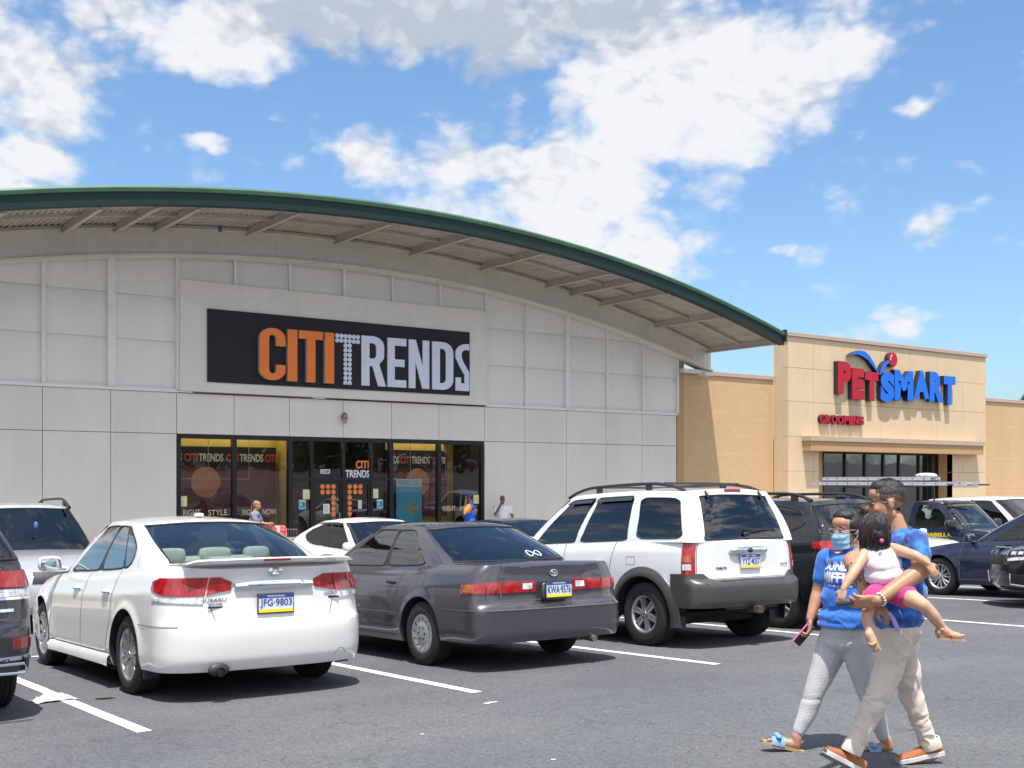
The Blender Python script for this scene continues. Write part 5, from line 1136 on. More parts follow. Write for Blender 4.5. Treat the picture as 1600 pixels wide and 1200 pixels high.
def grey_sedan():
    c = Car(L=4.77, hw=.90, xr=1.07, xf=3.74, tr=.312, Ra=.365, tw=.20, rim=.195, zs=.21, zbr=.27, zbf=.2, nr=4.3, dr=.38, nf=2.5, df=.7,
        belt=[(0, .97), (.12, .99), (.5, .99), (.9, .985), (1.3, .955), (2.4, .93), (3.2, .93), (3.5, .90), (4.1, .82), (4.5, .72), (4.77, .64)],
        rear=[(.2, .09), (.28, .02), (.36, -.005), (.50, -.01), (.575, -.012), (.60, .035), (.645, .072), (.80, .082), (.93, .09), (.98, .085), (1.02, .12)],
        front=[(.2, .1), (.3, .02), (.5, .0), (.62, .04), (.75, .14), (.85, .3)],
        side=[(0, .95), (.08, .985), (.22, 1.0), (.5, 1.0), (.72, .985), (.82, .965), (.92, .93), (1, .865)], plan=[(0, .985), (1.0, 1.0), (3.7, 1.), (4.77, .96)], flare=.012,
        bb=.66, rr=1.40, rf=2.56, wb=3.44, hwb=.775, hwr=.555, pr=1.15, pf=1.12, bulge=.024, cdb=.27, cdr=.22, cfb=.4, cfr=.28, rcrown=.04, crown=.018, roof=[(1.2, 1.36), (1.6, 1.40), (2.2, 1.415), (2.6, 1.40), (3, 1.36)],
        q_rw=.80, q_rwb=.60, rv=(.08, .92), style='cap', ns=12,
        windows=[(0, .10, None, 0, 0), (.10, .46, 'side_window', lambda t: .07, lambda t: .90, .035), (.46, .51, '_b', 0, 0), (.51, .97, 'side_window', lambda t: .07, lambda t: .905, .02), (.97, 1, None, 0, 0)])
    X = 6.80; loc = place(X, 8.60, c.L)
    root, sh = finish(c, 'grey_sedan', 'older dark grey sedan with plastic hubcaps between the white sedan and the white wagon', loc, PI / 2, P_grey, {'rear_window': glass('glass_grey_dark', (.16, .18, .20), 1.15, body=.12), 'windscreen': G_mid, 'side_window': glass('glass_grey_side', (.20, .22, .22), 1.15, body=.08)})
    def part(b, n, m, **k): return sh(b).build(n, m, root, **k)
    seats(root, c, mat('grey_cloth_seat', (.06, .06, .065), .9), 2.45); add_wheels(root, c, M_hub)
    for sg in (1, -1):
        b = MB(); c.patch(b, c.p_rear(.70), 1.0, .725, lambda t: lerp(.835, .815, t), sg, .010, 16, 4, 0); part(b, 'tail_light', M_redl)
        b = MB(); c.patch(b, c.p_side(.40) if False else c.p_rear(.965), .985, .738, .815, sg, .0125, 6, 3, 0); part(b, 'turn_signal', M_ambl)
        b = MB(); c.patch(b, c.p_rear(.245), c.p_rear(.685), .725, .835, sg, .010, 12, 4, 0); part(b, 'tail_light', M_redl)
        b = MB(); c.patch(b, c.p_rear(.30), c.p_rear(.43), .752, .815, sg, .0135, 5, 3, 0); part(b, 'reverse_light', M_clr)
    b = MB()
    for sg in (1, -1):
        c.line(b, [(c.p_rear(lerp(.73, .69, i / 10)), lerp(1.0, .66, i / 10)) for i in range(11)], sg, .005); c.line(b, [(c.p_rear(lerp(.69, 0, i / 14)), .655) for i in range(15)], sg, .005)
        c.line(b, [(lerp(0, c.p_side(.68), i / 30), .575) for i in range(31)], sg, .0045)
        c.vline(b, 1.60, 1.46, sg, z0=.48, z1=c.ze(1.46)); c.vline(b, 2.42, 2.40, sg, z0=.27); c.vline(b, 3.36, 3.36, sg, z0=.27); c.line(b, [(c.p_side(x), .27) for x in frange(1.50, 3.36, .15)], sg, .004)
        c.line(b, [(c.p_side(1.10 + .07 * math.cos(a)), .835 + .07 * math.sin(a)) for a in [2 * PI * k / 20 for k in range(21)]], sg, .003) if sg > 0 else None
    part(b, 'panel_gaps', M_joint)
    b = MB()
    for sg in (1, -1): c.patch(b, c.p_side(1.50), c.p_side(3.30), .46, .50, sg, .012, 24, 4)
    part(b, 'side_moulding', P_grey)
    b = MB(); b.ell((.025, 0, .735), (.02, .19, .09), 18, 8, e=.5); part(b, 'plate_recess', P_grey)
    plate(root, c, 'KWA·9576', (.006 - c.L / 2, 0, .745))
    b = MB(); decal(b, c, 'TOYOTA', .58, .875, .105, .018); decal(b, c, 'CAMRY', -.57, .875, .14, .019); part(b, 'badge', M_bdg, smooth=False)
    b = MB()
    def ring(ry, rz_, cy=0, cz=.90): b.tube([(.072, cy + ry * math.cos(a), cz + rz_ * math.sin(a)) for a in [2 * PI * k / 22 for k in range(22)]], .0045, 5, closed=True)
    ring(.045, .031); ring(.016, .030); ring(.030, .012, 0, .912); part(b, 'emblem', M_chr)
    # white looped sticker low on the rear glass
    b = MB(); P = []
    for k in range(40):
        a = 2 * PI * k / 40; y = -.30 + .085 * math.cos(a); zz = .028 * math.sin(2 * a); x, z = .0, 0; P.append((y, zz))
    pts = []
    for y, zz in P:
        v = .22 + zz / .42; q0 = math.asin(min(1, (abs(y) / c.hwb) ** (c.ndr / 2))) / (PI / 2); g_ = c.g(q0, v, -1); pts.append((g_.x - .008, y, g_.z + .006))
    b.tube(pts, .0055, 5, closed=True); part(b, 'window_sticker', M_wv)
    b = MB(); b.tube([(.25, -.42, .27), (-.0, -.44, .245)], [.038, .034], 12); b.tube([(.5, -.44, .28), (.22, -.44, .28)], [.07, .07], 12); part(b, 'exhaust_pipe', mat('rusty_steel', (.25, .21, .17), .5, metal=.7, var=.35, vscale=14))
    handles(root, c, sh, (1.66, 2.56), lambda x: .80, M_blkp, .07, .016); mirror(root, c, 3.12, 1.0, M_blkp if False else P_grey, out=.09, sz=(.05, .10, .065))
    settle(root, c); return root, c
def white_wagon():
    c = Car(L=4.46, hw=.905, xr=.82, xf=3.44, tr=.352, Ra=.425, tw=.235, rim=.212, zs=.32, zbr=.44, zbf=.34, nr=3.9, dr=.27, nf=2.6, df=.6,
        belt=[(0, 1.15), (.3, 1.16), (1, 1.155), (2.0, 1.13), (2.9, 1.10), (3.3, 1.06), (3.9, .99), (4.2, .90), (4.42, .80)],
        rear=[(.3, .06), (.44, .0), (.50, -.035), (.62, -.045), (.69, -.04), (.72, .0), (.745, .06), (.80, .07), (1.0, .08), (1.16, .085)],
        front=[(.3, .1), (.4, .0), (.6, .0), (.75, .06), (.95, .2)],
        side=[(0, .96), (.1, .985), (.3, 1.0), (.6, 1.0), (.85, .985), (1, .945)], plan=[(0, .915), (.35, .955), (1.2, 1.0), (3.4, 1.), (4.42, .96)], flare=.03,
        bb=.095, rr=.30, rf=2.44, wb=3.27, hwb=.845, hwr=.66, pr=1.5, pf=1.15, bulge=.02, cdb=.10, cdr=.11, cfb=.36, cfr=.26, rcrown=.04, crown=.02, ndr=3.6, roof=[(.1, 1.70), (.4, 1.74), (1.2, 1.77), (2.0, 1.755), (2.5, 1.71), (3, 1.64)],
        kp=2.4, q_rw=.42, q_rwb=.40, rv=(.05, .88), style='five', ns=6,
        windows=[(0, .0, None, 0, 0)][:0] + [(0, .015, None, 0, 0), (.015, .285, 'side_window', lambda t: .08, lambda t: .86, .07), (.285, .345, None, 0, 0), (.345, .655, 'side_window', lambda t: .05, lambda t: .885, .03), (.655, .695, None, 0, 0), (.695, .985, 'side_window', lambda t: .05, lambda t: .885, .015), (.985, 1, None, 0, 0)])
    M_clad = mat('grey_cladding', (.068, .067, .064), .38, metal=.3, var=.06, vscale=30, coat=.3)
    X = 9.57; loc = place(X, 8.66, c.L)
    root, sh = finish(c, 'white_suv', 'white boxy SUV with grey bumper and cladding, roof rails and a towing hitch', loc, PI / 2, P_white2, {'rear_window': G_dark, 'windscreen': G_mid, 'side_window': glass('glass_wagon_side', (.10, .11, .12), 1.1, body=.12), 'side_window2_': G_mid}, cat='suv')
    def part(b, n, m, **k): return sh(b).build(n, m, root, **k)
    seats(root, c, mat('dark_cloth_seat', (.035, .035, .04), .9), 2.15, zh=.05); add_wheels(root, c, M_alloy)
    b = MB(); pe = c.p_side(c.xr - c.Ra - .004); ps = sorted(set([pe * i / 60 for i in range(61)])); tz = lambda p: .735 + .075 * max(0, min(1, (c.base(p)[1] / c.hw - .70) / .12)) if p < 1 else .81
    for sg in (1, -1):
        G = []
        for p in ps:
            zt_ = tz(p); row = []
            for k, z in enumerate([c.zbr + .001, c.zbr + .012] + frange(c.zbr + .03, zt_ - .012, .03) + [zt_ - .002, zt_]):
                row.append((z, p))
            n_ = 14; zz = [c.zbr, c.zbr + .006] + [lerp(c.zbr + .03, zt_ - .015, q / (n_ - 1)) for q in range(n_)] + [zt_ - .003, zt_]
            G.append([c.pt(p, z, sg) + c.nrm(p, z, sg) * (0 if q in (0, len(zz) - 1) else .014) for q, z in enumerate(zz)])
        b.grid(G)
    part(b, 'rear_bumper', M_clad)
    for xa in (c.xr, c.xf):
        for sg in (1, -1):
            G = []
            for i in range(41):
                a = PI * i / 40; row = []
                for q, (r_, o_) in enumerate(((c.Ra - .004, -.02), (c.Ra - .002, .010), (c.Ra + .03, .020), (c.Ra + .07, .018), (c.Ra + .098, .012), (c.Ra + .104, .0))):
                    x, z = xa - r_ * math.cos(a), c.tr + r_ * math.sin(a) - (.0 if 0 < i < 40 else .12)
                    if x < c.dr + .01: x = c.dr + .01
                    row.append(c.pt(c.p_side(x), z, sg) + Vector((0, sg * o_, 0)))
                G.append(row)
            b = MB(); b.grid(G); part(b, 'arch_cladding', M_clad)
    for sg in (1, -1):
        b = MB(); c.patch(b, c.p_side(c.xr + c.Ra), c.p_side(c.xf - c.Ra), .325, .47, sg, .012, 20, 4); part(b, 'sill_cladding', M_clad)
        b = MB(); c.patch(b, c.p_side(c.xf + c.Ra) if c.xf + c.Ra < c.L - c.df else 2.0, 3, .345, .66, sg, .012, 24, 8); part(b, 'front_bumper', M_clad)
    for sg in (1, -1):
        pi_, po = c.p_rear(.915), .985
        b = MB(); c.patch(b, pi_, po, .80, 1.150, sg, .014, 14, 10, 0); o = part(b, 'tail_light', M_redl)
        b = MB(); c.patch(b, lerp(pi_, po, .34), lerp(pi_, po, .93), .93, 1.005, sg, .019, 8, 4, 0); part(b, 'turn_signal', M_ambl)
        b = MB(); c.patch(b, lerp(pi_, po, .30), lerp(pi_, po, .93), .845, .915, sg, .019, 8, 4, 0); part(b, 'reverse_light', M_clr)
    b = MB()
    for sg in (1, -1):
        c.line(b, [(c.p_rear(.90), z) for z in frange(.76, 1.14, .03)], sg, .004); c.line(b, [(c.p_rear(lerp(.90, 0, i / 14)), .748) for i in range(15)], sg, .005)
        c.vline(b, 1.42, 1.28, sg, z0=.50, z1=c.ze(1.28)); c.vline(b, 2.22, 2.20, sg, z0=.46); c.vline(b, 3.08, 3.10, sg, z0=.46); c.line(b, [(lerp(0, c.p_side(.40), i / 20), .60) for i in range(21)], sg, .003)
    for P in ([(.94, .90), (.94, .985), (1.08, .985), (1.08, .90), (.94, .90)],):
        c.line(b, [(c.p_side(lerp(P[i][0], P[i + 1][0], k / 5)), lerp(P[i][1], P[i + 1][1], k / 5)) for i in range(4) for k in range(6)], 1, .0025)
    part(b, 'panel_gaps', M_joint)
    # flattened bumper step
    b = MB(); b.box(-.02, .12, -.50, .50, .722, .735); part(b, 'bumper_step', M_clad, bevel=.006)
    b = MB(); b.ell((.07, 0, 1.045), (.035, .30, .045), 24, 8, e=.55); part(b, 'chrome_garnish', M_chr)
    b = MB(); b.ell((.03, 0, 1.045), (.015, .035, .028), 14, 8); part(b, 'emblem', M_blkp)
    plate(root, c, 'YYZ·4037', (.062 - c.L / 2, -.02, .925), frame=M_chr)
    b = MB(); decal(b, c, 'TRIBUTE', .42, .86, .16, .024); decal(b, c, 'LX V6', -.60, .88, .12, .024); part(b, 'badge', M_blkp, smooth=False)
    # wiper, washer pivot, hinges, high brake lamp
    gg = lambda y, v, o=.012: (lambda q: c.g(q, v, 1 if y >= 0 else -1) + c.gn(q, v, 1 if y >= 0 else -1) * o)(math.asin(min(1, (abs(y) / lerp(c.hwb, c.hwr, v)) ** (c.ndr / 2))) / (PI / 2))
    b = MB(); b.tube([gg(.0, .16, .02), gg(-.18, .19, .03), gg(-.38, .21, .03)], [.012, .009, .006], 6); b.tube([gg(.02, .205, .02), gg(-.42, .22, .02)], .007, 5); b.ell(gg(0, .13, .018), (.02, .05, .025), 10, 6); part(b, 'rear_wiper', M_rub)
    for y in (.42, -.42): b = MB(); b.ell(gg(y, .90, .012), (.02, .018, .055), 8, 6, M=Matrix.Rotation(.5 if y > 0 else .5, 3, 'Y')); part(b, 'glass_hinge', M_blkp)
    b = MB(); G = []
    for i in range(9): y = lerp(-.13, .13, i / 8); G.append([gg(y, v, .010) for v in (.945, .965, .99)])
    b.grid(G); part(b, 'high_brake_light', M_red2)
    for sg in (1, -1):
        b = MB(); P = []; n = 14
        for i in range(n + 1):
            t = i / n; x = lerp(.42, 2.45, t); P.append((x, sg * .60, c.zr(x) - .03 + .070 * min(1, 5 * t, 5 * (1 - t)) ** .6))
        b.tube(P, .019, 8)
        for i in (4, 10): x = P[i][0]; b.box(x - .04, x + .04, sg * .6 - .016, sg * .6 + .016, c.zr(x) - .05, P[i][2])
        part(b, 'roof_rail', M_blkp)
    for x in (.75, 2.0): b = MB(); b.tube([(x, -.6, c.zr(x) + .045), (x, 0, c.zr(x) + .05), (x, .6, c.zr(x) + .045)], .014, 6); part(b, 'roof_crossbar', M_blkp)
    b = MB()
    for (x0, x1, v) in ((.0, 0, 0),): pass
    for qa, qb in ((1.345, 1.655), (1.695, 1.985)):   # rain visors over the door windows
        for sg in (1, -1):
            G = []
            for i in range(9): q = lerp(qa, qb, i / 8); G.append([c.g(q, v, sg) + c.gn(q, v, sg) * o_ for v, o_ in ((.80, .030), (.86, .026), (.915, .004))])
            b.grid(G)
    part(b, 'rain_visor', glass('smoked_visor', (.10, .10, .10), 1.1, body=.5))
    b = MB(); b.box(-.08, .30, -.03, .03, .37, .43); b.box(-.10, -.03, -.045, .045, .36, .44); b.box(.02, .06, -.40, .40, .41, .44); part(b, 'tow_hitch', mat('rust', (.07, .045, .032), .8, var=.4, vscale=30), bevel=.006, smooth=False)
    b = MB()
    for sg in (1, -1): b.box(c.xr - c.Ra - .02, c.xr - c.Ra + .0, sg * .78 - .11, sg * .78 + .11, .22, .42)
    b.tube([(.3, -.5, .38), (.9, -.35, .36), (2, -.3, .34)], .045, 8); b.tube([(.45, -.55, .32), (1.1, .5, .34)], .02, 6); part(b, 'mud_flap', M_blkp)
    handles(root, c, sh, (1.56, 2.42), lambda x: .915, P_white2, .075, .016); mirror(root, c, 2.86, 1.13, P_white2, sz=(.07, .11, .09), out=.12)
    settle(root, c); return root, c
def simple_suv(name, label, X, Y, L, W, H, paintm, facing=1, glassb=G_dark, glasss=None, rails=True, key=None, mats=None, rz=None, narrow=.26, belt_h=1.05, style='forester', ns=5, quarter=True, tl='wrap', rimmat=M_alloy, group=None, rearx=None, cat='suv', steer=0.):
    sc = L / 4.6; hb = belt_h
    c = Car(L=L, hw=W / 2, kp=2.1, xr=.95 * sc, xf=3.6 * sc, tr=.345, Ra=.40, tw=.225, rim=.225, zs=.27, zbr=.36, zbf=.26, nr=3.1, dr=.40, nf=2.5, df=.72, steer=steer,
        belt=[(0, hb), (.5, hb + .01), (2.2 * sc, hb - .02), (3.1 * sc, hb - .05), (3.5 * sc, hb - .07), (4.1 * sc, hb - .14), (4.4 * sc, hb - .24), (L, hb - .34)],
        rear=[(.25, .08), (.36, .0), (.6, -.02), (.68, .0), (.72, .05), (.9, .07), (hb, .10)], front=[(.25, .12), (.35, .02), (.5, .0), (.7, .02), (.82, .08), (hb, .3)],
        side=[(0, .955), (.1, .985), (.3, 1.0), (.6, 1.0), (.82, .98), (1, .93)], plan=[(0, .98), (1, 1), (3.4 * sc, 1), (L, .95)], flare=.02,
        bb=.13, rr=.48, rf=2.40 * sc, wb=3.22 * sc, hwb=W / 2 - .07, hwr=W / 2 - narrow, pr=1.35, pf=1.15, bulge=.02, cdb=.28, cdr=.26, cfb=.4, cfr=.28, rcrown=.04, crown=.03, ndr=3.2,
        roof=[(.2, H - .09), (.5, H - .05), (1.3, H - .01), (2.0, H), (2.5 * sc, H - .05), (3, H - .12)], q_rw=.84, rv=(.10, .88), style=style, ns=ns,
        windows=[(0, .03, None, 0, 0), (.03, .27, 'side_window', lambda t: .10 + .25 * (1 - t) ** 2, lambda t: lerp(.72, .88, t ** .6), .05), (.27, .32, None, 0, 0), (.32, .60, 'side_window', lambda t: .06, lambda t: .885, .03), (.60, .645, '_b', 0, 0), (.645, .975, 'side_window', lambda t: .06, lambda t: .89, .015), (.975, 1, None, 0, 0)])
    rz = (PI / 2 if facing > 0 else -PI / 2) if rz is None else rz; loc = (X, Y + L / 2, 0)
    root, sh = finish(c, name, label, loc, rz, paintm, {'rear_window': glassb, 'windscreen': G_mid, 'side_window': glasss or glassb, 'side_window2_': G_mid, 'side_window3_': G_mid}, key=key, mats=mats, cat=cat, group=group)
    def part(b, n, m, **k): return sh(b).build(n, m, root, **k)
    seats(root, c, mat('dark_cloth_seat', (.035, .035, .04), .9), 2.2 * sc, zh=.05); add_wheels(root, c, rimmat)
    b = MB()
    for sg in (1, -1):
        c.vline(b, 1.5 * sc, 1.36 * sc, sg, z0=.5, z1=c.ze(1.36)); c.vline(b, 2.3 * sc, 2.28 * sc, sg, z0=.36); c.vline(b, 3.2 * sc, 3.2 * sc, sg, z0=.36); c.line(b, [(c.p_side(x), .36) for x in frange(1.5 * sc, 3.2 * sc, .15)], sg, .004)
        c.line(b, [(c.p_rear(.80), z) for z in frange(.74, hb - .01, .03)], sg, .004); c.line(b, [(c.p_rear(lerp(.80, 0, i / 14)), .735) for i in range(15)], sg, .005)
    part(b, 'panel_gaps', M_joint)
    if rails:
        for sg in (1, -1):
            b = MB(); P = []
            for i in range(15):
                t = i / 14; x = lerp(.60, 2.5 * sc, t); P.append((x, sg * (W / 2 - .30), c.zr(x) - .03 + .085 * min(1, 6 * t, 6 * (1 - t)) ** .6))
            b.tube(P, [.03] + [.019] * 13 + [.03], 8)
            for i in (2, 12): x = P[i][0]; b.box(x - .05, x + .05, sg * (W / 2 - .30) - .016, sg * (W / 2 - .30) + .016, c.zr(x) - .06, P[i][2])
            part(b, 'roof_rail', M_blkp)
    handles(root, c, sh, (1.62 * sc, 2.5 * sc), lambda x: .89, paintm, .08, .016); mirror(root, c, 2.93 * sc, hb + .06, paintm, sz=(.07, .11, .08), out=.11)
    # nose: grille, lamps
    for sg in (1, -1):
        b = MB(); c.patch(b, 2.12, c.p_front(.52), lambda t: lerp(hb - .30, hb - .36, t), lambda t: lerp(hb - .20, hb - .24, t), sg, .008, 12, 5); part(b, 'headlight', M_clr)
    b = MB(); 
    for sg in (1, -1): c.patch(b, c.p_front(.46), 3, hb - .42, hb - .26, sg, .008, 8, 5)
    part(b, 'grille', M_blkp)
    root.location.z = gz(X, Y + L / 2); settle(root, c); return root, c, sh
def simple_sedan(name, label, X, Y, paintm, facing=-1, L=4.8, H=1.46, W=1.80, rz=None, style='seven', ns=7, gl=G_mid, rimmat=M_alloy, arc_roof=0., seatm=None, cab=0.):
    c = Car(L=L, hw=W / 2, xr=1.02, xf=L - .96, tr=.328, Ra=.378, tw=.21, rim=.22, zs=.20, zbr=.26, zbf=.2, nr=3.0, dr=.48, nf=2.4, df=.75,
        belt=[(0, 1.02), (.3, 1.06), (.9, 1.04), (1.5, .99), (2.6, .94), (3.3, .92), (3.6, .90), (4.1, .83), (4.5, .73), (L, .64)],
        rear=[(.2, .10), (.3, .02), (.5, .0), (.6, .01), (.66, .05), (.9, .08), (1.04, .06)], front=[(.2, .12), (.3, .03), (.5, .0), (.62, .03), (.72, .1), (.85, .25)],
        side=[(0, .955), (.1, .985), (.25, 1.0), (.55, 1.0), (.75, .985), (.88, .945), (1, .885)], plan=[(0, .985), (1.2, 1.0), (3.6, 1.), (L, .96)], flare=.014,
        bb=.70, rr=1.55, rf=2.70 - cab, wb=3.60 - cab, hwb=W / 2 - .11, hwr=W / 2 - .34, pr=1.3, pf=1.2, bulge=.022, rcrown=.045, crown=.03, roof=[(1.3, H - .08), (1.7, H - .025), (2.2, H), (2.7, H - .03), (3, H - .08)],
        q_rw=.80, rv=(.08, .92), style=style, ns=ns,
        windows=[(0, .07, None, 0, 0), (.07, .46, 'side_window', lambda t: .07 + .3 * (1 - t) ** 3, lambda t: lerp(.58, .90, min(1, t * 1.4) ** .55), .01), (.46, .50, '_b', 0, 0), (.50, .97, 'side_window', lambda t: .07, lambda t: .905, .01), (.97, 1, None, 0, 0)])
    rz = (PI / 2 if facing > 0 else -PI / 2) if rz is None else rz
    root, sh = finish(c, name, label, (X, Y + L / 2, gz(X, Y + L / 2)), rz, paintm, {'rear_window': gl, 'windscreen': gl, 'side_window': gl})
    def part(b, n, m, **k): return sh(b).build(n, m, root, **k)
    seats(root, c, seatm or mat('dark_cloth_seat', (.035, .035, .04), .9), 2.45); add_wheels(root, c, rimmat)
    b = MB()
    for sg in (1, -1): c.vline(b, 1.55, 1.42, sg, z0=.5, z1=c.ze(1.42)); c.vline(b, 2.42, 2.40, sg, z0=.3); c.vline(b, 3.45, 3.42, sg, z0=.3); c.line(b, [(c.p_side(x), .3) for x in frange(1.55, 3.45, .15)], sg, .004)
    part(b, 'panel_gaps', M_joint)
    for sg in (1, -1):
        b = MB(); c.patch(b, 2.12, c.p_front(.55), lambda t: lerp(.66, .60, t), lambda t: lerp(.76, .68, t), sg, .008, 12, 5); part(b, 'headlight', M_clr)
        b = MB(); c.patch(b, c.p_rear(.6), 1.1, .80, .95, sg, .008, 12, 5); part(b, 'tail_light', M_redl)
    b = MB(); 
    for sg in (1, -1): c.patch(b, c.p_front(.4), 3, .50, .62, sg, .008, 8, 5)
    part(b, 'grille', M_blkp)
    handles(root, c, sh, (1.70, 2.62), lambda x: .80, paintm, .08, .015); mirror(root, c, 3.25, 1.0, paintm, out=.10)
    settle(root, c); return root, c, sh
def visors(root, c, sh, spans):
    b = MB()
    for qa, qb in spans:
        for sg in (1, -1): b.grid([[c.g(lerp(qa, qb, i / 8), v, sg) + c.gn(lerp(qa, qb, i / 8), v, sg) * o_ for v, o_ in ((.80, .028), (.86, .024), (.915, .004))] for i in range(9)])
    sh(b).build('rain_visor', MATS['smoked_visor'], root)
white_sedan(); grey_sedan(); white_wagon()
# black SUV right of the white one
def black_suv():
    r, c, sh = simple_suv('black_suv', 'black SUV with silver roof rails parked just right of the white SUV', 12.22, 8.92, 4.6, 1.80, 1.68, P_black, 1, rails=True, belt_h=1.16)
    for sg in (1, -1):
        b = MB(); c.patch(b, c.p_rear(.64), 1.0, lambda t: lerp(.98, 1.01, t), lambda t: lerp(1.13, 1.10, t), sg, .012, 14, 6); c.patch(b, c.p_rear(.70), c.p_rear(.97), .92, .975, sg, .010, 8, 4, 1); sh(b).build('tail_light', [M_redl, M_clr], r)
    b = MB(); b.ell((.62, 0, 1.66), (.09, .02, .035), 10, 6); sh(b).build('antenna', P_black, r)
    return r
black_suv()
# dark grey SUV cut by the left edge of the photo
def jeep():
    M_cl = P_char
    r, c, sh = simple_suv('dark_suv', 'dark grey SUV with chrome bumper strip, seen from behind at the left edge', 1.17, 8.72, 4.82, 1.94, 1.70, P_char, 1, rails=False, narrow=.34, belt_h=1.12, style='five', ns=7)
    for sg in (1, -1):
        b = MB(); c.patch(b, c.p_rear(.55), 1.13, lambda t: lerp(.965, .95, t), 1.085, sg, .014, 16, 6); sh(b).build('tail_light', M_redl, r)
        b = MB(); c.patch(b, c.p_rear(.30), 1.10, .895, .955, sg, .008, 16, 4); sh(b).build('reverse_light', M_clr, r)
        b = MB(); c.patch(b, c.p_rear(.82), 1.02, .52, .60, sg, .008, 8, 4); sh(b).build('reflector', M_red2, r)
        b = MB(); c.line(b, [(lerp(c.p_rear(.0), 1.12, i / 20), .885) for i in range(21)], sg, .010, .006); c.patch(b, 0, 1.1, .44, .475, sg, .012, 24, 4); sh(b).build('chrome_strip', M_chr, r)
        b = MB(); x0 = -.03; P = [(x0, sg * .60, .36), (x0, sg * .84, .36), (x0 + .03, sg * .86, .39), (x0 + .02, sg * .84, .425), (x0, sg * .60, .42)]; b.tube(P, .011, 6, closed=True); sh(b).build('exhaust_trim', M_chr, r)
    b = MB(); c.patch(b, c.p_rear(.72), c.p_rear(.84), .785, .815, -1, .008, 4, 3); sh(b).build('badge', M_chr, r)
jeep()
# second row, noses towards the camera
r, c, sh = simple_suv('silver_suv', 'silver SUV facing the camera behind the dark SUV and the white sedan', 4.12, 15.7, 4.6, 1.82, 1.72, P_silver, -1, glassb=G_dark, style='seven', ns=7, belt_h=1.08)
b = MB(); b.ell((3.0, .02, 1.40), (.02, .03, .05), 8, 6); sh(b).build('air_freshener', mat('blue_tag', (.04, .13, .38), .6), r)
r, c, sh = simple_sedan('white_coupe_sedan', 'white sedan with smoked rain visors facing the camera between the two front sedans', 9.70, 15.1, P_white2, -1, gl=G_mid)
visors(r, c, sh, ((1.07, 1.46), (1.50, 1.97)))
r, c, sh = simple_sedan('dark_blue_sedan', 'dark blue sedan mostly hidden between the grey sedan and the white SUV', 13.0, 15.2, P_navy, -1, H=1.42, gl=G_mid)
r, c, sh = simple_sedan('white_sedan', 'white sedan mostly hidden behind the walking couple, its bonnet left of the navy sedan', 20.95, 13.4, P_white2, -1, gl=G_mid)
# navy sedan right, nose in
def navy():
    r, c, sh = simple_sedan('navy_sedan', 'navy sedan with silver wheel covers parked behind the walking man', 18.70, 8.02, P_navy, 1, L=4.82, H=1.47, cab=.22, style='double', ns=7, rimmat=M_hub, gl=glass('glass_navy', (.42, .48, .46), 1.1), seatm=mat('tan_cloth_seat', (.22, .19, .15), .9))
navy()
# black SUV nose at the right edge, turned out of its row
def black_front():
    L = 4.7; ang = R(90 + 47); hx, hy = math.cos(ang), math.sin(ang); nx, ny = 16.35, 9.95
    r, c, sh = simple_suv('black_suv', 'glossy black SUV whose chrome-lipped nose enters at the right edge', 0, 0, L, 1.87, 1.65, P_black, 1, rails=False, belt_h=1.05, style='seven', ns=7, rz=ang)
    r.location = (nx - hx * L / 2, ny - hy * L / 2, 0); r.location.z = gz(r.location.x, r.location.y); settle(r, c)
    for sg in (1, -1):
        b = MB(); c.patch(b, 2.02, c.p_front(.50), lambda t: lerp(.80, .74, t), lambda t: lerp(.92, .85, t), sg, .016, 14, 6); sh(b).build('headlight', P_black, r)
        for k in range(5): b = MB(); c.patch(b, lerp(2.10, c.p_front(.56), (k + .1) / 5), lerp(2.10, c.p_front(.56), (k + .8) / 5), .80 - k * .005, .855 - k * .005, sg, .024, 4, 4); sh(b).build('led_lamp', M_clr, r)
        b = MB(); P = [c.pt(p, z, sg) + c.nrm(p, z, sg) * .02 for p, z in ((c.p_front(.62), .52), (c.p_front(.60), .36), (2.35, .33), (2.15, .36))]; b.tube(P, .014, 6); sh(b).build('fog_lamp_trim', M_chr, r)
        b = MB(); c.patch(b, c.p_front(.62), 2.15, .36, .50, sg, .008, 8, 5); sh(b).build('fog_lamp', M_blkp, r)
    b = MB()
    for sg in (1, -1): b.tube([c.pt(p, .88, sg) + c.nrm(p, .88, sg) * .02 for p in frange(c.p_front(.48), 3, .04)], .014, 6)
    sh(b).build('grille_bar', M_chr, r)
    b = MB(); q = c.pt(3, .80, 1); b.ell((q.x + .01, 0, .80), (.02, .07, .07), 16, 8); sh(b).build('emblem', mat('blue_chrome', (.3, .45, .7), .1, metal=1), r)
black_front()
r, c, sh = simple_suv('white_suv', 'white SUV facing the camera behind the navy pickup at the right edge', 26.7, 13.3, 4.9, 1.95, 1.76, P_white2, -1, glassb=G_dark, belt_h=1.08, rails=False, style='seven', ns=7)
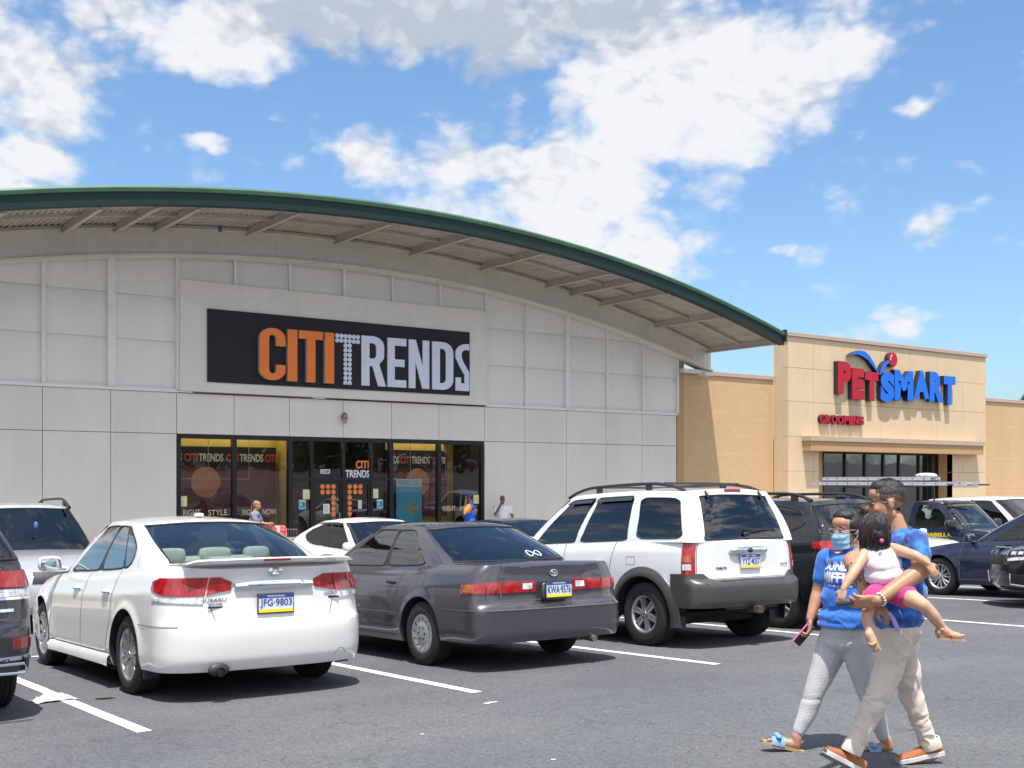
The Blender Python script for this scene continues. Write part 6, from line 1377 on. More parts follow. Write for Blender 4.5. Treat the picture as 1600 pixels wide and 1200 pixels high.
# navy compact pickup with a ladder rack
def pickup():
    L = 4.9; X = 23.85; Yn = 13.4
    c = Car(L=L, hw=.87, xr=1.15, xf=L - .80, tr=.34, Ra=.40, tw=.22, rim=.20, zs=.33, zbr=.45, zbf=.36, nr=6, dr=.12, nf=3.0, df=.5,
        belt=[(0, 1.05), (1.6, 1.05), (2.4, 1.05), (3.5, 1.02), (3.9, 1.0), (4.4, .95), (4.75, .86), (L, .8)], rear=[(.3, .02), (1.1, .0)], front=[(.3, .08), (.5, .0), (.7, .0), (.9, .1)],
        side=[(0, .97), (.1, .99), (.4, 1), (.8, .99), (1, .95)], flare=.02, bb=2.05, rr=2.14, rf=2.98, wb=3.58, hwb=.80, hwr=.65, pr=1.2, pf=1.1, bulge=.015, cdb=.10, cdr=.10, cfb=.3, cfr=.2, rcrown=.03, crown=.02, ndr=4, roof=[(2.1, 1.66), (2.5, 1.68), (3, 1.65)],
        q_rw=.8, rv=(.1, .85), style='cap', ns=10, windows=[(0, .12, None, 0, 0), (.12, .97, 'side_window', lambda t: .06, lambda t: .88, .05), (.97, 1, None, 0, 0)])
    root, sh = finish(c, 'pickup_truck', 'navy compact pickup with yellow painted lettering and ladders on its rack', (X, Yn + L / 2, gz(X, 15)), -PI / 2, P_navy, {'rear_window': G_clear, 'windscreen': G_clear, 'side_window': G_clear}, cat='pickup truck')
    def part(b, n, m, **k): return sh(b).build(n, m, root, **k)
    seats(root, c, mat('dark_cloth_seat', (.035, .035, .04), .9), 2.55, zh=.05, rear=False); add_wheels(root, c, M_hub)
    b = MB(); b.box(.12, 1.95, -.72, .72, 1.055, 1.075); part(b, 'bed_cover', M_blkp, smooth=False)
    b = MB()
    for sg in (1, -1):
        for x in (.25, 1.75): b.tube([(x, sg * .80, 1.05), (x, sg * .80, 2.02)], .02, 6)
        pass
    for x in (.25, 1.75, 3.2): b.tube([(x, -.80, 2.02), (x, .80, 2.02)], .02, 6)
    part(b, 'ladder_rack', M_blkp)
    b = MB()
    for txt, z, w in (('CASABELLA', .90, .86), ('PAINTING', .78, .74)):
        t = MB(); fit_text(t, txt, -w / 2, w / 2, -.045, .045, 0, .003, 0, .05)
        # the side towards the camera is the car's right side (-y): text runs from rear to nose
        b.add([(2.86 + v[0], -(c.pt(c.p_side(2.8), z, 1).y + .004) + v[1], z + v[2]) for v in t.v], t.f)
    part(b, 'door_lettering', M_ply, smooth=False)
    b = MB()
    for i in range(17):
        pass
    G = [];
    t = MB(); fit_text(t, 'CASABELLA PAINTING', -.45, .45, -.03, .03, 0, .002, 0, .02); out = []
    for v in t.v:
        y = -v[0]; vv = .86 + v[2] * .9; q = 3 - math.asin(min(1, (abs(y) / lerp(c.hwb, c.hwr, vv)) ** (c.ndr / 2))) / (PI / 2); P = c.g(q, vv, 1 if y >= 0 else -1); N_ = c.gn(max(2.01, min(2.99, q)), vv, 1 if y >= 0 else -1); out.append((P.x + .012, -y if False else P.y, P.z + .008 - v[1] * 0))
    b.add(out, t.f); part(b, 'windscreen_lettering', M_ply, smooth=False, merge=0)
    b = MB()
    for sg in (1, -1): c.vline(b, 2.28, 2.22, sg, z0=.4); c.vline(b, 3.45, 3.5, sg, z0=.4); c.vline(b, 2.0, 2.0, sg, z0=.45)
    part(b, 'panel_gaps', M_joint); handles(root, c, sh, (2.42,), lambda x: .92, M_blkp, .07, .016); mirror(root, c, 3.30, 1.14, M_blkp, sz=(.07, .13, .10), out=.13)
    settle(root, c)
    M_alu = mat('aluminium', (.55, .56, .58), .4, metal=.3, var=.12, vscale=8)
    def ladder(label, x, y0, y1, z, w):
        t = thing('ladder', label, 'ladder', (x, (y0 + y1) / 2, z)); h = (y1 - y0) / 2
        for dx in (-w / 2, w / 2): b = MB(); b.box(dx - .014, dx + .014, -h, h, -.04, .04); b.box(dx - .03 * (1 if dx < 0 else -1) - .012, dx + .012 - .03 * (1 if dx < 0 else -1), -h, h, -.044, -.038); b.build('rail', M_alu, t, smooth=False)
        n = int(2 * h / .305)
        for i in range(n): y = -h + .15 + i * .305; b = MB(); b.tube([(-w / 2 - .018, y, 0), (w / 2 + .018, y, 0)], .017, 8, 0); b.tube([(-w / 2 - .030, y, 0), (-w / 2 - .0185, y, 0)], .014, 8, 1); b.build('rung', [M_alu, M_blkp], t)
        return t
    z0 = gz(X, 15) + 1.98
    ladder('longer aluminium ladder lying on the pickup rack, lower of two', 23.42, 14.8, 19.1, z0 + .07, .42); ladder('shorter aluminium ladder stacked on the longer one on the pickup rack', 23.44, 15.75, 18.8, z0 + .185, .38)
    b = MB(); b.ell((0, 0, 0), (.10, .28, .075), 14, 10, e=.8)
    o = b.build('cloth_bundle', mat('dust_sheet', (.55, .53, .50), .9, var=.2, vscale=14, bump=.5, bscale=18)); o.location = (23.40, 15.95, z0 + .24); tag(o, 'pale dust sheet bundle tied on top of the ladders', 'bundle')
pickup()
# ================================================================ PEOPLE
from mathutils import Quaternion
from mathutils.bvhtree import BVHTree
def skin(name, c): return mat(name, c, .48, var=.09, vscale=22, bump=.06, bscale=260, sss=.12, spec=.4)
M_skm = skin('skin_tan', (.42, .215, .125)); M_skw = skin('skin_warm', (.43, .225, .14)); M_skg = skin('skin_child', (.52, .30, .20)); M_skd = skin('skin_far', (.36, .19, .12))
M_hair = mat('black_hair', (.012, .010, .009), .52, var=.5, vscale=90, stretch=(1, 1, .25), bump=.6, bscale=170, spec=.6); M_hairb = mat('brown_hair_ends', (.11, .055, .028), .45, var=.4, vscale=60, bump=.5, bscale=120)
M_fade = mat('short_cropped_hair', (.11, .065, .045), .6, var=.35, vscale=160); M_beard = mat('stubble', (.17, .095, .062), .6, var=.3, vscale=200)
M_eye = mat('eye_white', (.65, .62, .6), .2); M_lip = mat('lip', (.33, .12, .10), .45)
def frame_from(facing, up=(0, 0, 1)):
    x = Vector(facing).normalized(); y = Vector(up).cross(x).normalized(); z = x.cross(y); return Matrix((x, y, z)).transposed()
def head_shapes(c, F3, k=1., nose=1., ears=True):
    c = Vector(c); P = lambda x, y, z: c + F3 @ (Vector((x, y, z)) * k)
    def E(x, y, z, a, b_, d): 
        mb = MB(); mb.ell((0, 0, 0), (a * k, b_ * k, d * k), 18, 12, M=F3); mb.v = [tuple(Vector(v) + P(x, y, z)) for v in mb.v]; return ('m', mb)
    s = [E(-.012, 0, .035, .094, .073, .080), E(.03, 0, -.03, .058, .057, .085), E(.035, 0, -.083, .042, .040, .028), E(.070, 0, .016, .018, .045, .012), E(.045, 0, .045, .045, .055, .045),
         ('c', P(.080, 0, .006), .007 * k, P(.100 + .004 * nose, 0, -.027), .0105 * k), E(.092, .010, -.032, .009, .008, .007), E(.092, -.010, -.032, .009, .008, .007),
         E(.085, 0, -.058, .011, .021, .0065), E(.083, 0, -.069, .011, .018, .007), E(.078, 0, -.090, .015, .018, .013),
         E(.058, .034, -.032, .024, .020, .024), E(.058, -.034, -.032, .024, .020, .024), E(.0, .045, -.065, .035, .014, .03), E(.0, -.045, -.065, .035, .014, .03)]
    if ears:
        for sg in (1, -1): s += [E(-.006, sg * .074, -.012, .017, .009, .030)]
    return s, P
def eyes(P, k, root, F3, c):
    b = MB()
    for sg in (1, -1):
        mb = MB(); mb.ell((0, 0, 0), (.006 * k, .0115 * k, .0038 * k), 12, 8, M=F3); b.add([Vector(v) + P(.0785, sg * .030, -.002) for v in mb.v], mb.f, 0); b.ell(P(.083, sg * .030, -.002), (.0032 * k, .0040 * k, .0036 * k), 10, 6, 1)
    b.build('eye', [M_eye, M_hair], root)
    b = MB()
    for sg in (1, -1): b.tube([P(.084, sg * .014, .020), P(.087, sg * .028, .025), P(.076, sg * .046, .019)], [.003 * k, .004 * k, .002 * k], 6)
    b.build('eyebrow', M_hair, root)
def hand_shapes(wrist, d, n, side, k=1., curls=(.5, .55, .6, .65), spread=.10, thumb=(.5, .4)):
    """d: towards the fingers; n: palm normal (fingers bend that way); side: +1 puts the thumb along n x d"""
    w = Vector(wrist); d = Vector(d).normalized(); n = Vector(n); n = (n - d * n.dot(d)).normalized(); l = n.cross(d) * side
    F3 = Matrix((d, l, n)).transposed(); s = []
    mb = MB(); mb.ell((0, 0, 0), (.050 * k, .040 * k, .015 * k), 16, 10, M=F3, e=.8); mb.v = [tuple(Vector(v) + w + d * .050 * k) for v in mb.v]; s.append(('m', mb)); s.append(('c', w, .021 * k, w + d * .03 * k, .020 * k))
    for i, (ln, cu) in enumerate(zip((.072, .080, .074, .058), curls)):
        off = (.029 - i * .0195) * k; p = w + d * (.088 - abs(i - 1.2) * .005) * k + l * off; a = -(i - 1.5) * spread; dd = (d * math.cos(a) + l * math.sin(-a) * -1 * -1) if False else (d + l * (1.5 - i) * spread).normalized(); ch = [(p - dd * .012 * k, .0095 * k)]; ang = 0
        for j, fr in enumerate((.45, .32, .23)):
            ang += cu * (.7 if j == 0 else 1.); v = dd * math.cos(ang) + n * math.sin(ang); p = p + v * ln * fr * k; ch.append((p, (.0088 - j * .0007) * k))
        s.append(('l', ch))
    p = w + d * .028 * k + l * .030 * k; v = (d * .55 + l * .75 + n * .25).normalized(); ch = [(w + d * .02 * k + l * .012 * k, .013 * k), (p, .013 * k)]; p = p + v * .032 * k; ch.append((p, .0105 * k)); v = (d * .85 + l * .25 + n * thumb[1]).normalized(); p = p + v * .030 * k; ch.append((p, .009 * k)); s.append(('l', ch))
    return s
def creases(amp, sc, seed=0):
    def f(co, n):
        w = noise.noise(co * 4) * .8; v = Vector((co.x * sc + co.z * sc * .8 + seed + w, co.y * sc * .8, co.z * sc * .55 - co.x * sc * .5 + w)); a = abs(noise.noise(v)); m = max(0, noise.noise(co * 5 + Vector((seed, 2, 7))) + .25)
        return amp * (max(0, 1 - a * 5) ** 1.5) * m * 1.6
    return f
def folds(amp, sc, st=(1, 1, 1), seed=0, only=None):
    def f(co, n):
        v = Vector((co.x * sc * st[0] + seed, co.y * sc * st[1], co.z * sc * st[2])); a = noise.noise(v); b = noise.noise(v * 2.3 + Vector((3, 1, 2)))
        r = (1 - abs(a) * 2) * .7 + b * .5; m = only(co) if only else 1.; return amp * r * m
    return f
def shoe(parent, heel, toe, up, L=.285, w=.05, m_up=None, m_sole=None):
    heel = Vector(heel); x = (Vector(toe) - heel).normalized(); u = Vector(up); u = (u - x * u.dot(x)).normalized(); y = u.cross(x); T = lambda p: heel + x * p[0] + y * p[1] + u * p[2]
    wid = pchip([(0, .030), (.03, .036), (.10, .034), (.19, .046), (.25, .040), (.275, .024), (.285, .004)]); b = MB(); n = 26; rows = []
    for i in range(n + 1):
        t = L * (1 - math.cos(PI * i / n)) / 2; wv = wid(t) if i else .004; rows.append([T((t, -wv, 0)), T((t, -wv * 1.04, .022)), T((t, -wv * .9, .025)), T((t, wv * .9, .025)), T((t, wv * 1.04, .022)), T((t, wv, 0)), T((t, -wv, 0))])
    b.grid(rows); b.build('shoe_sole', m_sole, parent)
    hz = pchip([(0, .062), (.05, .072), (.09, .074), (.15, .058), (.21, .044), (.26, .036), (.285, .026)]); b = MB(); rows = []
    for i in range(n + 1):
        t = .002 + (L - .008) * (1 - math.cos(PI * i / n)) / 2; wv = (wid(t) if 0 < i < n else .004) * .97; h = hz(t); rows.append([T((t, wv * math.cos(a), .022 + (h - .022) * math.sin(a) ** .8)) for a in [PI * k / 10 for k in range(11)]])
    b.grid(rows); b.build('shoe_upper', m_up, parent)
def strands(b, roots, r0, mi=0):
    for pts in roots: b.tube(pts, [r0 * (1 - .75 * (i / (len(pts) - 1)) ** 2) for i in range(len(pts))], 5, mi)
def bodypoint(px, py, f, t0, a0, z0):
    """a joint measured on the photograph, set at its own depth f (metres, + is farther) from the person's base"""
    t = t0 + f; return Vector(((px - 800) / 1800. * t - a0 * t0, f, CAM_Z + (752 - py) / 1800. * t - z0))
# ---------------------------------------------------------------- walking man
def man():
    s = .0035; root = thing('person', 'man in glasses, blue tie-dye shirt and rolled beige trousers walking and carrying a toddler', 'person', (5.356, 3.900, -.208), -YAW)
    def J(px, py, f): return bodypoint(px, py, f, 6.3, .325, -.208)
    hd = J(1386, 784, .02); Fh = frame_from((-.985, .12, -.10), (-.08, 0, 1)); hs, P = head_shapes(hd, Fh, 1.03, 1.2)
    LS, RS = J(1431, 845, -.155), J(1392, 846, .165); LE, LW = J(1441, 890, -.30), J(1372, 938, -.375)
    RE, RW = J(1330, 876, .02), J(1362, 944, -.26)
    sh = hs + [('l', [(J(1396, 812, .02), .056), (J(1404, 838, .01), .062)]), ('e', J(1412, 852, 0), (.10, .17, .07)), ('e', J(1410, 880, 0), (.115, .155, .12)), ('e', J(1406, 930, 0), (.12, .145, .12)), ('e', J(1402, 985, 0), (.105, .13, .08)),
        ('l', [(LS, .056), (LS.lerp(LE, .5), .054), (LE, .047)]), ('l', [(LE, .047), (LE.lerp(LW, .35), .045), (LW, .030)]), ('l', [(RS, .054), (RE, .045)]), ('l', [(RE, .045), (RE.lerp(RW, .3), .045), (RW, .030)]),
        ('l', [(J(1400, 1000, -.07), .075), (J(1376, 1085, -.10), .046), (J(1352, 1130, -.11), .042), (J(1332, 1176, -.115), .032)]), ('l', [(J(1406, 1000, .07), .075), (J(1424, 1085, .10), .046), (J(1440, 1130, .11), .042), (J(1456, 1172, .115), .032)]),
        ('l', [(J(1333, 1186, -.115), .032), (J(1306, 1184, -.115), .022)]), ('l', [(J(1458, 1180, .115), .03), (J(1425, 1188, .115), .025)])]
    sh += hand_shapes(LW, (-.80, .05, -.10), (.15, .9, .45), -1, 1.0, (.45, .5, .55, .6), .06)
    sh += hand_shapes(RW, (.72, -.05, -.42), (.1, .55, -.9), 1, .98, (.55, .75, .8, .85), .05)
    Fi = Fh.inverted()
    def mf(c, n):
        q = Fi @ (Vector(c) - hd) / 1.03
        if q.length > .16: 
            return 3 if (Vector(c) - RE.lerp(RW, .4)).length < .10 and noise.noise(Vector(c) * 55) > .05 else 0
        zz = q.z + .010 * noise.noise(Vector(c) * 130) + .45 * max(0, -.035 - q.x) + .5 * max(0, q.x - .03) * -1
        ear = abs(q.y) > .066 and -.045 < q.z < .02 and abs(q.x + .006) < .022
        if zz > .040 and q.x < .062: return 4
        if zz > .006 and q.x < .046 and not ear: return 1
        if q.x > .052 and abs(q.y) < .035 and -.056 < q.z < -.044 and q.x < .1: return 2
        if q.x > .048 and q.z < -.072: return 2
        if -.108 < q.z < -.058 and q.x > .018 + .25 * (q.z + .058) * -1 and q.length < .128: return 2
        return 0
    blobs('body', sh, .0052, [M_skm, M_fade, M_beard, mat('tattoo_ink', (.09, .075, .07), .55), M_hair], root, 4, matfn=mf); eyes(P, 1.03, root, Fh, hd)
    hb = MB()
    # hair: short thick top with a faded side
    t = [];
    for (x, y, z, a, b_, d) in ((-.012, 0, .058, .089, .066, .066), (.030, 0, .082, .050, .052, .040), (-.045, 0, .055, .050, .058, .055)):
        mb = MB(); mb.ell((0, 0, 0), (a, b_, d), 20, 12, M=Fh); mb.v = [tuple(Vector(v) + P(x, y, z)) for v in mb.v]; t.append(('m', mb))
    blobs('hair', t, .006, M_hair, root, 3, disp=lambda c, n: .002 * noise.noise(c * 90) + .0015 * noise.noise(c * 220))
    b = MB()
    for k in range(900):
        u = rnd.random() * 2 * PI; e = rnd.uniform(.1, 1.35); v = Vector((math.cos(u) * math.sin(e), math.sin(u) * math.sin(e), math.cos(e))); o = Vector((-.010 + v.x * .087, v.y * .065, .060 + v.z * .062)); d = (v + Vector((.4, rnd.uniform(-.5, .5), .1))).normalized() * rnd.uniform(.004, .007); b.tube([P(*(o)), P(*(o + d))], [.0007, .0003], 3, caps=False)
    b.build('hair_strands', M_hair, root)
    # glasses
    b = MB()
    for sg in (1, -1):
        pts = [P(.100 - .006 * abs(math.cos(a)), sg * (.032 + .025 * math.cos(a)), -.003 + .019 * math.sin(a)) for a in [2 * PI * k / 20 for k in range(20)]]; b.tube(pts, .0022, 6, closed=True); b.tube([P(.096, sg * .056, .004), P(.05, sg * .073, .004), P(-.012, sg * .080, .002), P(-.028, sg * .078, -.012)], .0019, 5)
    b.tube([P(.102, .008, .002), P(.105, 0, .006), P(.102, -.008, .002)], .002, 5); b.build('glasses', mat('grey_glasses_frame', (.10, .10, .11), .3, metal=.4), root)
    b = MB()
    for sg in (1, -1): pts = [P(.0995, sg * (.032 + .024 * math.cos(a)), -.003 + .018 * math.sin(a)) for a in [2 * PI * k / 16 for k in range(16)]]; b.add(pts, [tuple(range(16))])
    b.build('glasses_lens', glass('lens_glass', (.10, .11, .13), 1.0, body=.3), root)
    # shirt
    M_td = mat('tie_dye_cotton', (.022, .15, .46), .85, var=.2, vscale=13, c2=(.012, .048, .22), thr=(.42, .60), bump=.55, bscale=9, sheen=.2)
    sl = LS.lerp(LE, .62)
    t = [('e', J(1409, 850, 0), (.115, .185, .062)), ('e', J(1410, 880, 0), (.135, .170, .13)), ('e', J(1406, 925, 0), (.142, .160, .13)), ('e', J(1403, 962, 0), (.142, .162, .085)), ('l', [(J(1402, 968, -.02), .125), (J(1402, 978, .02), .118)]),
         ('l', [(LS, .064), (LS.lerp(LE, .35), .062), (sl, .058)]), ('l', [(RS, .075), (RS.lerp(RE, .5), .066)]), ('l', [(J(1404, 838, .01), .070), (J(1408, 852, 0), .085)])]
    zh = (1200 - 982) * s
    def hem(z):
        f0 = folds(.011, 5.5, (1, 1, .9), 2)
        return f0
    o = blobs('shirt', t, .0085, M_td, root, 10, disp=lambda c, n: folds(.004, 7, (1, 1, .7), 2)(c, n) + creases(.005, 9, 3)(c, n))
    cut_below(o, zh)
    # trousers with folds and turned-up cuffs
    M_kh = mat('beige_chino', (.60, .515, .43), .88, var=.07, vscale=7, bump=.7, bscale=16, stretch=(1, 1, .55), sheen=.15)
    t = [('e', J(1402, 985, 0), (.128, .148, .09)), ('l', [(J(1398, 1000, -.07), .094), (J(1389, 1040, -.085), .076), (J(1374, 1085, -.10), .062), (J(1354, 1128, -.11), .054), (J(1335, 1164, -.115), .047)]),
         ('l', [(J(1408, 1000, .07), .090), (J(1416, 1045, .085), .072), (J(1424, 1085, .10), .060), (J(1438, 1125, .11), .052), (J(1451, 1158, .115), .046)])]
    def pf(c, n):
        kn = math.exp(-((c.z - .39) / .12) ** 2); an = math.exp(-((c.z - .14) / .08) ** 2); up = math.exp(-((c.z - .62) / .10) ** 2)
        w_ = noise.noise(c * 5) * 1.6; v = Vector((c.x * 7 + c.z * 9 + w_, c.y * 7, c.z * 15 - c.x * 13 + w_)); r = noise.noise(v); r = (1 - 2.6 * abs(r)) * (.6 + .6 * noise.noise(c * 9 + Vector((4, 0, 1))))
        v2 = Vector((c.x * 20, c.y * 14, c.z * 6)); return .014 * r * (.35 + .8 * kn + .7 * an + .55 * up) + .005 * noise.noise(v2) + creases(.008, 12, 1)(c, n)
    blobs('trousers', t, .0078, M_kh, root, 3, disp=pf)
    for (c_, d) in ((J(1330, 1172, -.115), Vector((-.42, -.03, -.9))), (J(1455, 1166, .115), Vector((.30, .02, -.95)))):
        b = MB(); d.normalize(); rows = []; px_ = d.orthogonal().normalized(); py_ = d.cross(px_)
        for k, (o_, r_) in enumerate(((-.046, .046), (-.048, .052), (-.044, .055), (.0, .056), (.012, .054), (.014, .047), (-.03, .042))):
            rows.append([c_ + d * o_ + (px_ * math.cos(a) + py_ * math.sin(a)) * (r_ + .004 * math.sin(3 * a + 1)) for a in [2 * PI * i / 28 for i in range(29)]])
        b.grid(rows); b.build('trouser_cuff', M_kh, root)
    M_su = mat('rust_suede', (.30, .105, .038), .8, var=.12, vscale=30, bump=.1, bscale=200); M_ws = mat('white_rubber', (.66, .65, .63), .5, var=.05, vscale=20)
    shoe(root, J(1347, 1207, -.115), J(1285, 1174, -.115), (-.3, 0, 1), .235, m_up=M_su, m_sole=M_ws); shoe(root, J(1474, 1178, .115), J(1400, 1193, .11), (.12, 0, 1), .258, m_up=M_su, m_sole=M_ws)
    b = MB()
    for k in range(15):
        a = 2 * PI * k / 15; d = (LE - LW).normalized(); px_ = d.orthogonal().normalized(); py_ = d.cross(px_); q = LW + d * .012 + (px_ * math.cos(a) + py_ * math.sin(a)) * .037 + Vector((.006 * math.sin(a), 0, -.014 * max(0, math.sin(a + 2)))); b.ell(q, (.0072, .0072, .0072), 8, 6)
    o = b.build('bead_bracelet', mat('pearl_bead', (.62, .58, .52), .2, coat=.8), root)
    # things in his hands
    hx = RW + Vector((.105, -.045, -.075)); t = thing('hair_clip', 'small lilac hair clip held in the fingers of the walking man', 'hair clip', root.matrix_basis @ hx, -YAW)
    b = MB(); b.tube([(-.03, 0, .04), (-.005, 0, 0), (.012, -.004, -.04), (.018, 0, -.062)], [.007, .012, .012, .006], 8); b.build('clip', mat('lilac_plastic', (.42, .30, .72), .3), t)
    q = LW + Vector((-.125, .035, -.015)); t = thing('sunglasses_case', 'slim black case pointing left out of the walking man\'s hand', 'case', root.matrix_basis @ q, -YAW)
    b = MB(); M_ = Matrix.Rotation(R(-8), 4, 'Y'); b.box(-.075, .06, -.02, .02, -.009, .009, M=M_); b.build('case_shell', M_blkp, t, bevel=.004)
    return root
def cut_below(o, z):
    bm = bmesh.new(); bm.from_mesh(o.data); bmesh.ops.bisect_plane(bm, geom=bm.verts[:] + bm.edges[:] + bm.faces[:], plane_co=(0, 0, z), plane_no=(0, 0, -1), clear_outer=True)
    bm.to_mesh(o.data); bm.free()
def girl():
    s = .0035; root = thing('person', 'small girl in a white top and magenta shorts carried on the walking man\'s arm', 'person', (5.356, 3.900, -.208), -YAW)
    def J(px, py, f): return bodypoint(px, py, f, 6.3, .325, -.208)
    hd = J(1364, 830, -0.190); Fh = frame_from((-.45, .88, -.12)); hs, P = head_shapes(hd, Fh, .84, .6)
    LS, RS = J(1352, 866, -0.230), J(1398, 858, -0.230); LE, LW = J(1333, 896, -0.300), J(1318, 920, -0.330); RE, RW = J(1430, 868, -0.340), J(1450, 880, -0.370)
    sh = hs + [('l', [(J(1366, 845, -0.220), .036), (J(1374, 858, -0.205), .040)]), ('e', J(1375, 868, -0.215), (.090, .06, .05)), ('e', J(1380, 890, -0.225), (.088, .07, .075)), ('e', J(1388, 918, -0.225), (.10, .08, .06)),
        ('l', [(LS, .032), (LE, .026)]), ('l', [(LE, .026), (LE.lerp(LW, .4), .025), (LW, .016)]), ('l', [(RS, .032), (RE, .026)]), ('l', [(RE, .026), (RE.lerp(RW, .4), .025), (RW, .016)]),
        ('l', [(J(1402, 925, -0.300), .058), (J(1425, 936, -0.380), .048), (J(1443, 946, -0.420), .036)]), ('l', [(J(1443, 946, -0.420), .036), (J(1458, 962, -0.415), .033), (J(1473, 982, -0.400), .022)]), ('l', [(J(1474, 984, -0.400), .026), (J(1486, 992, -0.405), .022), (J(1498, 994, -0.410), .017)]),
        ('l', [(J(1372, 925, -0.215), .058), (J(1358, 944, -0.300), .042)]), ('l', [(J(1358, 944, -0.300), .034), (J(1355, 966, -0.310), .031), (J(1359, 990, -0.335), .021)]), ('l', [(J(1359, 992, -0.350), .026), (J(1364, 1003, -0.360), .024), (J(1367, 1014, -0.365), .018)])]
    for k in range(5): q = J(1500 + 2.2 * 0, 992 + k * 1.0, -.40 - .0) + Vector((.012, (k - 2) * .009, 0)); sh.append(('e', q, (.010, .006, .006)))
    sh += hand_shapes(LW, (-.25, -.1, -.95), (.6, .8, 0), 1, .62, (.5, .55, .6, .65), .08); sh += hand_shapes(RW, (.55, -.1, -.8), (-.3, .9, -.2), -1, .62, (.3, .4, .45, .5), .1)
    blobs('body', sh, .0048, M_skg, root, 4)
    M_wt = mat('white_cotton', (.72, .68, .74), .85, var=.05, vscale=8, bump=.2, bscale=60, sheen=.2)
    t = [('e', J(1377, 866, -0.217), (.072, .064, .035)), ('e', J(1379, 882, -0.225), (.099, .086, .064)), ('e', J(1384, 900, -0.225), (.110, .094, .062)), ('l', [(J(1358, 858, -0.205), .022), (J(1362, 870, -0.225), .05)]), ('l', [(J(1394, 855, -0.215), .022), (J(1390, 870, -0.225), .05)])]
    blobs('tank_top', t, .006, M_wt, root, 4, disp=lambda c, n: folds(.006, 13, (.7, 1, 1.2), 3)(c, n))
    t = [('e', J(1388, 920, -0.225), (.102, .086, .050)), ('l', [(J(1400, 924, -0.300), .069), (J(1417, 932, -0.345), .060)]), ('l', [(J(1376, 925, -0.225), .067), (J(1365, 934, -0.320), .056)])]
    blobs('shorts', t, .006, mat('magenta_cotton', (.48, .025, .17), .85, var=.08, vscale=9, bump=.2, bscale=80, sheen=.2), root, 3, disp=folds(.004, 16, (1, 1, 1), 4))
    t = []
    for (x, y, z, a, b_, d) in ((-.020, 0, .030, .094, .082, .082), (-.055, 0, -.02, .060, .075, .075), (.02, .0, .065, .06, .06, .04)):
        mb = MB(); mb.ell((0, 0, 0), (a * .9, b_ * .9, d * .9), 18, 12, M=Fh); mb.v = [tuple(Vector(v) + P(x, y, z)) for v in mb.v]; t.append(('m', mb))
    blobs('hair', t, .006, M_hair, root, 3, disp=lambda c, n: .006 * noise.noise(Vector((c.x * 60, c.y * 60, c.z * 18))))
    b = MB()
    for k in range(900):
        u = rnd.uniform(-PI, PI); e0 = rnd.uniform(.05, .9); side_ = math.cos(u)   # +1 is the face side
        if side_ > .35 and rnd.random() < .75: continue
        pts = []; e1 = rnd.uniform(1.45, 1.75); kr = rnd.uniform(1.0, 1.09)
        for j in range(6):
            e = lerp(e0, e1, j / 5); w_ = .12 * math.sin(j * 1.3 + k); v = Vector((math.sin(e) * math.cos(u + w_), math.sin(e) * math.sin(u + w_), math.cos(e))); pts.append(hd + Fh @ (Vector((-.018 + v.x * .085 * kr, v.y * .077 * kr, .024 + v.z * .080 * kr)) * .9))
        L = rnd.uniform(.07, .15); p = pts[-1]; out = (p - hd); out.z = 0; out.normalize(); sw = Vector((rnd.uniform(-.3, .3), rnd.uniform(-.2, .2), 0))
        for j in range(4): p = p + (Vector((0, 0, -1)) + out * (.12 - .15 * j) + sw * (j * .35)) * L / 4; pts.append(p)
        strands(b, [pts], rnd.uniform(.0010, .0024), 1 if rnd.random() < .07 else 0)
    b.build('hair_strands', [M_hair, M_hairb], root, merge=0)
    b = MB(); q = J(1378, 845, -0.300); b.ell(q, (.012, .008, .012), 8, 6); b.build('hair_tie', mat('pink_band', (.6, .08, .25), .5), root)
    M_sd = mat('tan_sandal', (.42, .27, .14), .6, var=.1, vscale=30)
    b = MB(); a_, z_ = J(1470, 991, -0.400), J(1504, 1001, -0.410); b.bar(a_ + Vector((-.012, 0, -.018)), z_ + Vector((.012, 0, .000)), .050, .009); b.tube([J(1470, 985, -0.428), J(1477, 981, -0.405), J(1478, 984, -0.375)], .009, 8); b.tube([J(1486, 994, -0.432), J(1489, 989, -0.408), J(1489, 992, -0.380)], .008, 8); b.ell(J(1466, 988, -0.400), (.014, .028, .026), 12, 8); b.build('sandal', M_sd, root)
    b = MB(); b.bar(J(1364, 993, -0.335), J(1374, 1016, -0.345), .050, .011, up=(1, 0, 0)); b.ell(J(1360, 996, -0.350), (.028, .028, .020), 12, 8); b.tube([J(1357, 1005, -0.385), J(1362, 1008, -0.390), J(1369, 1004, -0.385)], .008, 8); b.build('sandal', M_sd, root)
    return root
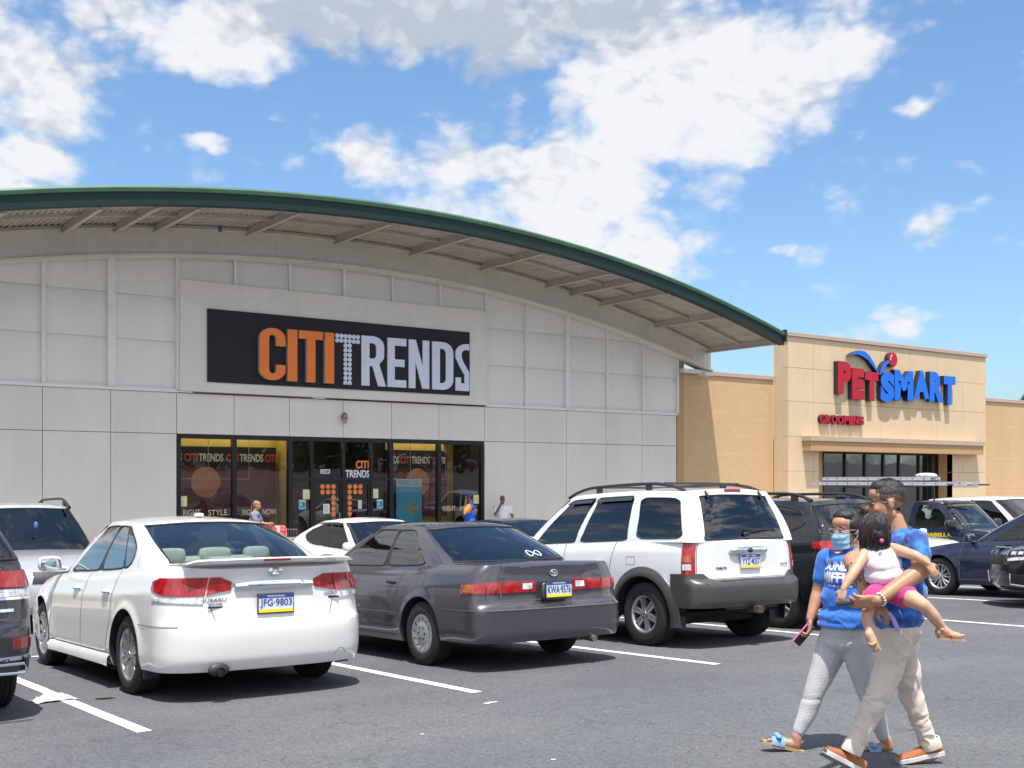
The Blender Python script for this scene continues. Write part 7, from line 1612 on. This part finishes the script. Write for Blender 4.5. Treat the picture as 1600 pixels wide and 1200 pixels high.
def woman():
    s = .003778; root = thing('person', 'woman in face mask, glasses, blue lettered T-shirt and grey leggings walking beside the man', 'person', (5.582, 4.352, -.231), -YAW)
    def J(px, py, f): return bodypoint(px, py, f, 6.8, .2889, -.231)
    hd = J(1322, 828, 0); Fh = frame_from((-.80, -.60, -.06)); k = 1.0; hs, P = head_shapes(hd, Fh, k)
    fr = Vector((-.62, -.78, 0)); rt = Vector((-.78, .62, 0))
    RS = J(1333, 874, 0) + rt * .165; LS = J(1336, 874, 0) - rt * .155; RE, RW = J(1279, 925, .12), J(1266, 966, .06); LE, LW = J(1372, 925, -.09), J(1352, 962, -.13)
    sh = hs + [('l', [(J(1330, 852, 0), .050), (J(1333, 868, 0), .056)]), ('e', J(1333, 885, 0), (.145, .12, .07)), ('e', J(1330, 905, 0), (.13, .125, .09)), ('e', J(1327, 940, 0), (.13, .125, .12)), ('e', J(1325, 975, 0), (.135, .125, .10)), ('e', J(1325, 1000, 0), (.125, .115, .07)),
        ('l', [(RS, .050), (RE, .042)]), ('l', [(RE, .041), (RE.lerp(RW, .3), .039), (RW, .025)]), ('l', [(LS, .050), (LE, .042)]), ('l', [(LE, .041), (LW, .026)])]
    RL = [(J(1304, 1002, .05), .092), (J(1290, 1038, .04), .074), (J(1273, 1080, .03), .053), (J(1263, 1110, .03), .048), (J(1246, 1147, .02), .030)]; LL = [(J(1340, 1002, -.05), .096), (J(1347, 1040, -.04), .080), (J(1358, 1085, -.03), .055), (J(1368, 1115, -.02), .048), (J(1382, 1155, -.01), .030)]
    sh += [('l', [(p, r - .012 if i < 2 else r) for i, (p, r) in enumerate(RL)]), ('l', [(p, r - .012 if i < 2 else r) for i, (p, r) in enumerate(LL)]), ('l', [(J(1245, 1150, .02), .034), (J(1243, 1163, .02), .032), (J(1222, 1160, .02), .025), (J(1204, 1157, .02), .018)]), ('l', [(J(1384, 1156, -.01), .034), (J(1388, 1166, -.01), .031), (J(1368, 1168, -.01), .024), (J(1356, 1171, -.01), .017)])]
    for cx, cy, f in ((1200, 1156, .02), (1352, 1171, -.01)):
        for q in range(5): sh.append(('e', J(cx + q * .9, cy + .6, f + (q - 2) * .013), (.013, .0075, .007)))
    sh += hand_shapes(RW, (-.10, -.1, -.98), (-.75, .1, -.25), -1, .95, (.75, .8, .85, .9), .04); sh += hand_shapes(LW, (-.8, -.2, -.5), (0, 1, 0), 1, .9)
    blobs('body', sh, .0055, M_skw, root, 4); eyes(P, k, root, Fh, hd)
    # leggings
    def legm():
        m = mat('honeycomb_leggings', (.50, .50, .515), .7, var=.03, vscale=5, sheen=.15); N, Lk = m.node_tree.nodes.new, m.node_tree.links.new; bb = m.node_tree.nodes['Principled BSDF']
        tc = N('ShaderNodeTexCoord'); mp = N('ShaderNodeMapping'); mp.inputs['Scale'].default_value = (1, 1, .8); Lk(tc.outputs['Object'], mp.inputs[0]); v = N('ShaderNodeTexVoronoi'); v.feature = 'F1'; v.inputs['Scale'].default_value = 150; v.inputs['Randomness'].default_value = .12; Lk(mp.outputs[0], v.inputs['Vector'])
        bp = N('ShaderNodeBump'); bp.inputs['Strength'].default_value = .8; bp.inputs['Distance'].default_value = .0035; bp.invert = True; Lk(v.outputs['Distance'], bp.inputs['Height']); Lk(bp.outputs[0], bb.inputs['Normal']); return m
    M_lg = legm(); t = [('e', J(1325, 985, 0), (.158, .145, .10)), ('e', J(1325, 1001, 0), (.155, .142, .08)), ('l', [(p, r + .009) for p, r in RL[:-1]] + [(J(1249, 1141, .02), .039)]), ('l', [(p, r + .009) for p, r in LL[:-1]] + [(J(1379, 1149, -.01), .039)])]
    blobs('leggings', t, .0075, M_lg, root, 5, disp=lambda c, n: -.004 * math.exp(-((c.z - .305) / .012) ** 2) * (c.x < 0) + .003 * noise.noise(c * 14))
    # T-shirt
    M_ts = mat('royal_blue_cotton', (.030, .155, .56), .85, var=.10, vscale=8, bump=.5, bscale=10, sheen=.2)
    t = [('e', J(1334, 876, 0), (.160, .145, .050)), ('e', J(1332, 900, 0) + fr * .02, (.155, .148, .12)), ('e', J(1328, 905, 0) + fr * .075, (.10, .10, .065)), ('e', J(1327, 932, 0) + fr * .02, (.152, .148, .16)), ('e', J(1324, 962, 0) + fr * .015, (.165, .155, .075)), ('e', J(1323, 975, 0) + fr * .01, (.172, .160, .06)),
         ('l', [(RS, .060), (RS.lerp(RE, .60), .056)]), ('l', [(LS, .060), (LS.lerp(LE, .6), .056)]), ('l', [(J(1332, 864, 0), .062), (J(1333, 872, 0), .075)])]
    o = blobs('t_shirt', t, .008, M_ts, root, 16, disp=lambda c, n: folds(.003, 8, (1, 1, .9), 8)(c, n) + creases(.006, 10, 6)(c, n) * (1.2 if c.z < .98 else .15)); cut_below(o, (1173 - 977) * s)
    bv = BVHTree.FromPolygons([v.co.copy() for v in o.data.vertices], [tuple(p.vertices) for p in o.data.polygons])
    b = MB(); ax = -rt   # text reads from her right shoulder to her left
    for txt, pyc, w, h in (('DUNDER', 883, .25, .056), ('MIFFLIN', 900, .26, .058), ('PAPER COMPANY', 913, .14, .012)):
        tm = MB(); fit_text(tm, txt, -w / 2, w / 2, -h / 2, h / 2, 0, .001, 0, .045)
        c0 = J(1329, pyc, 0); vs = []; ym = min(v[1] for v in tm.v); keep = [f for f in tm.f if all(abs(tm.v[i][1] - ym) < 1e-5 for i in f)]
        bmt = bmesh.new(); vv = [bmt.verts.new(v) for v in tm.v]
        for f in keep:
            try: bmt.faces.new([vv[i] for i in f])
            except ValueError: pass
        bmesh.ops.delete(bmt, geom=[v for v in bmt.verts if not v.link_faces], context='VERTS'); bmesh.ops.subdivide_edges(bmt, edges=[e for e in bmt.edges if e.calc_length() > .012], cuts=3, use_grid_fill=True); bmesh.ops.triangulate(bmt, faces=bmt.faces)
        bmt.verts.ensure_lookup_table(); idx = {v: i for i, v in enumerate(bmt.verts)}; pts = []
        for v in bmt.verts:
            q = c0 + ax * v.co.x + Vector((0, 0, v.co.z)) + fr * .4; hit = bv.ray_cast(q, -fr); p = hit[0] if hit[0] else q - fr * .25; pts.append(p + (hit[1] if hit[0] else fr) * .0035 + fr * .001)
        b.add(pts, [tuple(idx[v] for v in f.verts) for f in bmt.faces]); bmt.free()
    b.build('shirt_print', mat('white_shirt_print', (.58, .60, .68), .7), root, merge=0, smooth=False)
    # hair, bun
    t = []
    for (x, y, z, a, b_, d) in ((-.030, 0, .045, .088, .080, .080), (.015, 0, .085, .060, .066, .036), (-.055, 0, .0, .060, .074, .070), (-.0, .06, .03, .045, .025, .05), (-.0, -.06, .03, .045, .025, .05)):
        mb = MB(); mb.ell((0, 0, 0), (a, b_, d), 18, 12, M=Fh); mb.v = [tuple(Vector(v) + P(x, y, z)) for v in mb.v]; t.append(('m', mb))
    blobs('hair', t, .006, M_hair, root, 3, disp=lambda c, n: .003 * noise.noise(Vector((c.x * 50, c.y * 50, c.z * 120))))
    bc = J(1346, 799, .03); t = [('e', bc, (.045, .045, .036)), ('e', bc + Vector((.02, 0, -.012)), (.035, .035, .03)), ('c', hd + Vector((.02, .03, .07)), .035, bc, .03)]
    bh = blobs('hair_bun', t, .006, [M_hair, M_hairb], root, 3, disp=lambda c, n: .006 * math.sin(70 * (c.z + c.x)) + .004 * noise.noise(c * 60), matfn=lambda c, n: 1 if (Vector(c) - bc).length > .02 and Vector(c).x > bc.x + .004 else 0)
    b = MB()
    for q in range(90):
        u = rnd.uniform(0, 2 * PI); v = Vector((math.cos(u), math.sin(u) * .9, rnd.uniform(-.6, .9))); p = bc + v.normalized() * .040; b.tube([p, p + v * .018 + Vector((rnd.uniform(-.01, .01), 0, .006)), p + v * .026 + Vector((rnd.uniform(-.02, .02), 0, -.006))], [.0012, .001, .0004], 4, 1 if q % 3 == 0 else 0)
    for q in range(30): y = rnd.choice((-1, 1)) * .072; z = rnd.uniform(-.02, .05); b.tube([P(.02, y, z), P(.035, y * 1.03, z - .04), P(.03, y * 1.0, z - .08 - rnd.random() * .02)], [.0014, .0012, .0004], 4, 0)
    b.build('hair_strands', [M_hair, M_hairb], root, merge=0)
    # mask: pleated shell over nose and chin
    b = MB(); rows = []
    for i in range(19):
        t_ = lerp(-1.05, 1.05, i / 18); row = []
        for j in range(13):
            z = lerp(-.108, -.012, j / 12); nose_ = math.exp(-(t_ / .30) ** 2) * (.020 * (j / 12) + .008) * math.exp(-((z + .035) / .05) ** 2); pl = .0022 * (1 if (j % 4) < 2 else -1)
            rx = .098 - .030 * abs((z + .055) / .06) ** 2 * .5; x = rx * math.cos(t_ * .98) + nose_ + pl + .004; y = .066 * math.sin(t_ * 1.15); row.append(P(x, y, z * (1 - .06 * t_ * t_) + .004 * (1 - abs(t_)) * (j / 12)))
        rows.append(row)
    b.grid(rows); b.build('face_mask', mat('pale_blue_mask', (.30, .52, .68), .8, var=.05, vscale=30, bump=.1, bscale=300), root, angle=80)
    b = MB()
    for sg in (1, -1):
        for z in (-.022, -.095): b.tube([P(.045, sg * .063, z), P(.02, sg * .072, lerp(z, -.02, .5)), P(-.008, sg * .080, -.008 if z > -.05 else -.030)], .0009, 5)
    b.build('mask_loop', M_wp, root)
    b = MB()
    for sg in (1, -1):
        pts = [P(.108 - .010 * abs(math.cos(a)), sg * (.031 + .024 * math.cos(a)), .000 + .017 * math.sin(a)) for a in [2 * PI * q / 20 for q in range(20)]]; b.tube(pts, .0012, 6, closed=True); b.tube([P(.098, sg * .055, .004), P(.05, sg * .074, .006), P(-.012, sg * .080, .0)], .0018, 5)
    b.tube([P(.109, .008, .004), P(.112, 0, .008), P(.109, -.008, .004)], .0018, 5); b.build('glasses', mat('clear_glasses_frame', (.45, .38, .36), .25), root)
    # slide sandals
    M_jute = mat('jute_sole', (.42, .27, .14), .9, var=.2, vscale=60, bump=.3, bscale=200); M_den = mat('light_denim', (.17, .34, .56), .85, var=.14, vscale=50, bump=.2, bscale=300)
    for hx, hy, tx, ty, f in ((1256, 1177, 1190, 1160, .02), (1405, 1177, 1346, 1182, -.01)):
        heel, toe = J(hx, hy, f), J(tx, ty, f); x = (toe - heel).normalized(); u = Vector((0, 0, 1)); u = (u - x * u.dot(x)).normalized(); y = u.cross(x); L = (toe - heel).length
        wid = pchip([(0, .028), (.2, .034), (.5, .034), (.75, .046), (.95, .034), (1, .012)]); b = MB(); rows = []
        for i in range(17):
            t_ = i / 16; w = wid(t_); c = heel + x * L * t_; rows.append([c - y * w, c - y * w + u * .016, c + y * w + u * .016, c + y * w, c - y * w])
        b.grid(rows); b.build('sandal_sole', M_jute, root)
        b = MB(); rows = []
        for i in range(9):
            t_ = lerp(.50, .82, i / 8); w = wid(t_) + .004; c = heel + x * L * t_; rows.append([c + y * w * math.cos(a) * 1.02 + u * (.012 + (.052 - .014 * i / 8) * max(0, math.sin(a)) ** .7 + .002 * math.sin(i * 2.2)) for a in [PI * q / 12 for q in range(13)]])
        b.grid(rows); c = heel + x * L * .68 + u * .062
        for sg in (1, -1): b.ell(c + y * sg * .028, (.018, .028, .014), 12, 8)
        b.ell(c, (.014, .012, .014), 8, 6); b.build('sandal_strap', M_den, root)
    t = thing('phone', 'pink and black phone held low in the right hand of the walking woman', 'phone', root.matrix_basis @ (RW + Vector((-.042, -.010, -.095))), -YAW)
    M_ = Matrix.Rotation(R(40), 4, 'Y'); b = MB(); b.box(-.026, .026, -.001, .009, -.072, .072, M=M_); b.build('phone_case', mat('pink_case', (.70, .12, .35), .35), t, bevel=.003)
    b = MB(); b.box(-.020, .026, -.007, -.0015, -.069, .069, M=M_); b.build('phone_screen', M_black, t, smooth=False)
    return root
man(); girl(); woman()
# ---------------------------------------------------------------- people by the shop front
def far_person(label, X, Y, H, face, top_m, leg_m, hair_m, arms, sleeves=None, lean=0., base=FZ, hat=None, extra=None, sk=None, bald=False):
    root = thing('person', label, 'person', (X, Y, base), math.atan2(face[1], face[0])); k = H / 1.75; V = lambda x, y, z: Vector((x + lean * max(0, z - .9), y, z)) * k
    F3 = frame_from((1, 0, -.05)); hd = V(.02, 0, 1.63); hs, P = head_shapes(hd, F3, k)
    sh = hs + [('l', [(V(0, 0, 1.53), .055 * k), (V(0, 0, 1.44), .062 * k)]), ('e', V(0, 0, 1.38), (.10 * k, .19 * k, .09 * k)), ('e', V(0, 0, 1.2), (.11 * k, .16 * k, .2 * k)), ('e', V(0, 0, .98), (.12 * k, .17 * k, .13 * k)),
        ('l', [(V(0, .09, .92), .09 * k), (V(.02, .10, .50), .06 * k), (V(0, .10, .09), .04 * k), (V(.15, .10, .04), .03 * k)]), ('l', [(V(0, -.09, .92), .09 * k), (V(.0, -.10, .50), .06 * k), (V(-.02, -.10, .09), .04 * k), (V(.13, -.10, .04), .03 * k)])]
    A = []
    for sg, (e, w) in zip((1, -1), arms):
        S_ = V(0, sg * .20, 1.40); e, w = V(*e), V(*w); A.append((S_, e, w)); sh += [('l', [(S_, .05 * k), (e, .042 * k), (w, .028 * k)])] + hand_shapes(w, (w - e), (1, 0, 0), sg, k)
    blobs('body', sh, .014, sk or M_skd, root, 2)
    t = [('e', V(0, 0, 1.38), (.125 * k, .205 * k, .10 * k)), ('e', V(.01, 0, 1.2), (.15 * k, .19 * k, .18 * k)), ('e', V(.01, 0, 1.0), (.15 * k, .19 * k, .12 * k))] + [('l', [(a, .072 * k), (a.lerp(e, .6), .066 * k)]) for a, e, w in A]
    if sleeves:
        def mfn(c, n): return 1 if min((Vector(c) - a.lerp(e, .35)).length for a, e, w in A) < .125 * k else 0
        blobs('shirt', t, .014, [top_m, sleeves], root, 3, disp=folds(.010, 7), matfn=mfn)
    else: blobs('shirt', t, .014, top_m, root, 3, disp=folds(.010, 7))
    t = [('e', V(0, 0, .95), (.14 * k, .18 * k, .12 * k)), ('l', [(V(0, .09, .90), .10 * k), (V(.02, .10, .50), .075 * k), (V(0, .10, .12), .06 * k)]), ('l', [(V(0, -.09, .90), .10 * k), (V(0, -.10, .50), .075 * k), (V(-.02, -.10, .12), .06 * k)])]
    blobs('trousers', t, .014, leg_m, root, 3, disp=folds(.008, 8))
    if not bald:
        t = []
        for (x, y, z, a, b_, d) in ((-.025, 0, .045, .092, .08, .078), (-.05, 0, .0, .06, .075, .06)):
            mb = MB(); mb.ell((0, 0, 0), (a * k, b_ * k, d * k), 16, 10); mb.v = [tuple(Vector(v) + P(x, y, z)) for v in mb.v]; t.append(('m', mb))
        blobs('hair', t, .010, hair_m, root, 2, disp=lambda c, n: .003 * noise.noise(c * 60))
    if extra: extra(root, P, k, V, A)
    return root
M_jean = mat('blue_jeans', (.05, .08, .16), .85, var=.2, vscale=20); M_bl = mat('dark_blonde_hair', (.26, .16, .075), .5, var=.35, vscale=50, bump=.4, bscale=90)
def tail(root, P, k, V, A):
    b = MB()
    for q in range(40): a = rnd.random() * 6.28; r_ = .018 * rnd.random(); b.tube([P(-.09, 0, .05), P(-.125, r_ * math.cos(a), .03), P(-.14 + rnd.uniform(-.01, .01), r_ * 1.5 * math.cos(a), -.04), P(-.12, r_ * 2 * math.cos(a), -.11 - rnd.random() * .03)], [.010, .012, .009, .002], 6)
    b.build('ponytail', M_bl, root); b = MB(); b.ell(P(-.098, 0, .048), (.014, .018, .018), 8, 6); b.build('hair_tie', M_blkp, root)
far_person('blonde ponytailed woman in a grey top in front of the left store windows', 11.35, 26.4, 1.66, (.75, -.55), mat('grey_knit', (.20, .22, .27), .85, var=.35, vscale=30), M_jean, M_bl, (((.16, .24, 1.16), (.36, .12, 1.14)), ((.14, -.24, 1.16), (.38, -.08, 1.16))), extra=tail, lean=.12, sk=M_skw)
def cap_(root, P, k, V, A):
    b = MB(); b.ell(P(-.012, 0, .055), (.100 * k, .083 * k, .070 * k), 18, 10); b.ell(P(.095, 0, .045), (.055 * k, .06 * k, .008 * k), 14, 6); b.build('cap', mat('royal_blue_cap', (.012, .09, .42), .7), root)
    b = MB(); w = A[0][2]; b.box(-.008, .008, -.035, .035, -.07, .07, M=Matrix.Translation(P(.03, .095, -.03))); b.build('phone', M_blkp, root, smooth=False)
    b = MB(); fit_text(b, '05', -.09, .09, 1.16 * k, 1.34 * k, 0, .004, 0, .05); b.v = [(-(.155) * k + v[1], -v[0], v[2]) for v in b.v]; b.build('shirt_number', mat('orange_print', (.75, .20, .05), .7), root, smooth=False)
far_person('man in blue cap and blue jersey with orange sleeves, phone at his ear', 17.85, 26.6, 1.80, (-.55, .45), mat('royal_blue_jersey', (.010, .10, .52), .8, var=.1, vscale=20), M_jean, M_hair, (((.12, .30, 1.20), (.10, .14, 1.56)), ((.02, -.30, 1.14), (.12, -.26, .92))), sleeves=mat('orange_sleeve', (.78, .24, .02), .8), extra=cap_)
far_person('bald man in white T-shirt by the grey wall, hand at his mouth', 19.62, 27.55, 1.72, (-.30, -.95), mat('white_tee', (.70, .70, .72), .85, var=.05, vscale=20), M_jean, M_hair, (((.05, .30, 1.14), (.08, .30, .90)), ((.16, -.26, 1.18), (.14, -.06, 1.54))), bald=True, sk=mat('brown_skin', (.16, .075, .045), .5))
def cart():
    t = thing('shopping_cart', 'shopping cart with a red handle beside the blonde woman', 'shopping cart', (11.95, 26.2, FZ), .3); mw = mat('wire_metal', (.4, .4, .42), .3, metal=.9)
    b = MB()
    for z, x0, x1, y in ((.95, -.4, .35, .27), (.75, -.38, .33, .25), (.55, -.36, .30, .23)): b.tube([(x0, -y, z), (x1, -y, z), (x1, y, z), (x0, y, z)], .006, 5, closed=True)
    for k in range(9):
        x = lerp(-.38, .32, k / 8)
        for y in (-.25, .25): b.tube([(x, y, .55), (x, y * 1.06, .95)], .004, 4)
    b.build('basket', mw, t); b = MB(); b.tube([(-.5, -.27, 1.03), (-.5, .27, 1.03)], .018, 8); b.build('handle', mat('red_handle', (.65, .02, .02), .4), t)
    b = MB(); b.tube([(-.5, -.26, 1.02), (-.38, -.24, .5), (-.4, -.24, .12)], .012, 6); b.tube([(-.5, .26, 1.02), (-.38, .24, .5), (-.4, .24, .12)], .012, 6); b.tube([(-.4, -.24, .14), (.35, -.2, .14), (.35, .2, .14), (-.4, .24, .14)], .012, 6); b.build('cart_frame', mw, t)
    b = MB(); b.lathe([(-.015, .001), (-.015, .055), (.015, .055), (.015, .001)], 14, at=(0, 0, 0)); w = None
    for x, y in ((-.4, -.24), (-.4, .24), (.35, -.2), (.35, .2)):
        if w is None: w = b.build('wheel', M_tyre, t)
        else: w = w.copy(); col.objects.link(w); w.parent = t
        w.location = (x, y, .056)
    g_ = thing('shopping_bag', 'red and white shopping bag in the cart beside the blonde woman', 'bag', (11.95, 26.2, FZ + .57)); b = MB(); b.ell((0, 0, .24), (.18, .15, .25), 12, 8, e=.6); b.build('bag_body', mat('red_bag', (.55, .03, .03), .6, var=.3, vscale=10, c2=(.6, .6, .6), thr=(.4, .5)), g_)
cart()
